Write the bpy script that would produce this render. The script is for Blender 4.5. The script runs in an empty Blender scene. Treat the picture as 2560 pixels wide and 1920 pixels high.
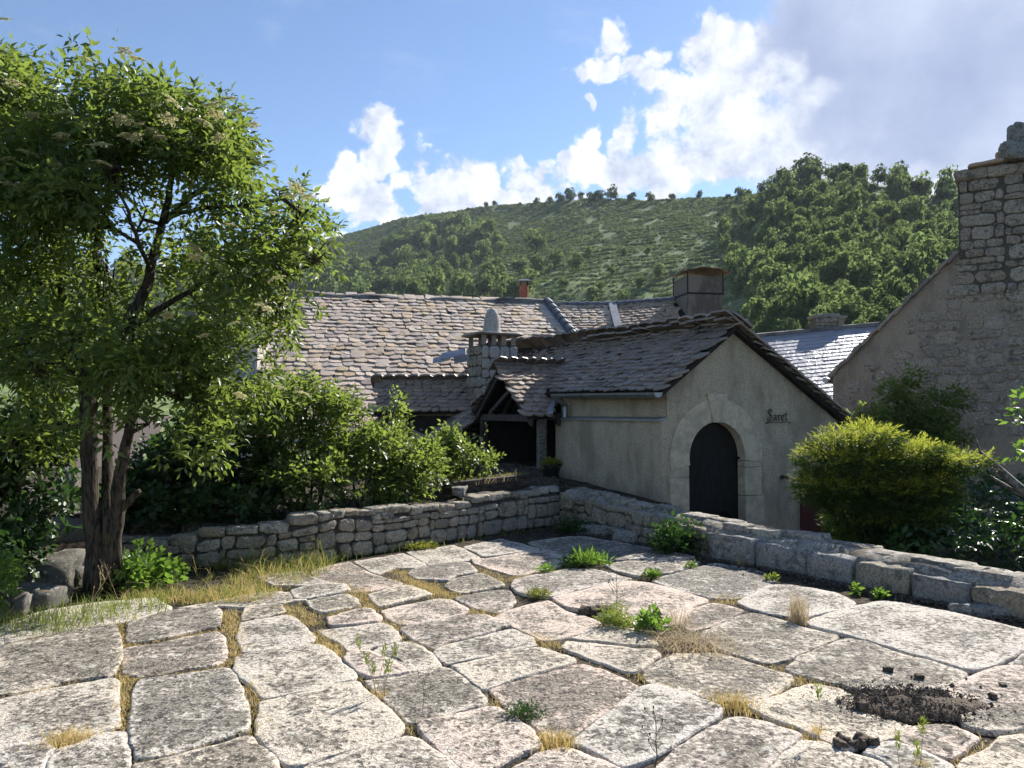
import bpy, bmesh, math, random
import numpy as np
from mathutils import Vector, Matrix, noise as mnoise

rad = math.radians
random.seed(7)
RNG = np.random.default_rng(7)

# ------------------------------------------------------------------ camera, sky, sun, exposure
scene = bpy.context.scene
F = 1934.0            # focal length in pixels of the 2560 px wide photograph
CAMZ = 1.6
PITCH = rad(2.0)
SUN_EL, SUN_AZ = 36.0, 39.0      # degrees, azimuth clockwise from +Y (the view direction)
SUN_STRENGTH = 5.0
SKY_STRENGTH = 0.085
EXPOSURE = 1.08

cam = bpy.data.cameras.new('camera')
cam.sensor_width = 36.0
cam.lens = 36.0 * F / 2560.0
cam.clip_start = 0.05
cam.clip_end = 20000.0
cam_ob = bpy.data.objects.new('camera', cam)
scene.collection.objects.link(cam_ob)
cam_ob.location = (0, 0, CAMZ)
cam_ob.rotation_euler = (rad(90) + PITCH, 0, 0)
scene.camera = cam_ob

scene.view_settings.view_transform = 'Standard'
scene.view_settings.look = 'None'
scene.view_settings.gamma = 1.0
scene.view_settings.exposure = EXPOSURE
scene.view_settings.use_curve_mapping = False
scene.cycles.max_bounces = 7
scene.cycles.diffuse_bounces = 3
scene.cycles.glossy_bounces = 2
scene.cycles.transmission_bounces = 3
scene.cycles.transparent_max_bounces = 4
scene.cycles.volume_bounces = 0
scene.cycles.sample_clamp_indirect = 6.0
scene.cycles.use_denoising = True
scene.cycles.adaptive_threshold = 0.02
scene.cycles.use_light_tree = False


class NT:
    """small helper for writing node trees"""
    def __init__(self, tree):
        self.t = tree
        tree.nodes.clear()

    def n(self, kind, **kw):
        nd = self.t.nodes.new(kind)
        for k, v in kw.items():
            if k.startswith('_'):
                key = k[1:]
                key = int(key) if key.isdigit() else key.replace('_', ' ')
                self.set(nd.inputs[key], v)
            else:
                setattr(nd, k, v)
        return nd

    def set(self, sock, v):
        if isinstance(v, bpy.types.NodeSocket):
            self.t.links.new(v, sock)
        else:
            if isinstance(v, (tuple, list)) and len(v) == 3 and sock.type == 'RGBA':
                v = (*v, 1.0)
            sock.default_value = v

    def m(self, op, a, b=None, c=None, clamp=False):
        nd = self.n('ShaderNodeMath', operation=op, use_clamp=clamp)
        self.set(nd.inputs[0], a)
        if b is not None:
            self.set(nd.inputs[1], b)
        if c is not None:
            self.set(nd.inputs[2], c)
        return nd.outputs[0]

    def vm(self, op, a, b=None):
        nd = self.n('ShaderNodeVectorMath', operation=op)
        self.set(nd.inputs[0], a)
        if b is not None:
            if op == 'SCALE':
                self.set(nd.inputs[3], b)
            else:
                self.set(nd.inputs[1], b)
        return nd.outputs['Value'] if op in ('DOT_PRODUCT', 'LENGTH', 'DISTANCE') else nd.outputs[0]

    def mix(self, f, a, b, mode='MIX'):
        nd = self.n('ShaderNodeMix', data_type='RGBA', blend_type=mode)
        self.set(nd.inputs[0], f)
        self.set(nd.inputs[6], a)
        self.set(nd.inputs[7], b)
        return nd.outputs[2]

    def ss(self, x, lo, hi, a=0.0, b=1.0):
        nd = self.n('ShaderNodeMapRange', interpolation_type='SMOOTHSTEP')
        self.set(nd.inputs[0], x)
        for i, v in enumerate((lo, hi, a, b)):
            self.set(nd.inputs[i + 1], v)
        return nd.outputs[0]

    def noise(self, vec, scale, detail=4.0, rough=0.55, dist=0.0):
        nd = self.n('ShaderNodeTexNoise')
        self.set(nd.inputs['Vector'], vec)
        nd.inputs['Scale'].default_value = scale
        nd.inputs['Detail'].default_value = detail
        nd.inputs['Roughness'].default_value = rough
        nd.inputs['Distortion'].default_value = dist
        return nd.outputs['Fac']


def sky():
    w = bpy.data.worlds.new('World')
    scene.world = w
    w.use_nodes = True
    w.cycles.sampling_method = 'MANUAL'
    w.cycles.sample_map_resolution = 256
    k = NT(w.node_tree)
    out = k.n('ShaderNodeOutputWorld')
    st = k.n('ShaderNodeTexSky', sky_type='NISHITA')
    st.sun_disc = False
    st.sun_elevation = rad(SUN_EL)
    st.sun_rotation = rad(SUN_AZ)
    st.altitude = 1100
    st.air_density = 1.0
    st.dust_density = 0.3
    st.ozone_density = 3.2
    bg = k.n('ShaderNodeBackground', _Color=st.outputs[0], _Strength=SKY_STRENGTH)
    tc = k.n('ShaderNodeTexCoord').outputs['Generated']
    d = k.vm('NORMALIZE', tc)
    sp = k.n('ShaderNodeSeparateXYZ', _0=d)
    az = k.m('ARCTAN2', sp.outputs[0], sp.outputs[1])
    el = k.m('ARCSINE', sp.outputs[2])
    # warp the direction at two scales so that the cloud edges billow
    def warp(scale, amp_a, amp_e, az, el):
        wn = k.n('ShaderNodeTexNoise', _Scale=scale, _Detail=2.0, _Vector=d)
        ws = k.n('ShaderNodeSeparateXYZ', _0=k.vm('SUBTRACT', wn.outputs['Color'], (0.5, 0.5, 0.5)))
        return k.m('ADD', az, k.m('MULTIPLY', ws.outputs[0], amp_a)), k.m('ADD', el, k.m('MULTIPLY', ws.outputs[1], amp_e))
    az0 = az
    az, el = warp(10.0, 0.10, 0.08, az, el)
    az, el = warp(34.0, 0.045, 0.04, az, el)
    white = [(930, 290, 62, 45, 1.0), (955, 360, 50, 60, 1.0), (880, 410, 62, 55, 1.0), (850, 470, 62, 50, .9), (930, 500, 90, 60, 1.0),
             (1060, 400, 60, 50, .9), (1130, 450, 120, 60, 1.0), (1290, 425, 80, 42, 1.0), (1240, 490, 200, 50, 1.1),
             (1440, 255, 22, 26, .8), (1450, 340, 50, 40, .9), (1390, 390, 40, 32, .8), (1560, 340, 50, 70, 1.0), (1540, 430, 190, 60, 1.1),
             (1550, 85, 48, 60, .80), (1500, 155, 66, 44, .80), (1600, 175, 85, 46, .9), (1690, 185, 66, 46, .8), (1640, 120, 50, 40, .7),
             (1760, 90, 70, 60, 1.0), (1830, 60, 60, 80, 1.0), (1790, 200, 90, 70, 1.1), (1930, 170, 90, 50, 1.1),
             (1830, 330, 190, 120, 1.2), (840, 572, 55, 24, .85), (700, 585, 60, 22, .6), (2390, 470, 150, 50, 1.0), (2020, 390, 150, 60, 1.1), (2200, 410, 170, 45, 1.0), (2060, 215, 80, 45, .85), (2210, 300, 90, 40, .8)]
    grey = [(2160, 90, 330, 200, 1.15), (2350, 300, 400, 170, 1.2), (2020, 300, 170, 110, .9), (2700, 100, 500, 300, 1.1)]

    def blobs(lst):
        tot = None
        for (px, py, sx, sy, wgt) in lst:
            a0 = math.atan((px - 1280) / F)
            e0 = math.atan((1028 - py) / F * math.cos(a0))
            a = k.m('DIVIDE', k.m('SUBTRACT', az, a0), sx / F)
            b = k.m('DIVIDE', k.m('SUBTRACT', el, e0), sy / F)
            r2 = k.m('ADD', k.m('MULTIPLY', a, a), k.m('MULTIPLY', b, b))
            g = k.m('MULTIPLY', k.m('POWER', 2.718, k.m('MULTIPLY', r2, -0.75)), wgt)
            tot = g if tot is None else k.m('MAXIMUM', tot, g)
        return tot
    mw = blobs(white)
    mg = blobs(grey)
    sunv = Vector((math.sin(rad(SUN_AZ)) * math.cos(rad(SUN_EL)), math.cos(rad(SUN_AZ)) * math.cos(rad(SUN_EL)), math.sin(rad(SUN_EL))))
    n1 = k.noise(d, 19.0, 7.0, 0.64, 0.2)
    d2 = k.vm('ADD', d, tuple(sunv * 0.022))
    n2 = k.noise(d2, 19.0, 4.0, 0.60, 0.2)
    # elsewhere in the sky: loose fair-weather clouds of the same kind
    ng = k.noise(d, 2.6, 5.0, 0.55, 0.3)
    gen = k.m('MULTIPLY', k.ss(ng, 0.56, 0.74), k.ss(k.m('ABSOLUTE', az0), 0.72, 1.0))
    mm = k.m('MAXIMUM', k.m('MAXIMUM', mw, mg), gen)
    den = k.m('ADD', mm, k.m('MULTIPLY', k.m('SUBTRACT', n1, 0.5), 1.7))
    cov = k.ss(den, 0.42, 0.72)
    wisp = k.m('MULTIPLY', k.ss(k.noise(k.vm('MULTIPLY', d, (1.0, 1.0, 2.6)), 6.0, 6.0, 0.6, 0.4), 0.52, 0.8), 0.22)
    cov = k.m('MAXIMUM', cov, wisp)
    cov = k.m('MULTIPLY', cov, k.ss(sp.outputs[2], 0.0, 0.06))
    lit = k.m('ADD', 0.62, k.m('MULTIPLY', k.m('SUBTRACT', n1, n2), 3.2), clamp=True)
    thick = k.ss(den, 0.5, 1.15)
    lit = k.m('MULTIPLY', lit, k.m('SUBTRACT', 1.0, k.m('MULTIPLY', thick, 0.25)), clamp=True)
    gv = k.m('ADD', k.m('SUBTRACT', mg, k.m('MULTIPLY', mw, 0.85)), k.m('MULTIPLY', k.m('SUBTRACT', k.noise(d, 8.0, 5.0, 0.6, 0.3), 0.5), 1.3))
    gm = k.ss(gv, -0.15, 0.75)
    col_w = k.mix(lit, (0.44, 0.50, 0.64), (0.86, 0.88, 0.92))
    col_g = k.mix(k.m('ADD', 0.35, k.m('MULTIPLY', k.m('SUBTRACT', k.noise(d, 5.0, 6.0), 0.5), 2.8), clamp=True), (0.30, 0.36, 0.54), (0.56, 0.63, 0.78))
    col = k.mix(gm, col_w, col_g)
    bgc = k.n('ShaderNodeBackground', _Color=col, _Strength=0.66)
    ms = k.n('ShaderNodeMixShader', _0=cov, _1=bg.outputs[0], _2=bgc.outputs[0])
    k.t.links.new(ms.outputs[0], out.inputs[0])


sky()
sl = bpy.data.lights.new('sun', 'SUN')
sl.energy = SUN_STRENGTH
sl.angle = rad(0.5)
sl.color = (1.0, 0.955, 0.88)
sun = bpy.data.objects.new('sun', sl)
scene.collection.objects.link(sun)
_sd = Vector((math.sin(rad(SUN_AZ)) * math.cos(rad(SUN_EL)), math.cos(rad(SUN_AZ)) * math.cos(rad(SUN_EL)), math.sin(rad(SUN_EL))))
sun.rotation_euler = (-_sd).to_track_quat('-Z', 'Y').to_euler()
sun.location = (0, 20, 40)

# ------------------------------------------------------------------ helpers
COL = scene.collection


def ray(px, py):
    x = (px - 1280.0) / F
    y = (960.0 - py) / F
    c, s = math.cos(PITCH), math.sin(PITCH)
    return Vector((x, c - y * s, s + y * c))


def at(px, py, Y):
    d = ray(px, py)
    return Vector((0, 0, CAMZ)) + d * (Y / d.y)


def gnd(px, py, z=0.0):
    d = ray(px, py)
    return Vector((0, 0, CAMZ)) + d * ((z - CAMZ) / d.z)


def proj(p):
    """world point -> pixel of the photograph"""
    c, s = math.cos(PITCH), math.sin(PITCH)
    x, y, z = p[0], p[1], p[2] - CAMZ
    fw = y * c + z * s
    up = -y * s + z * c
    return 1280 + F * x / fw, 960 - F * up / fw


def tag(o, label=None, cat=None, group=None, kind=None):
    if label: o['label'] = label
    if cat: o['category'] = cat
    if group: o['group'] = group
    if kind: o['kind'] = kind
    return o


def link(o, parent=None):
    COL.objects.link(o)
    if parent is not None:
        o.parent = parent
    return o


def empty(name, loc=(0, 0, 0)):
    o = bpy.data.objects.new(name, None)
    o.empty_display_size = 0.2
    o.location = loc
    return link(o)


def child_fix(o, parent):
    """parent keeping world placement (parents here are unrotated, unscaled)"""
    o.parent = parent
    o.location = o.location - parent.location


def mesh_np(name, V, Fc, mat=None, smooth=False, flat=False):
    """mesh from a vertex array and a face array (all tris or all quads)"""
    me = bpy.data.meshes.new(name)
    V = np.asarray(V, dtype=np.float32).reshape(-1, 3)
    Fc = np.asarray(Fc, dtype=np.int32)
    k = Fc.shape[1]
    me.vertices.add(len(V))
    me.vertices.foreach_set('co', V.ravel())
    me.loops.add(Fc.size)
    me.loops.foreach_set('vertex_index', Fc.ravel())
    me.polygons.add(len(Fc))
    me.polygons.foreach_set('loop_start', np.arange(0, Fc.size, k, dtype=np.int32))
    me.polygons.foreach_set('loop_total', np.full(len(Fc), k, dtype=np.int32))
    if smooth:
        me.polygons.foreach_set('use_smooth', np.ones(len(Fc), dtype=bool))
    me.update(calc_edges=True)
    if flat: me.shade_flat()
    if mat: me.materials.append(mat)
    return me


def mesh_py(name, V, Fc, mat=None, smooth=False):
    me = bpy.data.meshes.new(name)
    me.from_pydata([tuple(v) for v in V], [], Fc)
    if smooth:
        for p in me.polygons: p.use_smooth = True
    if mat: me.materials.append(mat)
    me.update()
    return me


def add(name, me, parent=None, loc=None):
    """object at loc (default: mesh given in world space is re-centred on the parent)"""
    o = bpy.data.objects.new(name, me)
    link(o, parent)
    if loc is not None:
        o.location = loc
    elif parent is not None:
        o.location = -parent.location if parent.parent is None else Vector((0, 0, 0))
    return o


class MB:
    """collects simple solids into one mesh"""
    def __init__(self):
        self.v, self.f = [], []

    def poly(self, pts, faces):
        o = len(self.v)
        self.v += [tuple(p) for p in pts]
        self.f += [tuple(i + o for i in f) for f in faces]
        return self

    def box8(self, p):
        return self.poly(p, [(0, 3, 2, 1), (4, 5, 6, 7), (0, 1, 5, 4), (1, 2, 6, 5), (2, 3, 7, 6), (3, 0, 4, 7)])

    def box(self, o, ex, ey, ez):
        """box from corner o spanned by three vectors"""
        o, ex, ey, ez = Vector(o), Vector(ex), Vector(ey), Vector(ez)
        return self.box8([o, o + ex, o + ex + ey, o + ey, o + ez, o + ex + ez, o + ex + ey + ez, o + ey + ez])

    def prism(self, outline, ext):
        """outline (list of Vector) extruded along ext"""
        n = len(outline)
        ext = Vector(ext)
        pts = [Vector(p) for p in outline] + [Vector(p) + ext for p in outline]
        faces = [tuple(range(n - 1, -1, -1)), tuple(range(n, 2 * n))]
        faces += [(i, (i + 1) % n, (i + 1) % n + n, i + n) for i in range(n)]
        return self.poly(pts, faces)

    def tube(self, pts, rads, seg=8, cap=True, wob=0.0):
        pts = [Vector(p) for p in pts]
        n = len(pts)
        o = len(self.v)
        prev = None
        for i, p in enumerate(pts):
            t = (pts[min(i + 1, n - 1)] - pts[max(i - 1, 0)])
            if t.length < 1e-6: t = Vector((0, 0, 1))
            t.normalize()
            if prev is None:
                a = t.orthogonal().normalized()
            else:
                a = (prev - t * prev.dot(t))
                a = a.normalized() if a.length > 1e-6 else t.orthogonal().normalized()
            prev = a
            b = t.cross(a)
            for j in range(seg):
                an = 2 * math.pi * j / seg
                r = rads[i] * (1 + (wob * (mnoise.noise(Vector((p.x * 3 + j * 1.7, p.y * 3, p.z * 2.5))) if wob else 0)))
                self.v.append(tuple(p + (a * math.cos(an) + b * math.sin(an)) * r))
        for i in range(n - 1):
            for j in range(seg):
                q = (j + 1) % seg
                self.f.append((o + i * seg + j, o + i * seg + q, o + (i + 1) * seg + q, o + (i + 1) * seg + j))
        if cap:
            self.f.append(tuple(o + j for j in range(seg - 1, -1, -1)))
            self.f.append(tuple(o + (n - 1) * seg + j for j in range(seg)))
        return self

    def mesh(self, name, mat, smooth=False):
        return mesh_py(name, self.v, self.f, mat, smooth)

    def build(self, name, mat, parent=None, smooth=False, bevel=0.0):
        me = self.mesh(name, mat, smooth)
        o = add(name, me, parent)
        if bevel:
            md = o.modifiers.new('edge', 'BEVEL')
            md.width = bevel
            md.segments = 2
            md.limit_method = 'ANGLE'
        return o


def hash2(ix, iy, seed):
    h = np.sin(ix * 127.1 + iy * 311.7 + seed * 74.7) * 43758.5453
    return h - np.floor(h)


def vnoise(x, y, seed=0):
    x = np.asarray(x, float); y = np.asarray(y, float)
    ix, iy = np.floor(x), np.floor(y)
    fx, fy = x - ix, y - iy
    fx = fx * fx * (3 - 2 * fx); fy = fy * fy * (3 - 2 * fy)
    a = hash2(ix, iy, seed); b = hash2(ix + 1, iy, seed)
    c = hash2(ix, iy + 1, seed); d = hash2(ix + 1, iy + 1, seed)
    return (a * (1 - fx) + b * fx) * (1 - fy) + (c * (1 - fx) + d * fx) * fy


def fbm(x, y, seed=0, octv=4):
    t, a, s = 0, 0.5, 0
    for i in range(octv):
        t = t + a * vnoise(x * 2 ** i, y * 2 ** i, seed + i * 17)
        s += a
        a *= 0.5
    return t / s


def sstep(x, a, b):
    t = np.clip((x - a) / (b - a), 0, 1)
    return t * t * (3 - 2 * t)


# ------------------------------------------------------------------ materials
def material(name):
    m = bpy.data.materials.new(name)
    m.use_nodes = True
    return m, NT(m.node_tree)


def finish(k, color, rough=0.85, spec=0.3, bump=None, bstr=0.4, bdist=0.01, metal=0.0):
    out = k.n('ShaderNodeOutputMaterial')
    b = k.n('ShaderNodeBsdfPrincipled')
    k.set(b.inputs['Base Color'], color)
    k.set(b.inputs['Roughness'], rough)
    k.set(b.inputs['Specular IOR Level'], spec)
    k.set(b.inputs['Metallic'], metal)
    if bump is not None:
        bn = k.n('ShaderNodeBump', _Strength=bstr, _Distance=bdist, _Height=bump)
        k.set(b.inputs['Normal'], bn.outputs[0])
    k.t.links.new(b.outputs[0], out.inputs[0])
    return b


def rnd(k):
    """random number per object and per loose piece"""
    a = k.n('ShaderNodeObjectInfo').outputs['Random']
    b = k.n('ShaderNodeNewGeometry').outputs['Random Per Island']
    return k.m('FRACT', k.m('ADD', a, b))


def pos(k):
    return k.n('ShaderNodeNewGeometry').outputs['Position']


def ramp(k, f, stops):
    nd = k.n('ShaderNodeValToRGB')
    cr = nd.color_ramp
    while len(cr.elements) < len(stops): cr.elements.new(0.5)
    for e, (p, c) in zip(cr.elements, stops):
        e.position = p
        e.color = (*c, 1.0)
    k.set(nd.inputs[0], f)
    return nd.outputs[0]


def mat_slab():
    m, k = material('granite_slab')
    p = pos(k)
    r = rnd(k)
    ed = k.n('ShaderNodeAttribute', attribute_name='inner').outputs['Fac']
    base = ramp(k, r, [(0.0, (0.61, 0.54, 0.45)), (0.3, (0.68, 0.58, 0.45)), (0.55, (0.60, 0.55, 0.48)), (0.8, (0.69, 0.54, 0.44)), (1.0, (0.60, 0.55, 0.48))])
    n_f = k.noise(p, 75, 3, 0.6)
    n_m = k.noise(p, 27, 4, 0.62, 0.5)
    n_l = k.noise(p, 3.0, 4, 0.6)
    # grains of the granite
    c = k.mix(k.ss(n_f, 0.44, 0.56), k.mix(0.6, base, (0.17, 0.15, 0.13)), base)
    # dark lichen specks, densest in the middle of a slab
    am = k.m('ADD', k.m('MULTIPLY', k.m('SUBTRACT', n_l, 0.5), 0.75), k.m('MULTIPLY', k.m('SUBTRACT', ed, 0.6), 0.16))
    am = k.m('ADD', am, k.m('MULTIPLY', k.m('SUBTRACT', k.m('FRACT', k.m('MULTIPLY', r, 7.3)), 0.5), 0.17))
    v = k.m('ADD', k.m('ADD', n_m, am), k.m('MULTIPLY', k.m('SUBTRACT', n_f, 0.5), 0.55))
    la = k.ss(v, 0.475, 0.54)
    lc = k.mix(k.ss(k.noise(p, 14, 4, 0.65), 0.42, 0.60), (0.040, 0.036, 0.030), (0.17, 0.152, 0.122))
    la = k.m('MULTIPLY', la, k.m('ADD', 0.55, k.m('MULTIPLY', k.ss(k.noise(p, 52, 3, 0.6), 0.38, 0.54), 0.42)))
    c = k.mix(la, c, lc)
    # pale crusts of lichen
    vo = k.n('ShaderNodeTexVoronoi', _Scale=11.0, _Vector=k.vm('ADD', p, k.vm('SCALE', k.n('ShaderNodeTexNoise', _Scale=14.0, _Vector=p).outputs['Color'], 0.08)))
    pl = k.m('MULTIPLY', k.ss(vo.outputs['Distance'], 0.34, 0.20), k.ss(k.noise(p, 5, 3), 0.50, 0.62))
    c = k.mix(k.m('MULTIPLY', pl, 0.8), c, k.mix(n_f, (0.36, 0.36, 0.30), (0.52, 0.50, 0.44)))
    # small black pits
    pit = k.ss(k.noise(p, 48, 2, 0.5), 0.66, 0.72)
    c = k.mix(k.m('MULTIPLY', pit, 0.8), c, (0.05, 0.045, 0.04))
    h = k.m('ADD', k.m('MULTIPLY', n_m, 1.0), k.m('MULTIPLY', n_f, 0.5))
    finish(k, c, 0.92, 0.2, h, 0.9, 0.016)
    return m


def mat_stone(name, cols, lich=0.5, bump=0.7, scale=1.0, moss=0.0):
    m, k = material(name)
    p = pos(k)
    r = rnd(k)
    base = ramp(k, r, [(i / (len(cols) - 1), c) for i, c in enumerate(cols)])
    n_f = k.noise(p, 70 * scale, 5, 0.7)
    n_m = k.noise(p, 16 * scale, 5, 0.68, 0.5)
    n_l = k.noise(p, 3.5 * scale, 4, 0.6)
    n_f = k.noise(p, 48 * scale, 3, 0.6)
    c = k.mix(k.ss(n_f, 0.40, 0.58), k.mix(0.55, base, (0.09, 0.085, 0.075)), base)
    la = k.ss(k.m('ADD', n_m, k.m('MULTIPLY', k.m('SUBTRACT', n_l, 0.5), 0.7)), 0.62 - lich * 0.2, 0.76 - lich * 0.2)
    c = k.mix(k.m('MULTIPLY', la, 0.75), c, k.mix(n_f, (0.045, 0.043, 0.038), (0.11, 0.11, 0.095)))
    pl = k.m('MULTIPLY', k.ss(k.noise(p, 20 * scale, 4, 0.6), 0.60, 0.70), 0.55)
    c = k.mix(pl, c, (0.50, 0.49, 0.44))
    if moss:
        up = k.n('ShaderNodeSeparateXYZ', _0=k.n('ShaderNodeNewGeometry').outputs['Normal']).outputs[2]
        mo = k.m('MULTIPLY', k.ss(up, 0.55, 0.95), k.ss(k.noise(p, 6, 5, 0.65), 0.5, 0.62))
        mc = ramp(k, k.noise(p, 9, 3), [(0.3, (0.10, 0.085, 0.03)), (0.5, (0.15, 0.09, 0.05)), (0.7, (0.08, 0.09, 0.03))])
        c = k.mix(k.m('MULTIPLY', mo, moss), c, mc)
    finish(k, c, 0.92, 0.2, k.m('ADD', n_m, k.m('MULTIPLY', n_f, 0.5)), bump, 0.015)
    return m


def mat_render(name, c1, c2, stain=(0.10, 0.095, 0.085), sc=1.0, bstr=0.8):
    m, k = material(name)
    p = pos(k)
    g = k.n('ShaderNodeTexVoronoi', _Scale=75.0 * sc, _Vector=p).outputs['Distance']
    n_f = k.noise(p, 95 * sc, 4, 0.7)
    c = k.mix(k.ss(n_f, 0.32, 0.66), c2, c1)
    n_l = k.noise(k.vm('MULTIPLY', p, (1.0, 1.0, 0.45)), 1.6, 6, 0.65)
    c = k.mix(k.m('MULTIPLY', k.ss(n_l, 0.46, 0.64), 0.75), c, stain)
    n_s = k.noise(k.vm('MULTIPLY', p, (1.0, 1.0, 0.10)), 9.0, 4, 0.6)
    c = k.mix(k.m('MULTIPLY', k.m('MULTIPLY', k.ss(n_s, 0.52, 0.70), k.ss(n_l, 0.40, 0.6)), 0.45), c, stain)
    n_b = k.noise(p, 5, 5, 0.6)
    c = k.mix(k.m('MULTIPLY', k.ss(n_b, 0.55, 0.8), 0.35), c, k.mix(0.5, c1, (0.42, 0.36, 0.26)))
    finish(k, c, 0.95, 0.15, k.m('SUBTRACT', k.m('MULTIPLY', n_f, 0.8), g), bstr, 0.012)
    return m


def mat_tile(name, cols, rough=0.5, spec=0.5, lich=0.3, lichc=((0.05, 0.045, 0.04), (0.20, 0.18, 0.15)), bstr=0.5):
    m, k = material(name)
    p = pos(k)
    r = rnd(k)
    base = ramp(k, r, [(i / (len(cols) - 1), c) for i, c in enumerate(cols)])
    n_m = k.noise(p, 7, 5, 0.65, 0.4)
    n_f = k.noise(p, 40, 4, 0.65)
    c = k.mix(k.ss(n_f, 0.3, 0.7), k.mix(0.45, base, (0.06, 0.055, 0.05)), base)
    la = k.ss(k.m('ADD', n_m, k.m('MULTIPLY', k.m('SUBTRACT', n_f, 0.5), 0.5)), 0.68 - lich * 0.3, 0.80 - lich * 0.3)
    c = k.mix(k.m('MULTIPLY', la, 0.8), c, k.mix(k.noise(p, 18, 3), lichc[0], lichc[1]))
    rr = k.m('ADD', rough, k.m('MULTIPLY', k.m('SUBTRACT', n_m, 0.5), 0.35))
    finish(k, c, rr, spec, k.m('ADD', n_m, k.m('MULTIPLY', n_f, 0.4)), bstr, 0.012)
    return m


def mat_plain(name, col, rough=0.6, spec=0.4, metal=0.0, vary=0.3, sc=12.0, dark=None, bstr=0.25, stretch=None):
    m, k = material(name)
    p = pos(k)
    if stretch: p = k.vm('MULTIPLY', p, stretch)
    n = k.noise(p, sc, 5, 0.65, 0.3)
    dk = dark if dark else tuple(x * (1 - vary) for x in col)
    c = k.mix(k.ss(n, 0.35, 0.68), dk, col)
    finish(k, c, rough, spec, n, bstr, 0.01, metal)
    return m


def mat_leaf(name, cols, trans, tmix=0.45, rough=0.42, spec=0.45, far=False):
    m, k = material(name)
    r = rnd(k)
    base = ramp(k, r, [(i / (len(cols) - 1), c) for i, c in enumerate(cols)])
    p = pos(k)
    if far:
        nf = k.noise(p, 0.11, 3, 0.6)
        base = k.mix(k.m('MULTIPLY', k.ss(nf, 0.42, 0.62), 0.8), base, k.mix(0.5, base, (0.125, 0.155, 0.06)))
        base = k.mix(k.m('MULTIPLY', k.ss(k.noise(p, 0.07, 2, 0.5), 0.56, 0.68), 0.6), base, k.mix(0.7, base, (0.02, 0.035, 0.018)))
    else:
        base = k.mix(k.m('MULTIPLY', k.ss(k.noise(p, 3.0, 3), 0.4, 0.7), 0.35), base, k.mix(0.5, base, (0.10, 0.13, 0.02)))
    out = k.n('ShaderNodeOutputMaterial')
    b = k.n('ShaderNodeBsdfPrincipled')
    k.set(b.inputs['Base Color'], base)
    k.set(b.inputs['Roughness'], rough)
    k.set(b.inputs['Specular IOR Level'], spec)
    t = k.n('ShaderNodeBsdfTranslucent')
    k.set(t.inputs[0], k.mix(0.75, base, trans))
    ms = k.n('ShaderNodeMixShader', _0=tmix, _1=b.outputs[0], _2=t.outputs[0])
    k.t.links.new(ms.outputs[0], out.inputs[0])
    return m


def mat_bark():
    m, k = material('bark')
    p = k.vm('MULTIPLY', pos(k), (1.0, 1.0, 0.16))
    n = k.noise(p, 38, 5, 0.6, 0.8)
    n2 = k.noise(pos(k), 5, 4)
    c = k.mix(k.ss(n, 0.35, 0.62), (0.012, 0.010, 0.008), (0.085, 0.066, 0.048))
    c = k.mix(k.m('MULTIPLY', k.ss(n2, 0.58, 0.7), 0.5), c, (0.11, 0.10, 0.03))
    finish(k, c, 0.9, 0.2, n, 1.0, 0.03)
    return m


def mat_wood(name, c1, c2, along=(0.12, 1.0, 1.0)):
    m, k = material(name)
    p = k.vm('MULTIPLY', pos(k), along)
    n = k.noise(p, 45, 4, 0.6, 0.5)
    c = k.mix(k.ss(n, 0.35, 0.65), c1, c2)
    finish(k, c, 0.75, 0.25, n, 0.4, 0.01)
    return m


def mat_ground():
    m, k = material('ground_soil')
    p = pos(k)
    sp = k.n('ShaderNodeSeparateXYZ', _0=p)
    dist = k.vm('LENGTH', p)
    n1 = k.noise(p, 22, 6, 0.7)
    n2 = k.noise(p, 1.8, 5, 0.6)
    soil = k.mix(k.ss(n1, 0.42, 0.6), (0.022, 0.017, 0.013), (0.10, 0.08, 0.058))
    moss = k.mix(k.ss(n1, 0.42, 0.6), (0.016, 0.015, 0.010), (0.075, 0.066, 0.038))
    near = k.mix(k.ss(n2, 0.45, 0.6), soil, moss)
    # the hillside: heath and grass
    h1 = k.noise(p, 0.035, 5, 0.6)
    h2 = k.noise(k.vm('MULTIPLY', p, (1.0, 1.0, 2.6)), 0.22, 6, 0.65)
    grass = k.mix(k.ss(h2, 0.35, 0.65), (0.095, 0.132, 0.05), (0.19, 0.24, 0.085))
    heath = k.mix(k.ss(h2, 0.38, 0.6), (0.06, 0.082, 0.038), (0.14, 0.17, 0.075))
    far = k.mix(k.ss(h1, 0.45, 0.6), heath, grass)
    rock = k.m('MULTIPLY', k.ss(k.noise(p, 0.09, 6, 0.7), 0.68, 0.74), 0.5)
    far = k.mix(rock, far, (0.14, 0.13, 0.12))
    c = k.mix(k.ss(dist, 30, 60), near, far)
    finish(k, c, 0.95, 0.1, k.m('ADD', n1, h2), 0.6, 0.03)
    return m


M = {}
M['slab'] = mat_slab()
M['wall'] = mat_stone('wall_stone', [(0.24, 0.205, 0.16), (0.33, 0.285, 0.22), (0.28, 0.22, 0.15), (0.36, 0.315, 0.255), (0.19, 0.165, 0.13)], 0.5)
M['cap'] = mat_stone('coping_stone', [(0.36, 0.325, 0.27), (0.42, 0.375, 0.31), (0.34, 0.31, 0.265)], 0.75, moss=0.7)
M['rock'] = mat_stone('field_stone', [(0.30, 0.29, 0.27), (0.24, 0.23, 0.21)], 0.6)
M['shaded_rock'] = mat_stone('shaded_mossy_field_stone', [(0.17, 0.155, 0.13), (0.13, 0.12, 0.10)], 0.8, 0.8, moss=0.8)  # darker copy of the field stone with moss; boulders' shade put into the colour
M['mortar'] = mat_stone('dark_mortar', [(0.085, 0.075, 0.062), (0.10, 0.09, 0.075)], 0.4, 0.9, 1.5, moss=0.9)
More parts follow.
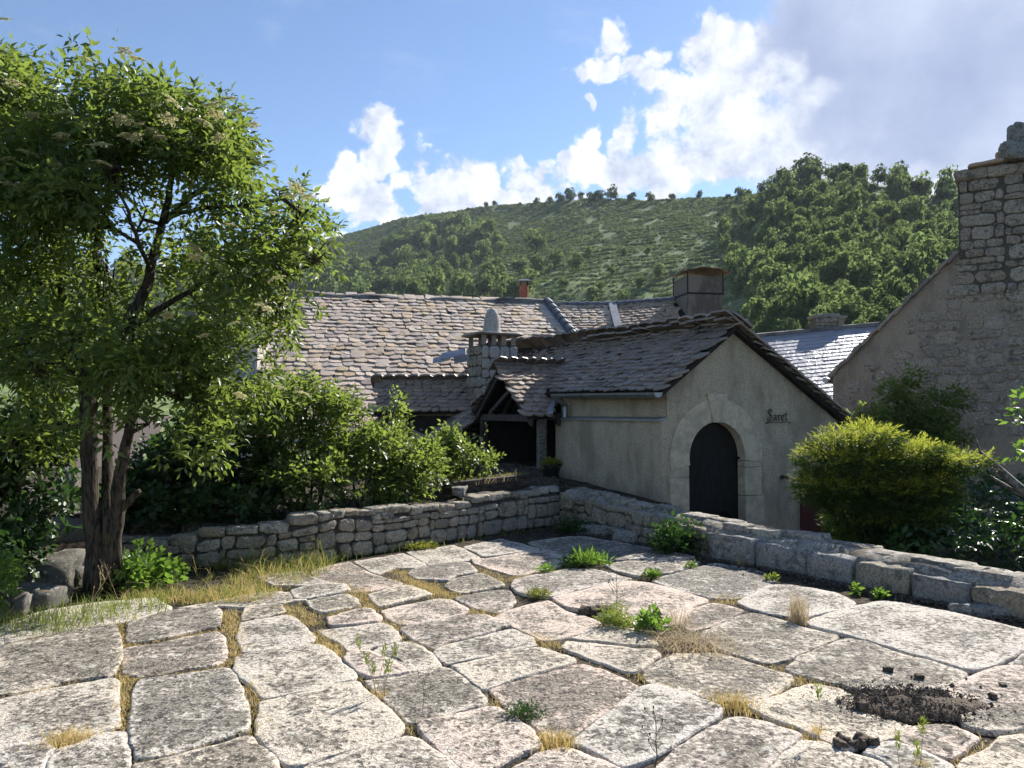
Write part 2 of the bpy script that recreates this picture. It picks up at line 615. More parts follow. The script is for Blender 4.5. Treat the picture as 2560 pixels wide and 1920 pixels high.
M['housestone'] = mat_stone('house_stone', [(0.26, 0.225, 0.18), (0.33, 0.285, 0.23), (0.30, 0.24, 0.18), (0.37, 0.32, 0.265)], 0.5, 0.9, 0.7)
M['houserender'] = mat_render('old_house_render', (0.37, 0.31, 0.24), (0.22, 0.185, 0.145), (0.17, 0.145, 0.115), 0.5, 1.0)
M['render'] = mat_render('roughcast_render', (0.54, 0.455, 0.335), (0.30, 0.25, 0.185), (0.23, 0.192, 0.14), 0.55)
M['archstone'] = mat_plain('dressed_arch_stone', (0.57, 0.48, 0.35), 0.85, 0.2, vary=0.32, sc=7.0, bstr=0.3)
M['paler'] = mat_render('pale_render', (0.55, 0.50, 0.44), (0.45, 0.41, 0.36), (0.33, 0.30, 0.27), 0.8, 0.4)
M['tile'] = mat_tile('pale_stone_tile', [(0.52, 0.41, 0.325), (0.64, 0.51, 0.40), (0.56, 0.405, 0.25), (0.50, 0.42, 0.36), (0.70, 0.56, 0.44), (0.36, 0.285, 0.235)], 0.6, 0.25, 0.08)
M['tiledark'] = mat_tile('mossy_stone_tile', [(0.24, 0.19, 0.15), (0.34, 0.265, 0.21), (0.18, 0.15, 0.125), (0.38, 0.29, 0.225)], 0.55, 0.4, 0.36)
M['tilebrown'] = mat_tile('brown_stone_tile', [(0.32, 0.24, 0.18), (0.40, 0.295, 0.215), (0.26, 0.20, 0.165), (0.36, 0.27, 0.205)], 0.6, 0.3, 0.25)
M['tilegrey'] = mat_tile('grey_stone_tile', [(0.36, 0.275, 0.215), (0.45, 0.345, 0.265), (0.40, 0.29, 0.20), (0.33, 0.265, 0.22)], 0.6, 0.3, 0.10)
M['slate'] = mat_tile('blue_slate', [(0.22, 0.23, 0.27), (0.27, 0.28, 0.33), (0.19, 0.20, 0.235), (0.31, 0.31, 0.34)], 0.38, 0.8, 0.0)
M['logwood'] = mat_wood('log_wood', (0.018, 0.013, 0.010), (0.075, 0.055, 0.042), (0.25, 0.25, 1.0))
M['underroof'] = mat_plain('roof_underlay', (0.035, 0.03, 0.027), 0.9, 0.1)
M['ridgecement'] = mat_render('ridge_cement', (0.20, 0.185, 0.17), (0.13, 0.12, 0.11), (0.06, 0.055, 0.05), 0.6)
M['zinc'] = mat_plain('zinc', (0.34, 0.36, 0.39), 0.38, 0.5, 0.75, 0.25, 4.0)
M['darkridge'] = mat_plain('dark_ridge_tile', (0.11, 0.115, 0.135), 0.45, 0.5, 0.0, 0.3, 6.0)
M['lead'] = mat_plain('lead_flashing', (0.30, 0.31, 0.33), 0.5, 0.5, 0.4, 0.3, 5.0)
M['wood'] = mat_wood('dark_timber', (0.022, 0.018, 0.015), (0.085, 0.07, 0.058), (1.0, 1.0, 0.12))
M['greywood'] = mat_wood('weathered_timber', (0.06, 0.052, 0.045), (0.22, 0.19, 0.165))
M['door'] = mat_wood('door_boards_porch_shade', (0.008, 0.007, 0.006), (0.019, 0.016, 0.014), (1.0, 1.0, 0.1))  # door boards; on the porch walls this dark stands in for shade
M['black'] = mat_plain('opening_shade_black', (0.010, 0.010, 0.010), 0.9, 0.1)  # near-black paint for the darkness of the opening in the door
M['iron'] = mat_plain('wrought_iron', (0.012, 0.011, 0.010), 0.6, 0.4, 0.3)
M['rust'] = mat_plain('rusty_sheet', (0.33, 0.19, 0.13), 0.6, 0.4, 0.2, 0.55, 5.0)
M['redwood'] = mat_plain('dark_red_paint', (0.085, 0.012, 0.014), 0.5, 0.4, 0.0, 0.3, 8.0)
M['terracotta'] = mat_plain('terracotta_pipe', (0.36, 0.13, 0.075), 0.8, 0.3, 0.0, 0.45, 6.0)
M['cementchim'] = mat_render('chimney_render', (0.25, 0.215, 0.175), (0.15, 0.13, 0.11), (0.08, 0.07, 0.06), 0.8)
M['finial'] = mat_stone('finial_granite', [(0.46, 0.43, 0.39), (0.43, 0.40, 0.36)], 0.1, 0.5)
M['bark'] = mat_bark()
M['deadwood'] = mat_wood('dead_wood', (0.05, 0.042, 0.035), (0.20, 0.17, 0.14), (0.4, 0.4, 0.4))
M['ground'] = mat_ground()
M['soil'] = mat_plain('loose_soil', (0.15, 0.118, 0.09), 0.95, 0.1, 0.0, 0.6, 30.0, bstr=0.9)
M['elder'] = mat_leaf('elder_leaf', [(0.045, 0.075, 0.016), (0.07, 0.108, 0.022), (0.055, 0.092, 0.024), (0.095, 0.132, 0.026)], (0.29, 0.385, 0.06), 0.48)
M['lilac'] = mat_leaf('shrub_leaf', [(0.042, 0.072, 0.018), (0.062, 0.10, 0.022), (0.08, 0.118, 0.028), (0.048, 0.08, 0.024)], (0.32, 0.42, 0.07), 0.48)
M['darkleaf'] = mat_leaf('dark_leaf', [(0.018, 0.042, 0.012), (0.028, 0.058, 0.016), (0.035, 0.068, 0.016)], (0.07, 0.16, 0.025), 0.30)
M['juniper'] = mat_leaf('juniper_green', [(0.026, 0.050, 0.014), (0.042, 0.072, 0.016), (0.034, 0.06, 0.014)], (0.11, 0.18, 0.025), 0.3, 0.6, 0.2)
M['junigold'] = mat_leaf('juniper_golden_tip', [(0.22, 0.25, 0.04), (0.29, 0.31, 0.045), (0.17, 0.20, 0.03)], (0.50, 0.54, 0.07), 0.42, 0.6, 0.2)
M['blossom'] = mat_leaf('cream_blossom', [(0.50, 0.47, 0.26), (0.58, 0.55, 0.34)], (0.6, 0.58, 0.32), 0.4, 0.8, 0.1)
M['drygrass'] = mat_leaf('dry_grass', [(0.58, 0.42, 0.16), (0.66, 0.50, 0.22), (0.50, 0.37, 0.13), (0.60, 0.48, 0.24)], (0.70, 0.54, 0.22), 0.35, 0.7, 0.2)
M['straw'] = mat_leaf('straw', [(0.44, 0.33, 0.19), (0.52, 0.41, 0.25), (0.34, 0.25, 0.15)], (0.55, 0.43, 0.24), 0.3, 0.7, 0.2)
M['grass'] = mat_leaf('green_grass', [(0.10, 0.15, 0.025), (0.16, 0.20, 0.035), (0.24, 0.24, 0.06)], (0.32, 0.40, 0.06), 0.4, 0.6, 0.2)
M['weed'] = mat_leaf('weed_leaf', [(0.05, 0.10, 0.02), (0.075, 0.14, 0.025), (0.09, 0.16, 0.03)], (0.25, 0.42, 0.05), 0.42)
M['sedum'] = mat_leaf('sedum', [(0.20, 0.20, 0.03), (0.13, 0.17, 0.03), (0.26, 0.22, 0.04)], (0.4, 0.42, 0.06), 0.3, 0.7, 0.2)
M['stalk'] = mat_plain('dry_stalk', (0.07, 0.055, 0.045), 0.8, 0.2)
M['forestA'] = mat_leaf('far_foliage', [(0.062, 0.095, 0.04), (0.085, 0.125, 0.05), (0.11, 0.148, 0.058), (0.068, 0.10, 0.044)], (0.27, 0.36, 0.11), 0.42, 0.8, 0.0, True)
M['forestB'] = mat_leaf('far_dark_foliage', [(0.034, 0.056, 0.024), (0.05, 0.076, 0.03)], (0.14, 0.20, 0.06), 0.34, 0.8, 0.0, True)
M['heath'] = mat_leaf('heath_bush', [(0.09, 0.125, 0.052), (0.125, 0.165, 0.068), (0.155, 0.19, 0.08), (0.10, 0.135, 0.06)], (0.30, 0.38, 0.12), 0.32, 0.8, 0.1, True)

# ------------------------------------------------------------------ layout of the place
CORNER = Vector((0.69, 11.1))                 # inner corner of the two low walls
DA = Vector((-0.696, -0.717)).normalized()    # wall along the back, towards the elder
NA = Vector((-DA.y, DA.x)) * -1               # outward normal of that wall
if NA.y < 0: NA = -NA
APTS = [Vector((0.69, 11.1)), Vector((-2.05, 8.28)), Vector((-2.65, 8.10)), Vector((-3.4, 7.98)), Vector((-4.35, 7.92))]
AH = [0.50, 0.47, 0.40, 0.33, 0.29]
AL = [0.0]
for _a, _b in zip(APTS[:-1], APTS[1:]): AL.append(AL[-1] + (_b - _a).length)
LA = AL[-1]


def afr(u):
    """point, direction, outward normal and height of the back wall at length u"""
    u = min(max(u, 0), LA - 1e-4)
    j = max(q for q in range(len(APTS) - 1) if AL[q] <= u)
    f = (u - AL[j]) / (AL[j + 1] - AL[j])
    dj = lambda q: (APTS[q + 1] - APTS[q]).normalized()
    d = dj(j)
    if f > .7 and j < len(APTS) - 2: d = d.lerp(dj(j + 1), (f - .7) / .6).normalized()
    if f < .3 and j > 0: d = d.lerp(dj(j - 1), (.3 - f) / .6).normalized()
    n = Vector((d.y, -d.x))
    if n.y < 0: n = -n
    return APTS[j].lerp(APTS[j + 1], f), d, n, AH[j] + (AH[j + 1] - AH[j]) * f


BPTS = [Vector((0.69, 11.1)), Vector((1.56, 9.5)), Vector((2.37, 8.32)), Vector((3.08, 7.34)), Vector((3.54, 6.7)), Vector((3.96, 5.985)), Vector((5.2, 4.1)), Vector((6.9, 1.5)), Vector((8.2, -0.5))]
BH = [0.46, 0.36, 0.30, 0.25, 0.245, 0.21, 0.20, 0.20, 0.20]
CA, SA = math.cos(rad(26)), math.sin(rad(26))
CH = Vector((2.20, 11.0))                     # near corner of the small gabled house


CK = 11.0 / 12.0                              # size of that house against its first drawing


def chp(t, s, z):
    """local frame of the small house: t along the gable, s back along the ridge"""
    return Vector((CH.x + (CA * t - SA * s) * CK, CH.y + (SA * t + CA * s) * CK, CAMZ + (z - CAMZ) * CK))


def chl(p):
    x, y = p[0] - CH.x, p[1] - CH.y
    return x * CA + y * SA, -x * SA + y * CA


# ------------------------------------------------------------------ ground and hill, one sheet
CREST = [(-1400, 760), (-600, 720), (0, 700), (400, 690), (694, 628), (787, 600), (903, 570), (1007, 538), (1111, 526), (1215, 508), (1331, 502), (1447, 489), (1600, 490),
         (1736, 487), (1852, 482), (1925, 468), (1985, 440), (2040, 428), (2141, 436), (2257, 452), (2384, 478), (2560, 520), (3100, 600), (4200, 700)]
_ca = np.array([math.atan((p[0] - 1280) / F) for p in CREST])
_ct = np.array([(1028 - p[1]) / F * math.cos(math.atan((p[0] - 1280) / F)) for p in CREST])
RC = [(-1400, 700), (694, 760), (1111, 640), (1447, 520), (1800, 430), (1950, 330), (2141, 300), (2560, 300), (4200, 350)]
_ra = np.array([math.atan((p[0] - 1280) / F) for p in RC])
_rr = np.array([p[1] for p in RC], float)


def hill_h(r, az):
    T = np.interp(az, _ca, _ct)
    R = np.interp(az, _ra, _rr)
    r0 = 55.0
    u = np.clip((r - r0) / (R - r0), 0, 1)
    x, y = r * np.sin(az), r * np.cos(az)
    h = r * T * (u ** 0.62)
    # gullies and bumps that leave the crest in place
    bump = (fbm(x / 70, y / 70, 3, 4) - 0.5) * 16 * np.sin(np.pi * np.clip(u, 0, 1)) ** 0.7
    over = np.clip((r - R) / R, 0, 4)
    h = h + bump - (R * T * 0.55) * over * over
    fadeaz = sstep(np.abs(az), 2.2, 1.6)
    return h * fadeaz * sstep(r, 52, 90) + np.minimum(0, -2 * sstep(r, 40, 60)) * (1 - sstep(r, 60, 120))


def seg_dist(x, y, pts):
    """signed side (>0 outward) and distance to a polyline"""
    best = np.full(np.shape(x), 1e9)
    side = np.zeros(np.shape(x))
    for a, b in zip(pts[:-1], pts[1:]):
        dx, dy = b.x - a.x, b.y - a.y
        L2 = dx * dx + dy * dy
        t = np.clip(((x - a.x) * dx + (y - a.y) * dy) / L2, 0, 1)
        d = np.hypot(x - a.x - t * dx, y - a.y - t * dy)
        sg = (x - a.x) * -dy + (y - a.y) * dx      # >0 to the left of a->b
        side = np.where(d < best, sg, side)
        best = np.minimum(best, d)
    return side, best


def near_h(x, y):
    sa, dd_ = seg_dist(x, y, APTS)
    da = np.where(sa < 0, dd_, -dd_)                             # outward of back wall
    sb, db = seg_dist(x, y, BPTS)
    outB = np.where(sb > 0, db, -db)                             # left of corner->right end is outside (behind)
    n = (fbm(x * 1.3, y * 1.3, 5) - 0.5)
    court = -0.020 + n * 0.012
    bank = 0.43 + n * 0.12 - 0.20 * sstep(-x, 1.6, 3.4)
    low = -2.4 + 0.9 * sstep(x, -2.0, 3.0) + n * 0.5
    bankA = bank + (low - bank) * sstep(da, 2.6, 5.5)
    # beside the small house
    t, s = ((x - CH.x) * CA + (y - CH.y) * SA) / CK, (-(x - CH.x) * SA + (y - CH.y) * CA) / CK
    bankA = np.where((s > -0.5) & (s < 9), np.maximum(bankA, 0.58 + (0.38 - 0.58) * sstep(s, 3.2, 0.0) + n * 0.08), bankA)
    drop = -0.62 + n * 0.06
    bankB = 0.42 - 0.10 * sstep(x, 1.0, 2.2) + n * 0.08
    right = bankB + (drop - bankB) * sstep(x, 2.22, 2.5)
    out = np.where(outB > 0.2, np.where((da > 0) & (x < 0.75), bankA, right), bankA)
    out = np.where((da > 0) & (outB > 0) & (x >= 0.75) & (s < 0.2), right, out)
    inside = (da < 0.26) & (outB < 0.30)
    # open ground left of the tree, where the wall has ended
    lf = sstep(-x, 4.4, 5.6)
    outl = np.where((x < -4.35) & (da < 1.5), court - 0.05 - lf * 0.35 * sstep(da, -1.0, 1.5), out)
    h = np.where(inside, court, outl)
    far = sstep(np.hypot(x, y), 16, 26)
    return h * (1 - far) + (-1.6 - 0.8 * sstep(x, 2, -6)) * far


def ground_z(x, y):
    x = np.asarray(x, float); y = np.asarray(y, float)
    r = np.hypot(x, y)
    az = np.arctan2(x, y)
    nh = near_h(x, y) * (1 - sstep(r, 40, 70))
    return nh + hill_h(r, az)


def build_ground():
    az = np.concatenate([np.radians(np.linspace(-180, -62, 50, endpoint=False)), np.radians(np.linspace(-62, 62, 360)), np.radians(np.linspace(62, 180, 50)[1:])])
    r = np.concatenate([[0.02, 0.6], np.geomspace(1.2, 22, 150), np.geomspace(22.6, 900, 150), np.geomspace(930, 6000, 20)])
    A, R = np.meshgrid(az, r)
    X, Y = R * np.sin(A), R * np.cos(A)
    Z = ground_z(X, Y)
    V = np.stack([X, Y, Z], -1).reshape(-1, 3)
    nr, na = R.shape
    i = np.arange(nr - 1)[:, None] * na + np.arange(na - 1)[None, :]
    Q = np.stack([i, i + na, i + na + 1, i + 1], -1).reshape(-1, 4)
    o = add('ground', mesh_np('ground', V, Q, M['ground'], True))
    tag(o, kind='structure')


build_ground()

# ------------------------------------------------------------------ courtyard slabs
ORG = {1: (0, 1440), 2: (640, 1440), 3: (1280, 1440), 4: (1920, 1440), 6: (760, 1180), 7: (1280, 1180)}
SLABS = [
    (1, [(-60, 420), (430, 280), (860, 225), (1300, 185), (1490, 275), (1130, 385), (660, 455), (300, 515), (-60, 600)]),
    (1, [(-60, 640), (500, 500), (830, 430), (1010, 430), (1040, 560), (1050, 700), (980, 850), (560, 900), (300, 975), (-60, 1030)]),
    (1, [(-60, 1060), (500, 945), (980, 868), (1035, 905), (1010, 1140), (1040, 1280), (800, 1340), (560, 1410), (420, 1430), (-60, 1425)]),
    (1, [(-60, 1445), (410, 1440), (450, 1500), (390, 1600), (350, 1720), (-60, 1720)]),
    (1, [(480, 1510), (830, 1360), (1060, 1325), (1110, 1370), (1120, 1560), (1130, 1730), (380, 1730)]),
    (1, [(1120, 400), (1480, 300), (1860, 255), (1910, 300), (1890, 430), (1600, 490), (1300, 555), (1090, 570)]),
    (1, [(1065, 620), (1300, 585), (1870, 485), (1940, 530), (1955, 700), (1890, 755), (1500, 825), (1260, 865), (1070, 840)]),
    (1, [(1200, 900), (1600, 840), (1980, 780), (2050, 880), (2110, 1050), (2150, 1230), (2140, 1330), (1900, 1400), (1600, 1500), (1300, 1570), (1180, 1570), (1140, 1450), (1130, 1350), (1140, 1200), (1150, 1000)]),
    (2, [(-90, 270), (220, 235), (260, 290), (0, 350), (-130, 375)]),
    (2, [(-140, 395), (260, 322), (320, 332), (400, 410), (510, 520), (480, 565), (240, 600), (0, 640), (-110, 655), (-150, 560)]),
    (2, [(-170, 690), (0, 650), (400, 580), (560, 590), (650, 650), (860, 850), (830, 890), (500, 970), (200, 1040), (60, 1060), (-20, 960), (-120, 880), (-190, 790)]),
    (2, [(40, 1100), (300, 1050), (700, 940), (880, 920), (960, 1010), (1100, 1120), (1280, 1290), (1200, 1390), (900, 1490), (600, 1560), (420, 1640), (250, 1640), (150, 1530), (30, 1400), (20, 1240)]),
    (2, [(-1040, 1620), (-560, 1530), (-60, 1370), (20, 1470), (150, 1560), (210, 1730), (-1060, 1740)]),
    (2, [(430, 1665), (700, 1570), (1000, 1475), (1300, 1395), (1430, 1425), (1600, 1540), (1760, 1670), (1790, 1740), (400, 1740)]),
    (2, [(430, 215), (780, 150), (880, 200), (900, 250), (560, 310), (480, 270)]),
    (2, [(620, 350), (920, 275), (1000, 285), (1080, 350), (1060, 385), (740, 430), (640, 420)]),
    (2, [(540, 465), (760, 445), (1080, 398), (1170, 430), (1250, 520), (1240, 550), (1000, 610), (800, 655), (700, 560), (580, 510)]),
    (2, [(790, 665), (985, 645), (1080, 700), (1200, 745), (1330, 825), (1010, 880), (880, 830), (770, 720)]),
    (2, [(1005, 638), (1220, 568), (1350, 560), (1480, 640), (1600, 755), (1580, 775), (1350, 822), (1240, 748), (1090, 690)]),
    (2, [(950, 905), (1340, 845), (1620, 782), (1680, 800), (1850, 930), (1990, 1060), (1980, 1100), (1700, 1170), (1390, 1260), (1310, 1250), (1180, 1120), (1000, 960)]),
    (2, [(1410, 1275), (1700, 1205), (2000, 1135), (2100, 1140), (2250, 1230), (2470, 1440), (2400, 1490), (2200, 1560), (1960, 1710), (1850, 1700), (1700, 1600), (1490, 1400), (1390, 1320)]),
    (2, [(970, 160), (1250, 80), (1350, 85), (1510, 155), (1320, 195), (1070, 262), (1010, 220)]),
    (2, [(1080, 290), (1230, 250), (1580, 180), (1700, 200), (1850, 290), (1760, 328), (1600, 372), (1300, 415), (1220, 400), (1130, 350)]),
    (2, [(1280, 445), (1600, 388), (1830, 342), (1990, 347), (2205, 430), (2000, 490), (1650, 570), (1540, 635), (1380, 560), (1260, 475)]),
    (2, [(1560, 615), (2000, 505), (2220, 455), (2390, 535), (2415, 595), (2212, 635), (2000, 685), (1720, 738), (1650, 755), (1550, 665)]),
    (2, [(1700, 782), (2000, 712), (2212, 662), (2440, 625), (2600, 668), (2760, 722), (2690, 765), (2500, 815), (2212, 892), (2000, 975), (1965, 985), (1850, 900)]),
    (3, [(-190, 970), (0, 905), (300, 828), (540, 755), (640, 748), (900, 855), (1080, 930), (1050, 990), (950, 1080), (820, 1160), (690, 1260), (490, 1415), (400, 1400), (300, 1400), (200, 1290), (-40, 1135)]),
    (3, [(510, 1440), (710, 1290), (870, 1175), (1010, 1055), (1110, 965), (1200, 955), (1440, 1005), (1700, 1085), (1800, 1135), (1790, 1220), (1600, 1325), (1400, 1450), (1250, 1550), (1000, 1650), (910, 1640), (790, 1550), (630, 1475)]),
    (3, [(20, 1645), (250, 1525), (420, 1465), (520, 1490), (770, 1595), (950, 1680), (1000, 1750), (-50, 1750)]),
    (3, [(1250, 1660), (1410, 1500), (1840, 1250), (1960, 1222), (2212, 1265), (2500, 1380), (2440, 1440), (2280, 1540), (2130, 1720), (1230, 1720)]),
    (4, [(70, 1570), (320, 1412), (500, 1425), (700, 1505), (990, 1590), (1090, 1680), (1120, 1740), (-60, 1740)]),
    (3, [(1140, 815), (1420, 665), (1750, 650), (1950, 705), (2212, 790), (2430, 852), (2390, 920), (2250, 1005), (2150, 1065), (1830, 1095), (1700, 1068), (1450, 988), (1250, 955), (1150, 890)]),
    (4, [(-200, 1105), (60, 1045), (200, 975), (330, 915), (640, 955), (740, 1025), (900, 1180), (1250, 1290), (1115, 1365), (880, 1445), (650, 1490), (560, 1435), (300, 1315), (0, 1215)]),
    (4, [(155, 800), (300, 695), (490, 605), (680, 542), (900, 588), (1200, 695), (1450, 748), (1730, 845), (1630, 915), (1440, 985), (1200, 995), (760, 980), (640, 935), (440, 895), (250, 845)]),
    (4, [(320, 400), (600, 305), (820, 252), (1000, 212), (1300, 262), (1600, 322), (1900, 392), (2212, 462), (2400, 522), (2300, 590), (2200, 635), (2020, 735), (1800, 822), (1710, 822), (1500, 742), (1250, 672), (900, 562), (690, 515), (410, 440)]),
    (4, [(1490, 985), (1650, 930), (1800, 842), (2000, 785), (2212, 790), (2500, 845), (2500, 1105), (2212, 1085), (1900, 1145), (1660, 1175), (1610, 1050)]),
    (4, [(1660, 1200), (1900, 1162), (2080, 1122), (2500, 1125), (2500, 1330), (2212, 1315), (2000, 1345), (1850, 1335), (1710, 1285)]),
    (4, [(1140, 1410), (1280, 1305), (1440, 1278), (1560, 1283), (1700, 1333), (1815, 1400), (1720, 1475), (1590, 1585), (1480, 1545), (1200, 1447)]),
    (4, [(830, 1520), (890, 1465), (1120, 1447), (1200, 1473), (1480, 1572), (1585, 1625), (1595, 1740), (1190, 1740), (1000, 1585)]),
    (4, [(1630, 1650), (1710, 1560), (1910, 1480), (2000, 1375), (2212, 1352), (2500, 1362), (2500, 1750), (1640, 1750)]),
    (4, [(2060, 755), (2212, 668), (2400, 570), (2500, 785), (2212, 778)]),
    (3, [(1690, 462), (1900, 355), (2080, 303), (2212, 333), (2500, 425), (2820, 512), (2760, 555), (2500, 655), (2380, 715), (2212, 752), (1950, 685), (1800, 635), (1700, 580), (1620, 510)]),
    (3, [(1945, 222), (2000, 185), (2140, 115), (2230, 65), (2400, 65), (2800, 135), (2975, 230), (2900, 268), (2540, 355), (2500, 372), (2212, 312), (2055, 278)]),
    (3, [(1540, 285), (1720, 228), (1850, 243), (2005, 300), (1900, 345), (1700, 435), (1550, 475), (1450, 420), (1500, 340)]),
    (3, [(345, 190), (600, 132), (860, 62), (1000, 42), (1180, 62), (1500, 142), (1710, 210), (1555, 268), (1480, 395), (1380, 438), (1100, 445), (1000, 400), (760, 325), (600, 298), (485, 275)]),
    (3, [(-150, 343), (0, 285), (300, 203), (345, 213), (485, 295), (745, 380), (765, 428), (560, 495), (430, 535), (250, 555), (190, 515), (0, 425), (-60, 390)]),
    (3, [(510, 535), (700, 463), (860, 443), (1050, 458), (1155, 493), (1225, 560), (1245, 595), (1100, 595), (800, 558)]),
    (3, [(425, 620), (485, 562), (650, 570), (830, 595), (1100, 622), (1225, 625), (1270, 680), (1190, 740), (1075, 825), (980, 825), (700, 715)]),
    (7, [(20, 922), (300, 872), (480, 832), (700, 832), (800, 862), (1040, 920), (880, 958), (560, 1018), (450, 1055), (330, 1082), (80, 1055), (0, 1000)]),
    (2, [(1715, 187), (1900, 142), (2130, 107), (2190, 115), (2240, 190), (2200, 260), (2080, 312), (1950, 290), (1860, 258), (1780, 220)]),
    (7, [(800, 800), (950, 772), (1300, 762), (1630, 772), (1500, 835), (1330, 875), (1270, 875), (1095, 905), (900, 848)]),
    (7, [(1215, 938), (1300, 900), (1520, 842), (1740, 778), (1900, 792), (2212, 872), (2290, 920), (2230, 955), (2100, 1022), (1955, 1092), (1720, 1085), (1400, 1008)]),
    (7, [(130, 602), (400, 562), (600, 547), (900, 602), (1100, 642), (1600, 742), (1400, 758), (850, 766), (500, 756), (350, 698)]),
    (6, [(1445, 742), (1560, 747), (1980, 684), (2070, 684), (2280, 750), (2250, 788), (2150, 825), (2050, 847), (1900, 885), (1800, 885), (1600, 828), (1470, 788)]),
    (6, [(1375, 642), (1700, 572), (1850, 612), (2040, 670), (1975, 676), (1555, 733), (1480, 690)]),
    (6, [(885, 692), (1290, 632), (1375, 662), (1525, 735), (1310, 768), (1080, 797), (980, 740)]),
    (6, [(430, 772), (860, 702), (1055, 800), (940, 832), (780, 830), (640, 878), (580, 858)]),
    (6, [(60, 842), (390, 768), (585, 872), (865, 950), (800, 968), (620, 1008), (400, 1038), (250, 960), (100, 930)]),
    (6, [(945, 842), (1090, 804), (1300, 774), (1430, 783), (1495, 860), (1300, 897), (1240, 937), (1000, 928), (900, 882)]),
    (6, [(1255, 952), (1320, 922), (1520, 884), (1600, 903), (1735, 980), (1560, 1018), (1360, 1046), (1210, 1000)]),
    (1, [(1520, 280), (1900, 205), (2150, 155), (2400, 125), (2600, 150), (2640, 200), (2440, 225), (2110, 265), (1920, 250)]),
    (2, [(440, 190), (640, 150), (810, 120), (750, 65), (560, 65), (310, 120), (330, 190)]),
    (6, [(-420, 900), (-60, 860), (40, 900), (230, 965), (60, 985), (-260, 985)]),
]
# slabs of the same court just outside the photograph, so that it goes on
EXTRA = [(-2.55, 2.2, -1.45, 3.0), (-1.4, 2.1, -0.35, 3.05), (-0.3, 2.0, 0.75, 3.0), (0.8, 2.1, 1.9, 3.05), (1.95, 2.2, 3.05, 3.1), (-3.9, 3.2, -2.8, 4.3), (-4.9, 4.6, -3.75, 5.5),
         (3.15, 3.1, 4.3, 4.0), (4.0, 4.1, 4.7, 4.9), (-2.2, 0.9, -1.0, 1.9), (-0.95, 0.9, 0.3, 1.8), (0.35, 0.9, 1.6, 1.9), (1.65, 1.0, 2.9, 2.0), (-3.7, 1.9, -2.6, 3.0), (3.1, 1.8, 4.3, 2.95)]
COURT = empty('courtyard_paving')
tag(COURT, kind='structure')


def slab(poly, seed):
    rs = random.Random(seed)
    cx = sum(p.x for p in poly) / len(poly)
    cy = sum(p.y for p in poly) / len(poly)
    n = 60
    # resample the outline, round it a little
    L = [0]
    for a, b in zip(poly, poly[1:] + poly[:1]): L.append(L[-1] + (b - a).length)
    ring = []
    for i in range(n):
        d = L[-1] * i / n
        j = max(q for q in range(len(poly)) if L[q] <= d)
        f = (d - L[j]) / max(1e-6, L[j + 1] - L[j])
        ring.append(poly[j].lerp(poly[(j + 1) % len(poly)], f))
    ring = [(ring[i] * 5 + ring[i - 1] + ring[(i + 1) % n]) / 7 for i in range(n)]
    tilt = Vector((rs.uniform(-.010, .010), rs.uniform(-.010, .010)))
    lift = rs.uniform(-0.006, 0.010)
    V, inner = [], []
    levels = [(-0.015, -0.13, 0), (-0.015, -0.012, 0), (-0.010, -0.003, 0.0), (0.002, -0.0005, 0.0), (0.02, 0.0, 0.25), (0.09, 0.001, 0.65), (.70, 0.003, 1.0), (0.36, 0.002, 1.0)]
    for li, (ins, z, w) in enumerate(levels):
        for i, p in enumerate(ring):
            rv = Vector((p.x - cx, p.y - cy)); rl = max(rv.length, .05)
            f = ins if li > 5 else 1 - min(ins, .16 * rl) / rl
            q = Vector((cx, cy)) + rv * f
            if li < 5:
                q += rv / rl * (mnoise.noise(Vector((p.x * 9, p.y * 9, seed))) * 0.014 + mnoise.noise(Vector((p.x * 31, p.y * 31, seed))) * 0.008)
            zz = z + lift + tilt.x * (q.x - cx) + tilt.y * (q.y - cy) + mnoise.noise(Vector((q.x * 3.5, q.y * 3.5, seed * 3.1))) * 0.009
            zz += mnoise.noise(Vector((q.x * 11, q.y * 11, 4.0))) * 0.004
            V.append((q.x, q.y, zz))
            inner.append(w)
    V.append((cx, cy, lift + 0.004)); inner.append(1.0)
    Fc = []
    for r in range(len(levels) - 1):
        for i in range(n):
            q = (i + 1) % n
            Fc.append((r * n + i, r * n + q, (r + 1) * n + q, (r + 1) * n + i))
    b = (len(levels) - 1) * n
    for i in range(n): Fc.append((b + i, b + (i + 1) % n, len(V) - 1))
    me = mesh_py('slab', V, Fc, M['slab'], True)
    for pi in range(n * 2): me.polygons[pi].use_smooth = False
    at_ = me.attributes.new('inner', 'FLOAT', 'POINT')
    at_.data.foreach_set('value', inner)
    bm = bmesh.new(); bm.from_mesh(me); bmesh.ops.recalc_face_normals(bm, faces=bm.faces); bm.to_mesh(me); bm.free()
    return add('paving_slab', me, COURT)


SLAB_POLY = []
for i, (c, pts) in enumerate(SLABS):
    ox, oy = ORG[c]
    poly = [gnd(ox + x / 3.456, oy + y / 3.456).to_2d() for x, y in pts]
    SLAB_POLY.append(poly)
    slab(poly, i)
for i, (x0, y0, x1, y1) in enumerate(EXTRA):
    rs = random.Random(i + 900)
    j = lambda: rs.uniform(-.06, .06)
    poly = [Vector((x0 + j(), y0 + j())), Vector((x1 + j(), y0 + j())), Vector((x1 + j(), y1 + j())), Vector((x0 + j(), y1 + j()))]
    SLAB_POLY.append(poly)
    slab(poly, i + 500)


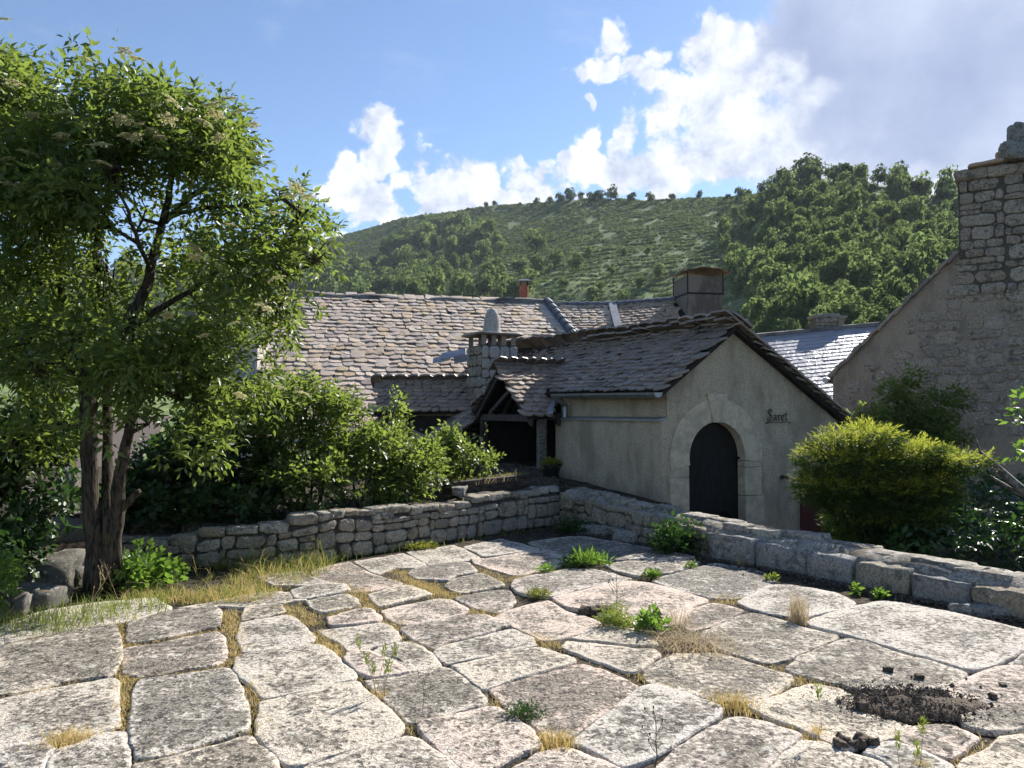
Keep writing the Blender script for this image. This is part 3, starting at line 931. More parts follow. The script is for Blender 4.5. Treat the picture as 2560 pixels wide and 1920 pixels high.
# ------------------------------------------------------------------ stones
def stone_face(name, quad, out, mat, parent, thick=0.05, seed=0, back=0.10, jit=0.10):
    """a squared rubble stone: quad of 4 Vectors on the wall face, bulging towards out"""
    rs = random.Random(seed)
    c = sum(quad, Vector()) / 4
    size = min((quad[1] - quad[0]).length, (quad[3] - quad[0]).length)
    pts = []
    for i in range(4):
        a, b = quad[i], quad[(i + 1) % 4]
        for f in (0.14, 0.38, 0.62, 0.86):
            pts.append(a.lerp(b, f))
    n = len(pts)
    pts = [p + (c - p) * (0.07 if i % 4 in (0, 3) else 0.0) + (p - c).normalized() * rs.uniform(-jit, jit * 0.35) * size * 0.5 for i, p in enumerate(pts)]
    V = [p - out * back for p in pts]
    V += [p for p in pts]
    V += [p + (c - p) * 0.07 + out * thick * rs.uniform(.55, .85) for p in pts]
    V += [p + (c - p) * (0.40 + rs.uniform(-.1, .1)) + out * thick * rs.uniform(0.75, 1.2) for p in pts]
    V.append(c + out * thick * rs.uniform(0.85, 1.1))
    Fc = []
    for r in range(3):
        for i in range(n):
            q = (i + 1) % n
            Fc.append((r * n + i, r * n + q, (r + 1) * n + q, (r + 1) * n + i))
    for i in range(n): Fc.append((3 * n + i, 3 * n + (i + 1) % n, 4 * n))
    me = mesh_py(name, V, Fc, mat, False)
    bm = bmesh.new(); bm.from_mesh(me); bmesh.ops.recalc_face_normals(bm, faces=bm.faces); bm.to_mesh(me); bm.free()
    return add(name, me, parent)


def rubble_mix(w, h, rs, hmin, hmax, wmin, wmax):
    cells, u = [], 0.0
    while u < w - .05:
        seg = min(rs.uniform(.45, 1.0), w - u)
        if w - u - seg < .3: seg = w - u
        for (a, b, c, d) in rubble_cells(seg, h, rs, hmin, hmax, wmin, wmax):
            cells.append((a + u, b, c + u, d))
        u += seg
    return cells


def rubble_cells(w, h, rs, hmin, hmax, wmin, wmax, slope=0.0):
    """irregular courses over a w x h strip -> list of quads (u,v) corners"""
    cells = []
    v = 0.0
    rows = []
    while v < h - hmin * 0.4:
        hh = rs.uniform(hmin, hmax)
        if v + hh > h - hmin * 0.5: hh = h - v
        rows.append((v, v + hh)); v += hh
    bounds = [0] + [r[1] for r in rows]
    for (a, b) in rows:
        u = rs.uniform(-wmax * .5, 0)
        while u < w:
            ww = rs.uniform(wmin, wmax)
            u1 = u + ww
            if b - a > hmax * 0.75 and rs.random() < 0.22 and ww < wmax * .8:
                m = a + (b - a) * rs.uniform(.4, .6)
                cells.append((u, a, u1, m)); cells.append((u, m, u1, b))
            else:
                cells.append((u, a, u1, b))
            u = u1
    return [(max(0, c[0]), c[1], min(w, c[2]), c[3]) for c in cells if min(w, c[2]) - max(0, c[0]) > wmin * 0.5]


def wavy(u, v, s):
    return mnoise.noise(Vector((u * 3.1, v * 4.0, s))) * 0.05, mnoise.noise(Vector((u * 2.3, v * 3.0, s + 9))) * 0.05


def block_stone(name, o, ex, ey, ez, mat, parent, seed, rough=0.12):
    """rounded irregular block, 3x3x2 grid of a box pulled about"""
    rs = random.Random(seed)
    nx, ny, nz = 7, 6, 5
    idx, V = {}, []
    L = min(ex.length, ey.length, ez.length)
    off = Vector((rs.uniform(0, 50), rs.uniform(0, 50), rs.uniform(0, 50)))
    warp_ = [Vector((rs.uniform(-1, 1), rs.uniform(-1, 1), rs.uniform(-1, 1))) * L * rough * .7 for _ in range(8)]
    for i in range(nx):
        for j in range(ny):
            for k in range(nz):
                if i in (0, nx - 1) or j in (0, ny - 1) or k in (0, nz - 1):
                    f = [i / (nx - 1) - .5, j / (ny - 1) - .5, k / (nz - 1) - .5]
                    ext = sum(abs(abs(q) - .5) < 1e-6 for q in f)
                    sh = {1: 1.02, 2: 0.985, 3: 0.95}[ext]
                    p = o + ex * (.5 + f[0] * sh) + ey * (.5 + f[1] * sh) + ez * (.5 + f[2] * sh)
                    for c_ in range(8):
                        w_ = (.5 + f[0] * (1 if c_ & 1 else -1)) * (.5 + f[1] * (1 if c_ & 2 else -1)) * (.5 + f[2] * (1 if c_ & 4 else -1))
                        p = p + warp_[c_] * w_
                    fr_ = 2.2 / max(L, .05)
                    q_ = p * fr_ + off
                    p += Vector((mnoise.noise(q_), mnoise.noise(q_ + Vector((9, 0, 0))), mnoise.noise(q_ + Vector((0, 9, 0))))) * L * (.05 + rough * .45)
                    p += Vector((mnoise.noise(q_ * 2.7), mnoise.noise(q_ * 2.7 + Vector((9, 0, 0))), mnoise.noise(q_ * 2.7 + Vector((0, 9, 0))))) * L * (.03 + rough * .15)
                    idx[i, j, k] = len(V); V.append(p)
    Fc = []
    for k in (0, nz - 1):
        for i in range(nx - 1):
            for j in range(ny - 1): Fc.append((idx[i, j, k], idx[i + 1, j, k], idx[i + 1, j + 1, k], idx[i, j + 1, k]))
    for j in (0, ny - 1):
        for i in range(nx - 1):
            for k in range(nz - 1): Fc.append((idx[i, j, k], idx[i + 1, j, k], idx[i + 1, j, k + 1], idx[i, j, k + 1]))
    for i in (0, nx - 1):
        for j in range(ny - 1):
            for k in range(nz - 1): Fc.append((idx[i, j, k], idx[i, j + 1, k], idx[i, j + 1, k + 1], idx[i, j, k + 1]))
    me = mesh_py(name, V, Fc, mat, True)
    bm = bmesh.new(); bm.from_mesh(me); bmesh.ops.recalc_face_normals(bm, faces=bm.faces); bm.to_mesh(me); bm.free()
    return add(name, me, parent)


def v3(p, z): return Vector((p.x, p.y, z))


# ---- back wall
def back_wall():
    rs = random.Random(21)
    W = empty('stone_wall', v3(CORNER, 0))
    tag(W, 'long dry stone wall along the back of the court, running to the tree', 'wall')

    def top(u): return afr(u)[3] + 0.022 * math.sin(u * 2.1) + 0.018 * math.sin(u * 5.3 + 1)
    V, Fc = [], []
    N = 70
    for i in range(N + 1):
        u = LA * i / N
        p, d, n, h = afr(u)
        b, n3 = v3(p, 0), v3(n, 0)
        t = top(u) - 0.035
        for (dd, z) in ((0.05, -0.2), (0.055, t - 0.02), (0.12, t + 0.01 + 0.02 * rs.random()), (0.28, t + 0.015 + 0.03 * rs.random()), (0.42, t + 0.01 * rs.random()), (0.5, -0.4)):
            V.append(b + n3 * dd + Vector((0, 0, z)))
    for i in range(N):
        for j in range(5):
            a = i * 6 + j
            Fc.append((a, a + 1, a + 7, a + 6))
    Fc.append((0, 5, 4, 3, 2, 1)); e = N * 6
    Fc.append((e, e + 1, e + 2, e + 3, e + 4, e + 5))
    add('wall_core', mesh_py('wall_core', V, Fc, M['mortar'], True), W)
    k = 0
    for (u0, v0, u1, v1) in rubble_mix(LA, 0.41, rs, 0.09, 0.24, 0.11, 0.38):
        q = []
        for (u, v) in ((u0, v0), (u1, v0), (u1, v1), (u0, v1)):
            du, dv = wavy(u, v, 3)
            uu = u + du * .8
            q.append(v3(afr(uu)[0], v * top(uu) / 0.5 + dv * .7 - 0.01))
        k += 1
        stone_face('stone', q, -v3(afr((u0 + u1) / 2)[2], 0), M['wall'], W, rs.uniform(0.015, 0.045), 1000 + k, 0.10, 0.20)

    def flat(u, w, h, off, dep, z, mt, seed, rg):
        p, d, n, _ = afr(u)
        block_stone('stone', v3(p, z) + v3(n, 0) * off, v3(d, 0) * w, v3(n, 0) * dep, Vector((0, 0, h)), mt, W, seed, rg)
    u = 0.05
    while u < LA - 0.2:                                     # flatter top course
        w = rs.uniform(0.12, 0.32)
        h = rs.uniform(0.05, 0.10)
        flat(u, w * .95, h, -rs.uniform(0.0, 0.035), rs.uniform(.17, .25), top(u) - h + rs.uniform(-.01, .015), M['cap'] if rs.random() < .5 else M['wall'], 1300 + k, 0.28)
        k += 1
        u += w
    u = 0.1
    while u < LA - 0.2:
        w = rs.uniform(0.2, 0.42)
        if rs.random() < 0.6:
            flat(u, w * .9, .07, rs.uniform(0.22, 0.26), rs.uniform(.16, .24), top(u) - 0.085 + rs.uniform(-.01, .01), M['cap'], 1500 + k, 0.18)
        k += 1
        u += w
    flat(2.75, .5, .045, -.03, .24, top(2.8) - .01, M['cap'], 77, .12)


back_wall()


# ---- right wall
def right_wall():
    rs = random.Random(5)
    W = empty('stone_wall', v3(BPTS[2], 0))
    tag(W, 'low broad mossy stone wall of big granite blocks, in front of the arched doorway', 'wall')
    L = [0.0]
    for a, b in zip(BPTS[:-1], BPTS[1:]): L.append(L[-1] + (b - a).length)

    def fr(u):
        u = min(max(u, 0), L[-1] - 1e-4)
        j = max(q for q in range(len(BPTS) - 1) if L[q] <= u)
        f = (u - L[j]) / (L[j + 1] - L[j])
        p = BPTS[j].lerp(BPTS[j + 1], f)
        d = (BPTS[j + 1] - BPTS[j]).normalized()
        h = BH[j] + (BH[j + 1] - BH[j]) * f
        return p, d, Vector((-d.y, d.x)) if Vector((-d.y, d.x)).y > 0 else Vector((d.y, -d.x)), h
    N = 110
    V, Fc = [], []
    for i in range(N + 1):
        u = L[-1] * i / N
        p, d, n, h = fr(u)
        n3 = v3(n, 0)
        b = v3(p, 0)
        wob = mnoise.noise(Vector((u * 2.2, 0, 0)))
        prof = [(0.04, -0.25), (0.045, h - 0.05), (0.10, h - 0.005), (0.2, h + 0.03), (0.32, h + 0.045), (0.43, h + 0.035), (0.52 + 0.03 * wob, h - 0.02), (0.56, h - 0.1), (0.60, -0.75)]
        for j, (dd, z) in enumerate(prof):
            zz = z + (0.028 * mnoise.noise(Vector((u * 4, dd * 7, 3))) + 0.03 * mnoise.noise(Vector((u * 1.4, dd * 3, 8))) if 1 < j < 8 else 0)
            V.append(b + n3 * dd + Vector((0, 0, zz)))
    m = 9
    for i in range(N):
        for j in range(m - 1):
            a = i * m + j
            Fc.append((a, a + 1, a + m + 1, a + m))
    core = add('wall_core', mesh_py('wall_core', V, Fc, M['cap'], True), W)
    k = 0
    # rubble near the corner, dressed blocks further on
    for (u0, v0, u1, v1) in rubble_mix(2.9, 0.44, rs, 0.11, 0.26, 0.14, 0.40):
        q = []
        for (u, v) in ((u0, v0), (u1, v0), (u1, v1), (u0, v1)):
            p, d, n, h = fr(u + wavy(u, v, 5)[0])
            q.append(v3(p, v * (h - 0.01) / 0.44 + wavy(u, v, 6)[1] * .8))
        stone_face('stone', q, -v3(n, 0), M['wall'], W, rs.uniform(.02, .055), 2000 + k, 0.1, 0.24)
        k += 1
    u = 2.92
    while u < L[-1] - 0.7:
        w = rs.uniform(0.38, 0.66)
        p, d, n, h = fr(u)
        p1, d1, n1, h1 = fr(u + w * 0.97)
        hh = (h + h1) / 2 * rs.uniform(.9, 1.06) + 0.02
        o = v3(p, -0.04) - v3(n, 0) * rs.uniform(0.02, 0.06)
        block_stone('stone', o, v3(p1 - p, 0), v3(n, 0) * rs.uniform(.17, .27), Vector((0, 0, hh)), M['wall'] if rs.random() < .6 else M['rock'], W, 2300 + k, 0.13)
        k += 1
        u += w + 0.015
    # flat crusted stones lying on top
    u = 0.3
    while u < 8.0:
        p, d, n, h = fr(u)
        w = rs.uniform(.25, .5)
        if rs.random() < 0.62:
            o = v3(p, h - 0.03 + rs.uniform(-.015, .015)) + v3(n, 0) * rs.uniform(0.10, 0.28)
            block_stone('stone', o, v3(d, 0) * w, v3(n, 0) * rs.uniform(.18, .26), Vector((0, 0, 0.075)), M['cap'], W, 2600 + k, 0.2)
        k += 1
        u += w * .8
    # foot stones sticking out at the inner corner
    for i, (px, py, w, dpt, h) in enumerate([(1480, 1332, .45, .28, .14), (1560, 1352, .30, .2, .16), (1500, 1318, .3, .2, .24), (2440, 1528, .42, .12, .09)]):
        g = gnd(px, py)
        block_stone('stone', g - Vector((w / 2, 0, 0.03)), Vector((w, -w * .45, 0)), Vector((dpt * .5, dpt, 0)), Vector((0, 0, h)), M['rock'], W, 2800 + i, 0.28)


right_wall()


# ------------------------------------------------------------------ roofs
def tile_mesh(name, mat, seed, thick=0.09, roundness=1.0):
    """unit roofing stone: x -.5...5, y 0 (lower end)..1, with a rounded lower edge"""
    rs = random.Random(seed)
    r = roundness
    o = [(-.5, .40 * r + .02), (-.46, .17 * r), (-.29, .03 * r), (0, -.02 * r), (.29, .03 * r), (.46, .17 * r), (.5, .40 * r + .02), (.5, 1), (-.5, 1)]
    jt = min(1.0, .25 + r)
    o = [(x + rs.uniform(-.035, .035) * jt, y + rs.uniform(-.03, .03) * jt) for x, y in o]
    n = len(o)
    V = [(x, y, thick * (.75 + rs.random() * .4) if y < .9 else thick) for x, y in o] + [(x * 1.02, y - 0.01, 0) for x, y in o]
    V.append((rs.uniform(-.1, .1), .45, thick * rs.uniform(1.0, 1.35)))
    Fc = [(i, (i + 1) % n, 2 * n) for i in range(n)]
    Fc += [(i + n, (i + 1) % n + n, (i + 1) % n, i) for i in range(n)]
    return mesh_py(name, V, Fc, mat)


def mesh_arrays(me):
    V = np.zeros(len(me.vertices) * 3, np.float32); me.vertices.foreach_get('co', V)
    me.calc_loop_triangles()
    T = np.zeros(len(me.loop_triangles) * 3, np.int32); me.loop_triangles.foreach_get('vertices', T)
    return V.reshape(-1, 3), T.reshape(-1, 3)


def join_instances(name, protos, items, mat, smooth=False):
    """items: list of (proto index, 4x4 matrix) joined into one mesh"""
    arr = [mesh_arrays(p) for p in protos]
    Vs, Ts, off = [], [], 0
    for pi, mt in items:
        V, T = arr[pi]
        A = np.array(mt)
        Vs.append(V @ A[:3, :3].T + A[:3, 3])
        Ts.append(T + off)
        off += len(V)
    return mesh_np(name, np.concatenate(Vs), np.concatenate(Ts), mat, smooth, not smooth)


def lay_tiles(roof, O, U, Vd, Lu, Lv, expo, wid, mat, seed, inside=None, seen=None, roundness=1.0, length=1.9, thick=0.028, jitter=1.0, tname='roof_tile', limit=300):
    """courses of stones on the roof plane O + u*U + v*V; the ones that show largest become parts, the rest one mass"""
    rs = random.Random(seed)
    U, Vd = U.normalized(), Vd.normalized()
    Nn = U.cross(Vd).normalized()
    if Nn.z < 0: Nn = -Nn
    protos = [tile_mesh(tname, mat, seed * 10 + i, thick / (expo * length) * 1.0, roundness) for i in range(7)]
    items = []
    rows = int(Lv / expo) + 1
    for r in range(rows):
        v = r * expo
        u = -rs.uniform(0, wid)
        while u < Lu:
            w = wid * rs.uniform(.78, 1.25)
            uc = u + w / 2
            u += w * 0.985
            if not (0 <= uc <= Lu) or (inside and not inside(uc, v)): continue
            vv = v + rs.gauss(0, expo * .07 * jitter)
            ln = expo * length
            tilt = thick * 1.15 / expo
            a = rs.gauss(0, 0.035 * jitter)
            X = (U * math.cos(a) + Vd * math.sin(a))
            Y = (Vd * math.cos(a) - U * math.sin(a))
            Y = (Y - Nn * (tilt + rs.gauss(0, .032 * jitter))).normalized()
            X = (X + Nn * rs.gauss(0, 0.04 * jitter)).normalized()
            Z = X.cross(Y).normalized()
            if Z.dot(Nn) < 0: X = -X; Z = -Z
            p = O + U * uc + Vd * vv + Nn * (tilt * ln * 0.55 + 0.004)
            m = Matrix(((X.x * w, Y.x * ln, Z.x * ln, p.x), (X.y * w, Y.y * ln, Z.y * ln, p.y), (X.z * w, Y.z * ln, Z.z * ln, p.z), (0, 0, 0, 1)))
            items.append((rs.randrange(7), m, p))
    if seen:
        vis = [it for it in items if seen(*proj(it[2]))]
    else:
        vis = [it for it in items if 0 < proj(it[2])[0] < 2560 and 0 < proj(it[2])[1] < 1920]
    vis.sort(key=lambda it: (it[2] - Vector((0, 0, CAMZ))).length)
    single = set(id(it) for it in vis[:limit])
    rest = [(it[0], it[1]) for it in items if id(it) not in single]
    for it in items:
        if id(it) in single:
            o = bpy.data.objects.new(tname, protos[it[0]])
            link(o, roof)
            o.matrix_basis = it[1]
    if rest:
        o = add(tname + 's', join_instances(tname + 's', protos, rest, mat), roof)
        o['kind'] = 'stuff'
    return len(items)


def plane_mesh(pts, mat, name, thick=0.06):
    n = (pts[1] - pts[0]).cross(pts[2] - pts[0]).normalized()
    if n.z < 0: n = -n
    return MB().prism([p - n * 0.005 for p in pts], -n * thick).mesh(name, mat)


# ---- small gabled house with the arched doorway
def chapel():
    Hs = empty('gabled_outbuilding', chp(1.3, 0, -0.80))
    tag(Hs, 'small rendered outbuilding with arched stone doorway and mossy stone roof', 'house')
    T_AP, Z_AP, Z_EV, T_R, Z_R = 1.29, 2.98, 2.08, 3.86, 1.42
    cz, ct, ri, ro = 0.86, 0.985, 0.565, 0.94
    # gable wall with the arched hole
    bm = bmesh.new()
    outer = [chp(-.12, 0, -0.9), chp(3.7, 0, -0.9), chp(3.7, 0, 1.45), chp(T_AP, 0, Z_AP - 0.06), chp(0, 0, Z_EV - 0.04), chp(0, 0, 1.468), chp(-.10, 0, 1.45)]
    ov = [bm.verts.new(p) for p in outer]
    oe = [bm.edges.new((ov[i], ov[(i + 1) % len(ov)])) for i in range(len(ov))]
    rr = ri + 0.12
    hole = [chp(ct - rr, 0, -0.8)] + [chp(ct - rr * math.cos(math.pi * i / 20), 0, cz + rr * math.sin(math.pi * i / 20)) for i in range(21)] + [chp(ct + rr, 0, -0.8)]
    hv = [bm.verts.new(p) for p in hole]
    he = [bm.edges.new((hv[i], hv[(i + 1) % len(hv)])) for i in range(len(hv))]
    bmesh.ops.triangle_fill(bm, use_beauty=True, use_dissolve=False, edges=oe + he)
    bmesh.ops.recalc_face_normals(bm, faces=bm.faces)
    me = bpy.data.meshes.new('gable_wall'); bm.to_mesh(me); bm.free(); me.materials.append(M['render'])
    add('gable_wall', me, Hs)
    # dressed stones of the arch
    gn = v3(Vector((SA, -CA)), 0)       # outward of the gable

    def ring(a0, a1, r0, r1, proud, depth=0.42):
        k = 10
        pts = [chp(ct - r1 * math.cos(a0 + (a1 - a0) * i / k), 0, cz + r1 * math.sin(a0 + (a1 - a0) * i / k)) for i in range(k + 1)]
        pts += [chp(ct - r0 * math.cos(a1 + (a0 - a1) * i / k), 0, cz + r0 * math.sin(a1 + (a0 - a1) * i / k)) for i in range(k + 1)]
        return MB().prism([p + gn * proud for p in pts], -gn * depth)
    e = 0.006
    ring(rad(-12) + e, rad(79), ri, ro, 0.022).build('arch_stone', M['archstone'], Hs, bevel=0.008)
    ring(rad(101.5), rad(187) - e, ri, ro, 0.024).build('arch_stone', M['archstone'], Hs, bevel=0.008)
    ks = [chp(ct - 0.10, 0, cz + ri - 0.01), chp(ct + 0.10, 0, cz + ri - 0.01), chp(ct + 0.215, 0, cz + ro + 0.075), chp(ct - 0.215, 0, cz + ro + 0.075)]
    MB().prism([p + gn * 0.04 for p in ks], -gn * 0.42).build('keystone', M['archstone'], Hs, bevel=0.008)
    zl, zr = cz - ro * math.sin(rad(12)) - 0.005, cz - ro * math.sin(rad(7)) - 0.005
    for (t0, t1, z0, z1, pr) in [(ct - ro + .01, ct - ri, -0.85, zl - 0.1, 0.010), (ct + ri, ct + ro - .01, 0.22, zr - 0.06, 0.018), (ct + ri, ct + ro + .03, -0.85, 0.21, 0.024), (ct - ro + .015, ct - ri, zl - 0.095, zl + 0.075, 0.008), (ct + ri, ct + ro - .015, zr - .055, zr + 0.045, 0.012)]:
        MB().box(chp(t0, 0, z0) + gn * pr, chp(t1, 0, z0) - chp(t0, 0, z0), -gn * 0.42, Vector((0, 0, (z1 - z0) * CK))).build('jamb_stone', M['archstone'], Hs, bevel=0.008)
    # door leaf inside the arch
    d = ri + 0.06
    pts = [chp(ct - d, 0.15, -0.85)] + [chp(ct - d * math.cos(math.pi * i / 20), 0.15, cz + d * math.sin(math.pi * i / 20)) for i in range(21)] + [chp(ct + d, 0.15, -0.85)]
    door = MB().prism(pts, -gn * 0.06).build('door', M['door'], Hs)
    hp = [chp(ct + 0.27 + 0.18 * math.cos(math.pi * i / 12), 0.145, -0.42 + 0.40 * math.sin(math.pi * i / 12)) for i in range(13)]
    MB().prism([chp(ct + .45, .145, -.85)] + hp + [chp(ct + .09, .145, -.85)], gn * 0.006).build('opening_shade_panel', M['black'], door)  # thin black panel on the leaf, painted darkness instead of a hole
    add('hinge', MB().tube([chp(ct - ri, .11, 0.60), chp(ct - ri + .06, .11, 0.60)], [.018, .018]).mesh('hinge', M['iron']), door)
    add('hinge', MB().tube([chp(ct + ri, .11, 0.83), chp(ct + ri - .06, .11, 0.83)], [.018, .018]).mesh('hinge', M['iron']), door)
    # dark red door further along the gable
    MB().box(chp(2.78, -0.0, -0.62) + gn * 0.03, chp(3.6, 0, 0) - chp(2.78, 0, 0), -gn * 0.05, Vector((0, 0, (1.05) * CK))).build('red_door', M['redwood'], Hs)
    # side wall, thicker below its ledge
    sn = v3(Vector((-CA, -SA)), 0)
    MB().box(chp(0.004, 0.03, -0.9), chp(0, 3.29, 0) - chp(0, 0, 0), -sn * 0.30, Vector((0, 0, (2.88) * CK))).build('side_wall', M['render'], Hs)
    MB().prism([chp(-0.002, .002, -0.88), chp(-0.002, .002, 1.465), chp(-0.10, .002, 1.445), chp(-0.12, .002, -0.88)], chp(0, 3.34, 0) - chp(0, 0, 0)).build('lower_side_wall', M['render'], Hs)
    MB().prism([chp(0.0, -.015, 1.475), chp(0.0, -.015, 1.505), chp(-0.15, -.015, 1.47), chp(-0.15, -.015, 1.44)], chp(0, 3.1, 0) - chp(0, 0, 0)).build('ledge', M['lead'], Hs)
    # back part of the body, the closed sides
    MB().box(chp(3.65, 0.02, -0.9), chp(0, 9.6, 0) - chp(0, 0, 0), -v3(Vector((CA, SA)), 0) * 0.2, Vector((0, 0, (2.35) * CK))).build('far_side_wall', M['render'], Hs)
    MB().box(chp(0.05, 5.75, -0.9), chp(0, 4.0, 0) - chp(0, 0, 0), v3(Vector((CA, SA)), 0) * 0.25, Vector((0, 0, (2.2) * CK))).build('side_wall', M['render'], Hs)
    MB().box(chp(0.02, 9.6, -0.9), chp(3.6, 0, 0) - chp(0, 0, 0), chp(0, .2, 0) - chp(0, 0, 0), Vector((0, 0, (2.35) * CK))).build('back_wall', M['render'], Hs)
    # roof planes
    RISE = 0.22                                 # ridge climbs a little to the back
    ap = lambda s: chp(T_AP, s, Z_AP + RISE * s / 8.5)
    S1 = 9.8
    ev0, ev1 = chp(-0.22, -0.14, Z_EV - 0.19), chp(-0.22, S1, Z_EV - 0.19 + RISE * 0.6)
    roof = add('roof', plane_mesh([ev0, ap(-0.14), ap(S1), ev1], M['underroof'], 'roof'), Hs)
    rp = plane_mesh([chp(T_R, -0.14, Z_R - .02), ap(-0.14), ap(S1), chp(T_R, S1, Z_R + .1)], M['underroof'], 'roof_back')
    back = add('roof_back', rp, Hs)
    U = ev1 - ev0
    Vd = (ap(-0.14) - ev0); Lv = Vd.length
    Un = U.normalized(); Vd = (Vd - Un * Vd.dot(Un))

    def ins(u, v):
        # leave out what lies under the porch roof
        t_, s_ = -0.22 + v / Lv * 1.5, u - 0.14
        half = max(0, 1.33 * (1 - (v / Lv * 1.0) / 0.62)) if v < Lv * .62 else 0
        return not (abs(s_ - 4.45) < half - 0.05)
    lay_tiles(roof, ev0, U, Vd, U.length, Vd.length, 0.112, 0.20, M['tiledark'], 31, ins, lambda x, y: 1280 < x < 1850, 1.0, thick=0.026, jitter=1.6)
    bo = chp(T_R, -0.14, Z_R - .02)
    Ub = chp(T_R, S1, Z_R + .1) - bo
    Vb = ap(-0.14) - bo; Vb = Vb - Ub.normalized() * Vb.dot(Ub.normalized())
    lay_tiles(back, bo, Ub, Vb, 4.0, Vb.length, 0.16, 0.22, M['tiledark'], 32, None, None, 1.0, thick=0.034, jitter=1.5, limit=120)
    # ridge stones standing up over the crest
    rs = random.Random(3)
    pr = [tile_mesh('ridge_stone', M['tiledark'], 60 + i, 0.10, 1.0) for i in range(4)]
    s = -0.1
    Vr = (chp(T_R, 0, Z_R) - chp(T_AP, 0, Z_AP)).normalized()
    Ar = (ap(5) - ap(0)).normalized()
    while s < 9.2:
        w = rs.uniform(.30, .40)
        Y = (Vr + Vector((0, 0, rs.uniform(-.12, .10)))).normalized()
        X = (Ar + Vector((0, 0, -rs.uniform(.12, .30)))).normalized()
        Z = X.cross(Y).normalized()
        if Z.z < 0: X = -X; Z = -Z
        p = ap(s) - Y * rs.uniform(.20, .27) + Vector((0, 0, 0.05))
        ln = 0.46
        o = bpy.data.objects.new('ridge_stone', pr[rs.randrange(4)]); link(o, roof)
        o.matrix_basis = Matrix(((X.x * w, Y.x * ln, Z.x * ln, p.x), (X.y * w, Y.y * ln, Z.y * ln, p.y), (X.z * w, Y.z * ln, Z.z * ln, p.z), (0, 0, 0, 1)))
        s += w * 0.95 / CK
    # verge stones along the gable edge, right slope
    for i in range(17):
        f = i / 16.0
        p = chp(T_AP + (T_R - T_AP) * f, -0.16, Z_AP + (Z_R - Z_AP) * f + 0.05)
        X = v3(Vector((-SA, CA)), 0); Y = (chp(T_AP, 0, Z_AP) - chp(T_R, 0, Z_R)).normalized()
        Y = (Y + Vector((0, 0, (.12) * CK)) * -1).normalized()
        Z = X.cross(Y).normalized()
        if Z.z < 0: X = -X; Z = -Z
        o = bpy.data.objects.new('verge_stone', pr[i % 4]); link(o, back)
        w, ln = .34, .33
        p = p + v3(Vector((-SA, CA)), 0) * 0.1
        o.matrix_basis = Matrix(((X.x * w, Y.x * ln, Z.x * ln, p.x), (X.y * w, Y.y * ln, Z.y * ln, p.y), (X.z * w, Y.z * ln, Z.z * ln, p.z), (0, 0, 0, 1)))
    # lower slope running on past the porch, behind it
    c0_, c1_ = chp(-0.18, 5.7, Z_EV - 0.2 + RISE * .35), chp(-0.18, S1, Z_EV - 0.2 + RISE * .6)
    lo0, lo1 = chp(-1.5, 5.7, 0.85), chp(-1.5, S1, 0.95)
    low = add('roof_lower', plane_mesh([lo0, c0_, c1_, lo1], M['underroof'], 'roof_lower'), Hs)
    Ul = lo1 - lo0; Vl = c0_ - lo0; Vl = Vl - Ul.normalized() * Vl.dot(Ul.normalized())
    lay_tiles(low, lo0, Ul, Vl, Ul.length, Vl.length, 0.13, 0.2, M['tiledark'], 33, None, None, 1.0, thick=0.026, jitter=1.4, limit=120)
    # gutter: half pipe with a turned end
    g0, g1 = chp(-0.31, -0.20, Z_EV - 0.20), chp(-0.31, 3.02, Z_EV - 0.16)
    gx = (g1 - g0).normalized(); gy = sn
    V, Fc = [], []
    for i, (c, p) in enumerate(((0, g0), (1, g1))):
        for r in (0.075, 0.066):
            for j in range(9):
                an = math.pi + math.pi * j / 8
                V.append(p + gy * math.cos(an) * r + Vector((0, 0, math.sin(an) * r)))
    for j in range(8):
        Fc += [(j, j + 1, 19 + j, 18 + j), (9 + j, 10 + j, 28 + j, 27 + j), (j, 9 + j, 10 + j, j + 1)]
    Fc += [(0, 18, 27, 9), (8, 17, 35, 26)]
    Fc.append(tuple(range(0, 9)))
    gut = add('gutter', mesh_py('gutter', V, Fc, M['zinc']), Hs)
    for s_ in (0.15, 1.0, 1.9, 2.75):
        p = g0 + gx * s_
        MB().tube([p + gy * math.cos(math.pi + math.pi * j / 8) * .079 + Vector((0, 0, math.sin(math.pi + math.pi * j / 8) * .079)) for j in range(9)], [.006] * 9, 5).build('gutter_bracket', M['zinc'], gut)
    MB().tube([g1 - gx * .06 + Vector((0, 0, -.06)), g1 - gx * .06 - sn * 0.18 + Vector((0, 0, -0.2)), g1 - gx * .06 - sn * 0.18 + Vector((0, 0, -0.40))], [.05, .05, .05], 10).build('downpipe', M['zinc'], Hs)
    # porch
    SP, HW, TF, ZR, ZE = 4.45, 1.35, -0.80, 2.52, 1.50
    a = v3(Vector((-SA, CA)), 0) * CK; g = v3(Vector((CA, SA)), 0) * CK
    for sg, nm in ((-1, 'porch_roof'), (1, 'porch_roof')):
        pts = [chp(TF, SP, ZR), chp(0.72, SP, ZR), chp(-0.35, SP + sg * HW, ZE), chp(TF, SP + sg * HW, ZE)]
        pr_ = add(nm, plane_mesh(pts, M['underroof'], nm), Hs)
        O_ = chp(TF - 0.06, SP + sg * (HW + .04), ZE - .03)
        Vp = chp(TF, SP, ZR) - chp(TF, SP + sg * HW, ZE)
        Lp = Vp.length
        Up = g if sg < 0 else g
        lay_tiles(pr_, O_, Up, Vp, 1.75, Lp, 0.13, 0.19, M['tilebrown'] if sg < 0 else M['tiledark'], 41 + sg, lambda u, v: u < 0.50 + 1.15 * v / Lp, None, 1.05, thick=0.028, jitter=1.2, limit=150)
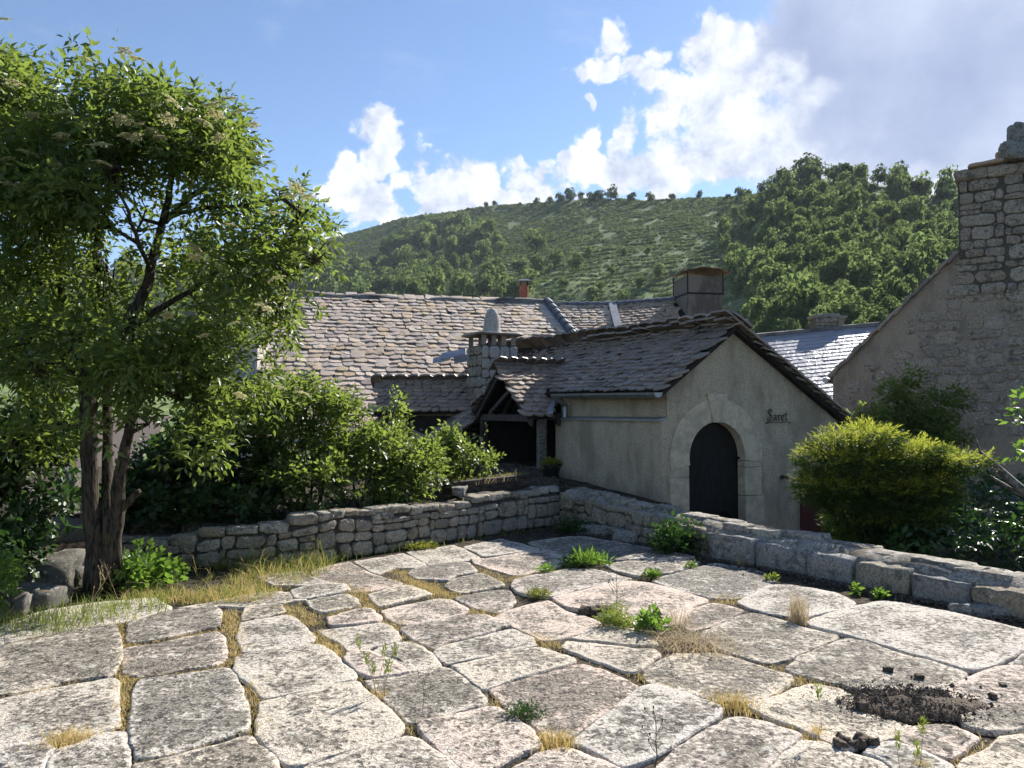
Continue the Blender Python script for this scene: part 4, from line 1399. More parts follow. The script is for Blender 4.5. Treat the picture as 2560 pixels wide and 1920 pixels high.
        if sg < 0:
            s_ = 0
            Y0 = (chp(TF, SP + HW, ZE) - chp(TF, SP, ZR)).normalized()
            while s_ < 1.5:
                w = rs.uniform(.24, .3)
                Y = Y0; X = (g + Vector((0, 0, .15))).normalized(); Z = X.cross(Y).normalized()
                if Z.z < 0: X = -X; Z = -Z
                p = chp(TF - 0.02 + s_, SP, ZR + 0.03) - Y * .19
                o = bpy.data.objects.new('ridge_stone', pr[rs.randrange(4)]); link(o, pr_)
                ln = .34
                o.matrix_basis = Matrix(((X.x * w, Y.x * ln, Z.x * ln, p.x), (X.y * w, Y.y * ln, Z.y * ln, p.y), (X.z * w, Y.z * ln, Z.z * ln, p.z), (0, 0, 0, 1)))
                s_ += w * .85
    for sg in (-1, 1):      # barge rafters
        p0, p1 = chp(TF + .02, SP, ZR - 0.06), chp(TF + .02, SP + sg * HW, ZE - 0.06)
        MB().box(p0, p1 - p0, g * 0.07, Vector((0, 0, (-0.13) * CK))).build('rafter', M['wood'], Hs)
        p0, p1 = chp(-0.2, SP, ZR - 0.06), chp(-0.2, SP + sg * HW, ZE - 0.06)
        MB().box(p0, p1 - p0, g * 0.07, Vector((0, 0, (-0.13) * CK))).build('rafter', M['wood'], Hs)
    MB().box(chp(TF + .10, SP - HW + .18, ZE - .10), a * (2 * HW - .36), g * 0.09, Vector((0, 0, (.13) * CK))).build('tie_beam', M['wood'], Hs)
    MB().box(chp(TF + .11, SP + HW * .55, ZE + .0), a * -0.95 * HW + Vector((0, 0, .55)), g * 0.07, Vector((0, 0, (.09) * CK))).build('brace', M['wood'], Hs)
    MB().box(chp(-0.52, SP - HW + .10, 0.35), a * 0.14, g * 0.14, Vector((0, 0, (ZE - 0.40) * CK))).build('post', M['greywood'], Hs)
    MB().box(chp(TF + .10, SP + HW - .3, -0.6), a * 0.13, g * 0.13, Vector((0, 0, (ZE + 0.5) * CK))).build('post', M['wood'], Hs)
    MB().box(chp(-0.50, SP - HW + .10, ZE - .07), g * 1.1, a * 0.12, Vector((0, 0, (.12) * CK))).build('wall_plate', M['wood'], Hs)
    MB().prism([chp(-.05, SP - HW + .1, ZE - .02), chp(-.05, SP, ZR - .1), chp(-.05, SP + HW - .1, ZE - .02)], g * .05).build('porch_shade_sheet', M['door'], Hs)  # added dark sheet standing in for the shade under the porch roof
    # inside the porch: closed recess, its shade put into near-black walls
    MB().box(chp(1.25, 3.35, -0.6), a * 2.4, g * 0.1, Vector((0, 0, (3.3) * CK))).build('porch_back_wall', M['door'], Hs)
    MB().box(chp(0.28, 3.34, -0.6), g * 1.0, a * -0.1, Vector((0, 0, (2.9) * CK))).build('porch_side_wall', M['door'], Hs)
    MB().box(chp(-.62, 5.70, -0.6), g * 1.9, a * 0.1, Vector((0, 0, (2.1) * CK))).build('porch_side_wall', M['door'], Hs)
    # lead valley beside the porch
    vl = [chp(0.66, SP - 0.02, ZR + .035), chp(-0.36, SP - HW - 0.02, ZE + 0.02)]
    sd = a * -0.09
    MB().prism([vl[0] - sd * .6 + Vector((0, 0, .02)), vl[0] + sd + Vector((0, 0, .02)), vl[1] + sd + Vector((0, 0, .03)), vl[1] - sd * .6 - g * .12 + Vector((0, 0, .02))], Vector((0, 0, 0.012))).build('valley_flashing', M['lead'], Hs)
    # second chimney, squared stones with a tall finial
    cb = at(1230, 1000, 16.6)
    zt2 = at(1230, 866, 16.6).z
    w = 0.41
    ax, ay = Vector((CA, SA, 0)) * w, Vector((-SA, CA, 0)) * w
    base = Vector((cb.x, cb.y, 1.45))
    ch2 = MB().box(base - ax * .93 - ay * .93, ax * 1.86, ay * 1.86, Vector((0, 0, zt2 - 1.45))).build('stone_chimney', M['mortar'], Hs)
    k = 0
    for face in range(4):
        o_, e_, n_ = [(base - ax - ay, ax * 2, -ay.normalized()), (base - ax + ay, ay * -2, -ax.normalized()), (base + ax - ay, ay * 2, ax.normalized()), (base + ax + ay, ax * -2, ay.normalized())][face]
        if face == 3: continue
        en = e_.normalized()
        for (u0, v0, u1, v1) in rubble_cells(w * 2, zt2 - 1.47, random.Random(face + 4), .15, .24, .18, .40):
            q = [o_ + en * u + Vector((0, 0, v)) for u, v in ((u0 + .006, v0 + .006), (u1 - .006, v0 + .006), (u1 - .006, v1 - .006), (u0 + .006, v1 - .006))]
            stone_face('stone', q, n_, M['housestone'] if face else M['finial'], ch2, 0.018, 3000 + k, 0.03, 0.06); k += 1
    for sx in (-1, -.33, .33, 1):
        for sy in (-1, 1):
            p = Vector((cb.x, cb.y, zt2)) + ax * sx * .84 + ay * sy * .84
            MB().box(p - Vector((.05, .05, 0)), Vector((.1, 0, 0)), Vector((0, .1, 0)), Vector((0, 0, .21))).build('chimney_pillar', M['tiledark'], ch2)
    block_stone('cap_slab', Vector((cb.x, cb.y, zt2 + .205)) - ax * 1.3 - ay * 1.2, ax * 2.6, ay * 2.4, Vector((0, 0, .055)), M['tiledark'], ch2, 55, .2)
    prof = [(.25, 0), (.205, .04), (.18, .14), (.165, .28), (.14, .42), (.10, .51), (.05, .555), (.0, .57)]
    V, Fc = [], []
    for (r_, z_) in prof:
        for j in range(14):
            an = 2 * math.pi * j / 14
            V.append((cb.x + r_ * math.cos(an) * (1 + .05 * math.sin(j * 3)), cb.y + r_ * math.sin(an), zt2 + .262 + z_))
    for i in range(len(prof) - 1):
        for j in range(14): Fc.append((i * 14 + j, i * 14 + (j + 1) % 14, (i + 1) * 14 + (j + 1) % 14, (i + 1) * 14 + j))
    add('finial', mesh_py('finial', V, Fc, M['finial'], True), ch2)
    return Hs


chapel()


# iron name sign on the gable, strokes drawn with a broad nib
def sign():
    p0 = chp(2.03, -0.035, 1.385)
    S = empty('iron_name_sign', p0)
    tag(S, 'black wrought iron gothic lettering on a scrolled bar, right of the arch', 'sign')
    tx = chp(1, 0, 0) - chp(0, 0, 0)
    W, H = 0.50, 0.15

    def P(x, y): return p0 + tx * (x * W) + Vector((0, 0, y * H))
    # each glyph: polylines in a 0..1 box, nib held at 40 degrees
    glyph = {
        'S': [[(.20, 1.22), (.17, 1.42), (.09, 1.50), (.02, 1.36), (.04, 1.14), (.12, .98), (.19, .80), (.20, .56), (.13, .38), (.04, .36), (-.01, .54)], [(.10, 1.46), (.10, .42)]],
        'a': [[(.27, .85), (.33, .92), (.38, .85), (.38, .42), (.41, .36)], [(.38, .66), (.30, .62), (.27, .5), (.30, .38), (.37, .46)]],
        'r': [[(.46, .9), (.49, .86), (.49, .36), (.52, .40)], [(.49, .74), (.54, .92), (.58, .84)]],
        'e': [[(.73, .48), (.68, .36), (.63, .44), (.62, .8), (.67, .94), (.73, .86), (.725, .72), (.63, .62)]],
        't': [[(.83, 1.22), (.82, .5), (.86, .36), (.91, .42)], [(.76, .92), (.93, .95)]],
    }
    nib = (Vector((1, 0, 0)) * 0)
    for ch, lines in glyph.items():
        mb = MB()
        for ln in lines:
            for (a, b) in zip(ln[:-1], ln[1:]):
                A, B = P(*a), P(*b)
                nx = (tx * 0.0075 + Vector((0, 0, 0.006))) * (.80 if ch == 'S' else 1.0)
                mb.prism([A - nx, B - nx, B + nx, A + nx], v3(Vector((SA, -CA)), 0) * 0.008)
        mb.build('letter', M['iron'], S)
    bar = [P(-.06, .12), P(-.03, .02), P(.0, .16), P(.05, .2), P(.5, .19), P(.93, .2), P(.97, .16), P(1.0, .02), P(1.04, .12)]
    MB().tube(bar, [.006] * len(bar), 6).build('bar', M['iron'], S)
    # ring hook lower on the same wall
    h0 = chp(2.35, -0.02, 0.49)
    HK = empty('wall_hook', h0)
    tag(HK, 'small black iron hook on the rendered gable below the lettering', 'hook')
    MB().tube([h0, h0 + v3(Vector((SA, -CA)), 0) * .05 + Vector((0, 0, .01)), h0 + v3(Vector((SA, -CA)), 0) * .07 + tx * .05 + Vector((0, 0, -.02)), h0 + v3(Vector((SA, -CA)), 0) * .03 + tx * .08 + Vector((0, 0, .02))], [.012, .012, .011, .008], 7).build('hook_bar', M['iron'], HK)
    MB().box(h0 - tx * .03 + Vector((0, 0, -.03)), tx * .06, v3(Vector((SA, -CA)), 0) * .012, Vector((0, 0, .06))).build('plate', M['iron'], HK)


sign()


# ---- long house with the great pale roof
def long_house():
    Hs = empty('long_house', (-2.5, 20, -2.4))
    tag(Hs, 'long house with a great pale stone tiled roof, behind the shrubs', 'house')
    RL, RR = at(700, 737, 22.6), at(1366, 757, 24.4)
    zr_ = (RL.z + RR.z) / 2
    RL.z = RR.z = zr_
    U = (RR - RL); U.z = 0; U.normalize()
    Nf = Vector((U.y, -U.x, 0))                    # towards the court
    RUN = 6.8
    e0 = RL + Nf * RUN - U * 0.3; e0.z = 0.98
    pn = U.cross(-Nf * RUN + Vector((0, 0, zr_ - 0.98))).normalized()
    hd = ray(1438, 850)
    hb = Vector((0, 0, CAMZ)) + hd * (pn.dot(RR - Vector((0, 0, CAMZ))) / pn.dot(hd))   # foot of the hip, on the roof plane
    e1 = RR + (hb - RR) * ((zr_ - 0.98) / (zr_ - hb.z))
    roof = add('roof', plane_mesh([e0, RL, RR, e1], M['underroof'], 'roof'), Hs)
    Vv = -Nf * RUN + Vector((0, 0, zr_ - 0.98))
    Lr = (RR - RL).length

    def ins(u, v):
        f = v / Vv.length
        ue = (e1 - e0).dot(U)
        return u > 0.3 * f and u < ue + (Lr + .3 - ue) * f - .05
    lay_tiles(roof, e0, U, Vv, (e1 - e0).length, Vv.length * 0.985, 0.235, 0.28, M['tile'], 51, ins, lambda x, y: 690 < x < 1440 and 738 < y < 990 and not (1170 < x < 1290 and y > 770) and not (x > 1180 and y > 905), 0.5, thick=0.028, jitter=1.4)
    # cemented ridge
    V, Fc = [], []
    N = 26
    for i in range(N + 1):
        p = RL.lerp(RR, i / N) + Vector((0, 0, .03 * math.sin(i * .9) - .10 * math.sin(math.pi * i / N)))
        for (dy, dz) in ((-.20, -.07), (-.15, .10), (.05, .17), (.2, .08)):
            V.append(p + Vector((0, dy, dz + .02 * mnoise.noise(Vector((i * .7, dy * 9, 0))))))
    for i in range(N):
        for j in range(3): Fc.append((i * 4 + j, i * 4 + j + 1, i * 4 + j + 5, i * 4 + j + 4))
    add('ridge_cement', mesh_py('ridge_cement', V, Fc, M['ridgecement'], True), roof)
    # hip covered with dark half-round tiles
    if pn.z < 0: pn = -pn
    ht = RR + pn * .07
    hb = hb + pn * .07
    n = 7
    for i in range(n):
        a, b = ht.lerp(hb, i / n), ht.lerp(hb, (i + 1.12) / n)
        MB().tube([a + Vector((0, 0, .02)), b + Vector((0, 0, .055))], [.11, .125], 10).build('hip_tile', M['darkridge'], roof)
    MB().tube([ht - U * .15 - pn * .05, hb - U * .15 - pn * .05], [.06, .06], 6).build('hip_flashing', M['lead'], roof)
    # walls
    w0 = e0 + U * .3 - Nf * .25; w0.z = -2.8
    MB().box(w0, U * ((e1 - e0).length - .6), -Nf * .4, Vector((0, 0, 3.7))).build('front_wall', M['paler'], Hs)
    rw = RL + U * .05
    MB().prism([w0, w0 - Nf * 12.5, Vector((rw.x, rw.y, 0)) - Nf * 5.8 + Vector((0, 0, 1.2)), Vector((rw.x, rw.y, zr_ - .15)), w0 + Vector((0, 0, 3.75))], U * .3).build('gable_wall', M['paler'], Hs)
    add('roof_back', plane_mesh([RL - Nf * .05, RR - Nf * .05, RR - Nf * 6 + Vector((0, 0, -3.6)), RL - Nf * 6 + Vector((0, 0, -3.6))], M['tilegrey'], 'roof_back'), Hs)
    # eaves gutter
    MB().tube([e0 + Nf * .09 + Vector((0, 0, -.05)), e0 + U * 5.2 + Nf * .09 + Vector((0, 0, -.05))], [.06, .06], 8).build('gutter', M['zinc'], Hs)
    # low wing on the left with a window
    MB().box(at(500, 1150, 18.6), Vector((1.35, 0, 0)), Vector((0, 3.5, 0)), Vector((0, 0, at(500, 862, 18.6).z - at(500, 1150, 18.6).z))).build('wing_wall', M['paler'], Hs)
    wx = at(590, 985, 18.5)
    win = MB().box(wx, Vector((.5, 0, 0)), Vector((0, .06, 0)), Vector((0, 0, .85))).build('window', M['paler'], Hs)
    MB().box(wx + Vector((.06, -.012, .06)), Vector((.38, 0, 0)), Vector((0, .03, 0)), Vector((0, 0, .73))).build('pane', M['slate'], win)
    # dormer: short roof on the big slope, its gable looking left, red boards
    dl, dr = at(950, 958, 16.9), at(1190, 958, 16.9)
    de, dre = at(935, 1034, 16.1), at(1200, 1026, 16.1)
    D = add('dormer_roof', plane_mesh([de, dl, dr, dre], M['underroof'], 'dormer_roof'), Hs)
    Ud = Vector((1, 0, 0)); Vd = dl - de; Vd.x = 0
    lay_tiles(D, de + Vector((-.02, 0, .02)), Ud, Vd, dre.x - de.x, Vd.length, .125, .21, M['tilebrown'], 61, None, lambda x, y: 940 < x < 1190, 1.0, thick=.03, jitter=1.2, limit=120)
    rs = random.Random(9)
    prm = [tile_mesh('ridge_stone', M['tiledark'], 160 + i, 0.12, 1.0) for i in range(3)]
    x = dl.x - .05
    while x < dr.x:
        w = rs.uniform(.26, .36)
        Y = Vector((0, .75, -.66)).normalized(); X = Vector((1, 0, .1)).normalized(); Z = X.cross(Y).normalized()
        if Z.z < 0: X = -X; Z = -Z
        p = Vector((x, dl.y, dl.z + .05)) - Y * .17
        o = bpy.data.objects.new('ridge_stone', prm[rs.randrange(3)]); link(o, D)
        ln = .4
        o.matrix_basis = Matrix(((X.x * w, Y.x * ln, Z.x * ln, p.x), (X.y * w, Y.y * ln, Z.y * ln, p.y), (X.z * w, Y.z * ln, Z.z * ln, p.z), (0, 0, 0, 1)))
        x += w * .85
    MB().prism([Vector((de.x + .1, de.y + .15, de.z - 1.2)), Vector((de.x + .1, de.y + .15, de.z - .02)), Vector((de.x + .1, dl.y, dl.z - .06)), Vector((de.x + .1, dl.y + 1.3, dl.z - 1.0)), Vector((de.x + .1, dl.y + 1.3, dl.z - 2))], Vector((.08, 0, 0))).build('dormer_gable', M['redwood'], Hs)
    cw = MB().box(Vector((de.x + .19, de.y + .22, de.z - 1.3)), Vector((dre.x - de.x - .2, 0, 0)), Vector((0, .1, 0)), Vector((0, 0, 1.25))).build('dormer_cheek', M['underroof'], Hs)
    lay_tiles(cw, Vector((de.x + .2, de.y + .20, de.z - 1.25)), Vector((1, 0, 0)), Vector((0, .06, 1)), dre.x - de.x - .25, 1.15, .15, .22, M['tiledark'], 66, None, None, 1.0, thick=.015, limit=40, tname='cheek_tile')
    MB().box(Vector((de.x + .06, de.y + .10, de.z - 1.0)), Vector((.09, 0, 0)), Vector((0, .09, 0)), Vector((0, 0, 1.0))).build('dormer_post', M['redwood'], Hs)
    # pale loose slates at the junction of the two roofs
    for i, (px, py, w, h) in enumerate(((1135, 893, .62, .30), (1105, 905, .45, .26), (1160, 905, .5, .3))):
        c = at(px, py, 19.0)
        o = bpy.data.objects.new('loose_slate', tile_mesh('loose_slate', M['slate'], 200 + i, .06, .5)); link(o, roof)
        X = Vector((.95, -.1, .18)).normalized(); Y = Vector((-.1, .8, .55)).normalized(); Z = X.cross(Y)
        o.matrix_basis = Matrix(((X.x * w, Y.x * h, Z.x * .3, c.x), (X.y * w, Y.y * h, Z.y * .3, c.y), (X.z * w, Y.z * h, Z.z * .3, c.z), (0, 0, 0, 1)))
    # clay flue with a little hat
    c = at(1310, 752, 24.9)
    zt = at(1310, 712, 24.9).z
    fl = MB().tube([Vector((c.x, c.y, c.z - .5)), Vector((c.x, c.y, zt))], [.16, .15], 12).build('flue', M['terracotta'], Hs)
    for sx, sy in ((-1, -1), (1, -1), (1, 1), (-1, 1)):
        MB().box(Vector((c.x + sx * .11 - .012, c.y + sy * .11 - .012, zt - .03)), Vector((.024, 0, 0)), Vector((0, .024, 0)), Vector((0, 0, .16))).build('strap', M['iron'], fl)
    MB().poly([(c.x - .27, c.y - .25, zt + .10), (c.x + .27, c.y - .25, zt + .10), (c.x + .27, c.y + .25, zt + .10), (c.x - .27, c.y + .25, zt + .10), (c.x - .06, c.y, zt + .19), (c.x + .1, c.y, zt + .19)],
              [(0, 1, 5, 4), (1, 2, 5), (2, 3, 4, 5), (3, 0, 4), (3, 2, 1, 0)]).build('flue_hat', M['darkridge'], fl)


long_house()


# ---- wing behind, two roof panels with a lead strip between
def back_wing():
    Hs = empty('rear_house', (2, 26, -2))
    tag(Hs, 'rear house roof in two tiled panels under a dark half-round ridge', 'house')
    r0, rm, r1 = at(1392, 764, 27.0), at(1522, 764, 27.0), at(1704, 750, 27.0)
    dz = Vector((0, -5.0, -3.3))
    for i, (a, b, sd, mt) in enumerate(((r0, rm, 71, 'tile'), (rm, r1, 72, 'tilegrey'))):
        O = a + dz + (Vector((.0, 0, 0)) if i == 0 else Vector((.25, 0, 0)))
        if i == 1: a = a + Vector((.22, 0, 0))
        pr = add('roof_panel', plane_mesh([a + dz, a, b, b + dz], M['underroof'], 'roof_panel'), Hs)
        U = (b - a)
        Vv = -dz
        Un = U.normalized(); Vv = Vv - Un * Vv.dot(Un)
        lay_tiles(pr, a + dz, U, Vv, U.length, Vv.length * .99, .19, .27, M[mt], sd, None, lambda x, y: 1385 < x < 1697 and y < 850, .9, thick=.034, jitter=1.3, limit=220)
    MB().box(rm + dz + Vector((-.02, 0, .05)), Vector((.26, 0, 0)), -dz, Vector((0, -.05, .07))).build('lead_strip', M['lead'], Hs)
    n = 8
    for (a, b, n) in ((r0, rm, 5), (rm, r1, 9)):
        for i in range(n):
            p, q = a.lerp(b, i / n), a.lerp(b, (i + 1.1) / n)
            MB().tube([p + Vector((0, 0, .02)), q + Vector((0, 0, .045))], [.10, .115], 8).build('ridge_tile', M['darkridge'], Hs)
    # rendered chimney with its rusty hood
    c = at(1745, 800, 26.6)
    hw = 0.63
    ax, ay = Vector((.985, .17, 0)) * hw, Vector((-.17, .985, 0)) * hw
    c0 = Vector((c.x, c.y, 1.9))
    zt = at(1745, 698, 26.6).z
    ch = MB().box(c0 - ax - ay, ax * 2, ay * 2, Vector((0, 0, zt - 1.9))).build('chimney', M['cementchim'], Hs, bevel=0.012)
    MB().box(Vector((c.x, c.y, zt - .62)) - ax * 1.03 - ay * 1.03, ax * 2.06, ay * 2.06, Vector((0, 0, .06))).build('iron_band', M['iron'], ch)
    for i, (sx, sy) in enumerate(((-1, -1), (1, -1), (1, 1), (-1, 1))):
        MB().box(Vector((c.x, c.y, zt - .62)) + ax * (sx * 1.0) + ay * (sy * 1.0) - Vector((.02, .02, 0)), Vector((.04, 0, 0)), Vector((0, .04, 0)), Vector((0, 0, .77))).build('strap', M['iron'], ch)
    V, Fc = [], []
    nn = 9
    for j in (0, 1):
        for i in range(nn):
            f = i / (nn - 1) * 2 - 1
            V.append(Vector((c.x, c.y, zt + .12 + .17 * (1 - f * f) + .02 * math.sin(i * 2.4))) + ax * f * 1.38 + ay * (-1.25 + 2.5 * j))
    for i in range(nn - 1): Fc.append((i, i + 1, i + 1 + nn, i + nn))
    hood = add('hood', mesh_py('hood', V, Fc, M['rust']), ch)
    md = hood.modifiers.new('thickness', 'SOLIDIFY'); md.thickness = 0.02
    MB().box(r0 + dz + Vector((.1, .3, -5.2)), Vector((r1.x - r0.x - .2, 0, 0)), Vector((0, 9, 0)), Vector((0, 0, 5.1))).build('wall', M['paler'], Hs)
    add('roof_back', plane_mesh([r0 + Vector((0, .05, 0)), r1 + Vector((0, .05, 0)), r1 + Vector((0, 5, -3.3)), r0 + Vector((0, 5, -3.3))], M['tilegrey'], 'roof_back'), Hs)


back_wing()


# ---- slate house between the gables
def slate_house():
    Hs = empty('slate_house', (8, 22, -2))
    tag(Hs, 'house with a blue slate roof and low stone chimney, between the two gables', 'house')
    a, b = at(1850, 846, 28.0), at(2200, 812, 28.0)
    dz = Vector((0, -5.2, -3.1))
    pr = add('roof', plane_mesh([a + dz, a, b, b + dz], M['underroof'], 'roof'), Hs)
    U = b - a; Un = U.normalized(); Vv = -dz - Un * (-dz).dot(Un)
    lay_tiles(pr, a + dz, U, Vv, U.length, Vv.length * .99, .25, .33, M['slate'], 81, None, lambda x, y: 1880 < x < 2190, .06, thick=.016, jitter=.3, tname='roof_slate', limit=260)
    V, Fc = [], []
    for i in range(15):
        p = a.lerp(b, i / 14)
        for dy, z in ((-.14, -.04), (-.10, .09), (.06, .12), (.15, .0)): V.append(p + Vector((0, dy, z + .02 * mnoise.noise(Vector((i, dy * 5, 2))))))
    for i in range(14):
        for j in range(3): Fc.append((i * 4 + j, i * 4 + j + 1, i * 4 + j + 5, i * 4 + j + 4))
    add('ridge_cement', mesh_py('ridge_cement', V, Fc, M['ridgecement'], True), pr)
    MB().box(a + dz + Vector((.2, .3, -4)), Vector((b.x - a.x - .4, 0, 0)), Vector((0, 8, 0)), Vector((0, 0, 3.95))).build('wall', M['paler'], Hs)
    add('roof_back', plane_mesh([a + Vector((0, .05, 0)), b + Vector((0, .05, 0)), b + Vector((0, 5.2, -3.1)), a + Vector((0, 5.2, -3.1))], M['tilegrey'], 'roof_back'), Hs)
    c = at(2068, 830, 28.6)
    zt = at(2068, 797, 28.6).z
    ch = MB().box(Vector((c.x - .52, c.y - .3, c.z - .8)), Vector((1.04, 0, 0)), Vector((0, .6, 0)), Vector((0, 0, zt - c.z + .8))).build('chimney', M['mortar'], Hs)
    k = 0
    for (u0, v0, u1, v1) in rubble_cells(1.08, zt - c.z + .2, random.Random(2), .13, .2, .18, .36):
        o = Vector((c.x - .54, c.y - .31, c.z - .2))
        stone_face('stone', [o + Vector((u, 0, v)) for u, v in ((u0, v0), (u1, v0), (u1, v1), (u0, v1))], Vector((0, -1, 0)), M['housestone'], ch, .03, 3300 + k, .04, .12); k += 1
    for i, (dx, w) in enumerate(((-.62, .6), (.0, .62), (-.35, .7))):
        block_stone('cap_stone', Vector((c.x + dx, c.y - .36, zt + (.0 if i < 2 else .07))), Vector((w, 0, 0)), Vector((0, .7, 0)), Vector((0, 0, .09)), M['rock'], ch, 340 + i, .25)


slate_house()


# ---- tall gable on the right with the big chimney
def right_house():
    p1, p2 = at(2082, 938, 18.6), at(2398, 630, 17.16)
    Hs = empty('stone_gable_house', (p2.x, p2.y, -0.7))
    tag(Hs, 'old rubble stone gable with broad chimney and crumbling render, beside the juniper', 'house')
    KY = (p1.y - p2.y) / (p2.x - p1.x)
    yn = lambda x: p1.y - (x - p1.x) * KY
    wd = Vector((1, -KY, 0)).normalized()          # along the gable
    wn = Vector((-wd.y, wd.x, 0))                  # back along the ridge
    if wn.y < 0: wn = -wn
    zt = at(2395, 428, 17.16).z
    xr = 13.2
    f = lambda x, z: Vector((x, yn(x), z))
    xs = p2.x + .02
    wall = MB().prism([f(p1.x, -1), f(p1.x, p1.z), f(p2.x, p2.z), f(xs, zt), f(xs + 1.95, zt), f(xs + 1.97, p2.z + .2), f(xr, p2.z - 1.4), f(xr, -1)], wn * .45).build('gable_wall', M['houserender'], Hs)
    side = MB().box(f(p1.x + .02, -1) + wn * .452, wd * .4, wn * 7, Vector((0, 0, p1.z + .95))).build('side_wall', M['houserender'], Hs)
    MB().prism([f(xs - .02, p2.z - 1.0) - wn * .004, f(xs - .02, zt) - wn * .004, f(xs + 1.93, zt) - wn * .004, f(xs + 1.93, p2.z - 1.0) - wn * .004], wn * .003).build('stack_bedding', M['mortar'], wall)
    # stack built of blocks, standing proud of the gable
    k = 0
    rs = random.Random(12)
    h0 = p2.z - 1.0
    for (u0, v0, u1, v1) in rubble_mix(1.9, zt - h0, rs, .13, .34, .18, .6):
        z0, z1 = h0 + v0, h0 + v1
        if z1 < p2.z - .1 and u0 < .05: u0 -= rs.uniform(0, .3)
        q = []
        for u, z in ((u0, z0), (u1, z0), (u1, z1), (u0, z1)):
            du, dv = wavy(u * 1.3, z, 2)
            q.append(f(xs + u + (du if .1 < u < 1.8 else du * .4), z + dv))
        stone_face('stone', q, -wn, M['housestone'], wall, rs.uniform(.03, .09), 4000 + k, .06, .16); k += 1
    # the left flank of the stack
    for (u0, v0, u1, v1) in rubble_cells(.45, zt - p2.z - .1, random.Random(13), .18, .3, .2, .45):
        q = [f(xs, p2.z + .1 + v) + wn * u for u, v in ((u0, v0), (u1, v0), (u1, v1), (u0, v1))]
        stone_face('stone', q, -wd, M['housestone'], wall, .035, 4300 + k, .06, .1); k += 1
    # stones showing through the render, thinning out to the left and down
    for (u0, v0, u1, v1) in rubble_mix(4.25, 3.9, random.Random(14), .16, .36, .2, .62):
        x, z = xs - 2.3 + u0, h0 - 3.8 + v0
        x1, z1 = xs - 2.3 + u1, h0 - 3.8 + v1
        roofz = p2.z - (p2.x - x) * (p2.z - p1.z) / (p2.x - p1.x) if x < p2.x else 99
        dens = 1.4 - max(0, (xs - x) * .34) - max(0, (h0 - z - .3) * .22)
        if z1 > roofz - .35 or rs.random() > dens or z < 0.9: continue
        q = []
        for u, zz in ((x, z), (x1, z), (x1, z1), (x, z1)):
            du, dv = wavy(u * 1.3, zz, 2)
            q.append(f(u + du, zz + dv))
        stone_face('stone', q, -wn, M['housestone'], wall, rs.uniform(.008, .05), 4500 + k, .06, .30); k += 1
    # projecting courses and cap of the stack
    for i in range(4):
        block_stone('stone', f(xs - .06 + i * .49, zt - .26) - wn * .10, wd * .60, wn * .7, Vector((0, 0, .25)), M['housestone'], wall, 4700 + i, .14)
    for i, (dx, w, z) in enumerate(((.38, 1.0, .02), (.95, 1.4, .10), (.15, .95, .0), (.6, 1.2, .19))):
        block_stone('cap_slab', f(xs + dx, zt + z) - wn * .2, wd * w + Vector((0, 0, .03)), wn * .8, Vector((0, 0, .075)), M['tilegrey'], wall, 4750 + i, .3)
    fb = at(2535, 392, 16.5)
    block_stone('finial_stone', fb - Vector((.26, .2, .06)), Vector((.60, 0, 0)), Vector((0, .45, 0)), Vector((0, 0, .36)), M['rock'], wall, 4790, .3)
    block_stone('finial_stone', fb + Vector((-.08, -.12, .26)), Vector((.30, 0, 0)), Vector((0, .28, 0)), Vector((.03, 0, .40)), M['rock'], wall, 4791, .35)
    # verge of dark slabs along the slope
    U = (p2 - p1)
    n = 15
    for i in range(n):
        a = p1 + U * (i / n - .02)
        b = U * (1.25 / n)
        block_stone('verge_slab', a - wn * .14 + Vector((0, 0, -.03 + .02 * (i % 2))), b, wn * .7, Vector((-.03, .03, .07)), M['tiledark'], Hs, 4800 + i, .35)
    add('roof', plane_mesh([p1 - wd * .1 + wn * .2 + Vector((0, 0, -.06)), p2 + wn * .2, p2 + wn * 7.4, p1 - wd * .1 + wn * 7.4 + Vector((0, 0, -.06))], M['tilegrey'], 'roof'), Hs)
    MB().tube([p1 - wd * .16 - wn * .05 + Vector((0, 0, -.12)), p1 - wd * .16 + wn * 6.5 + Vector((0, 0, -.12))], [.07, .07], 8).build('gutter', M['zinc'], Hs)


right_house()


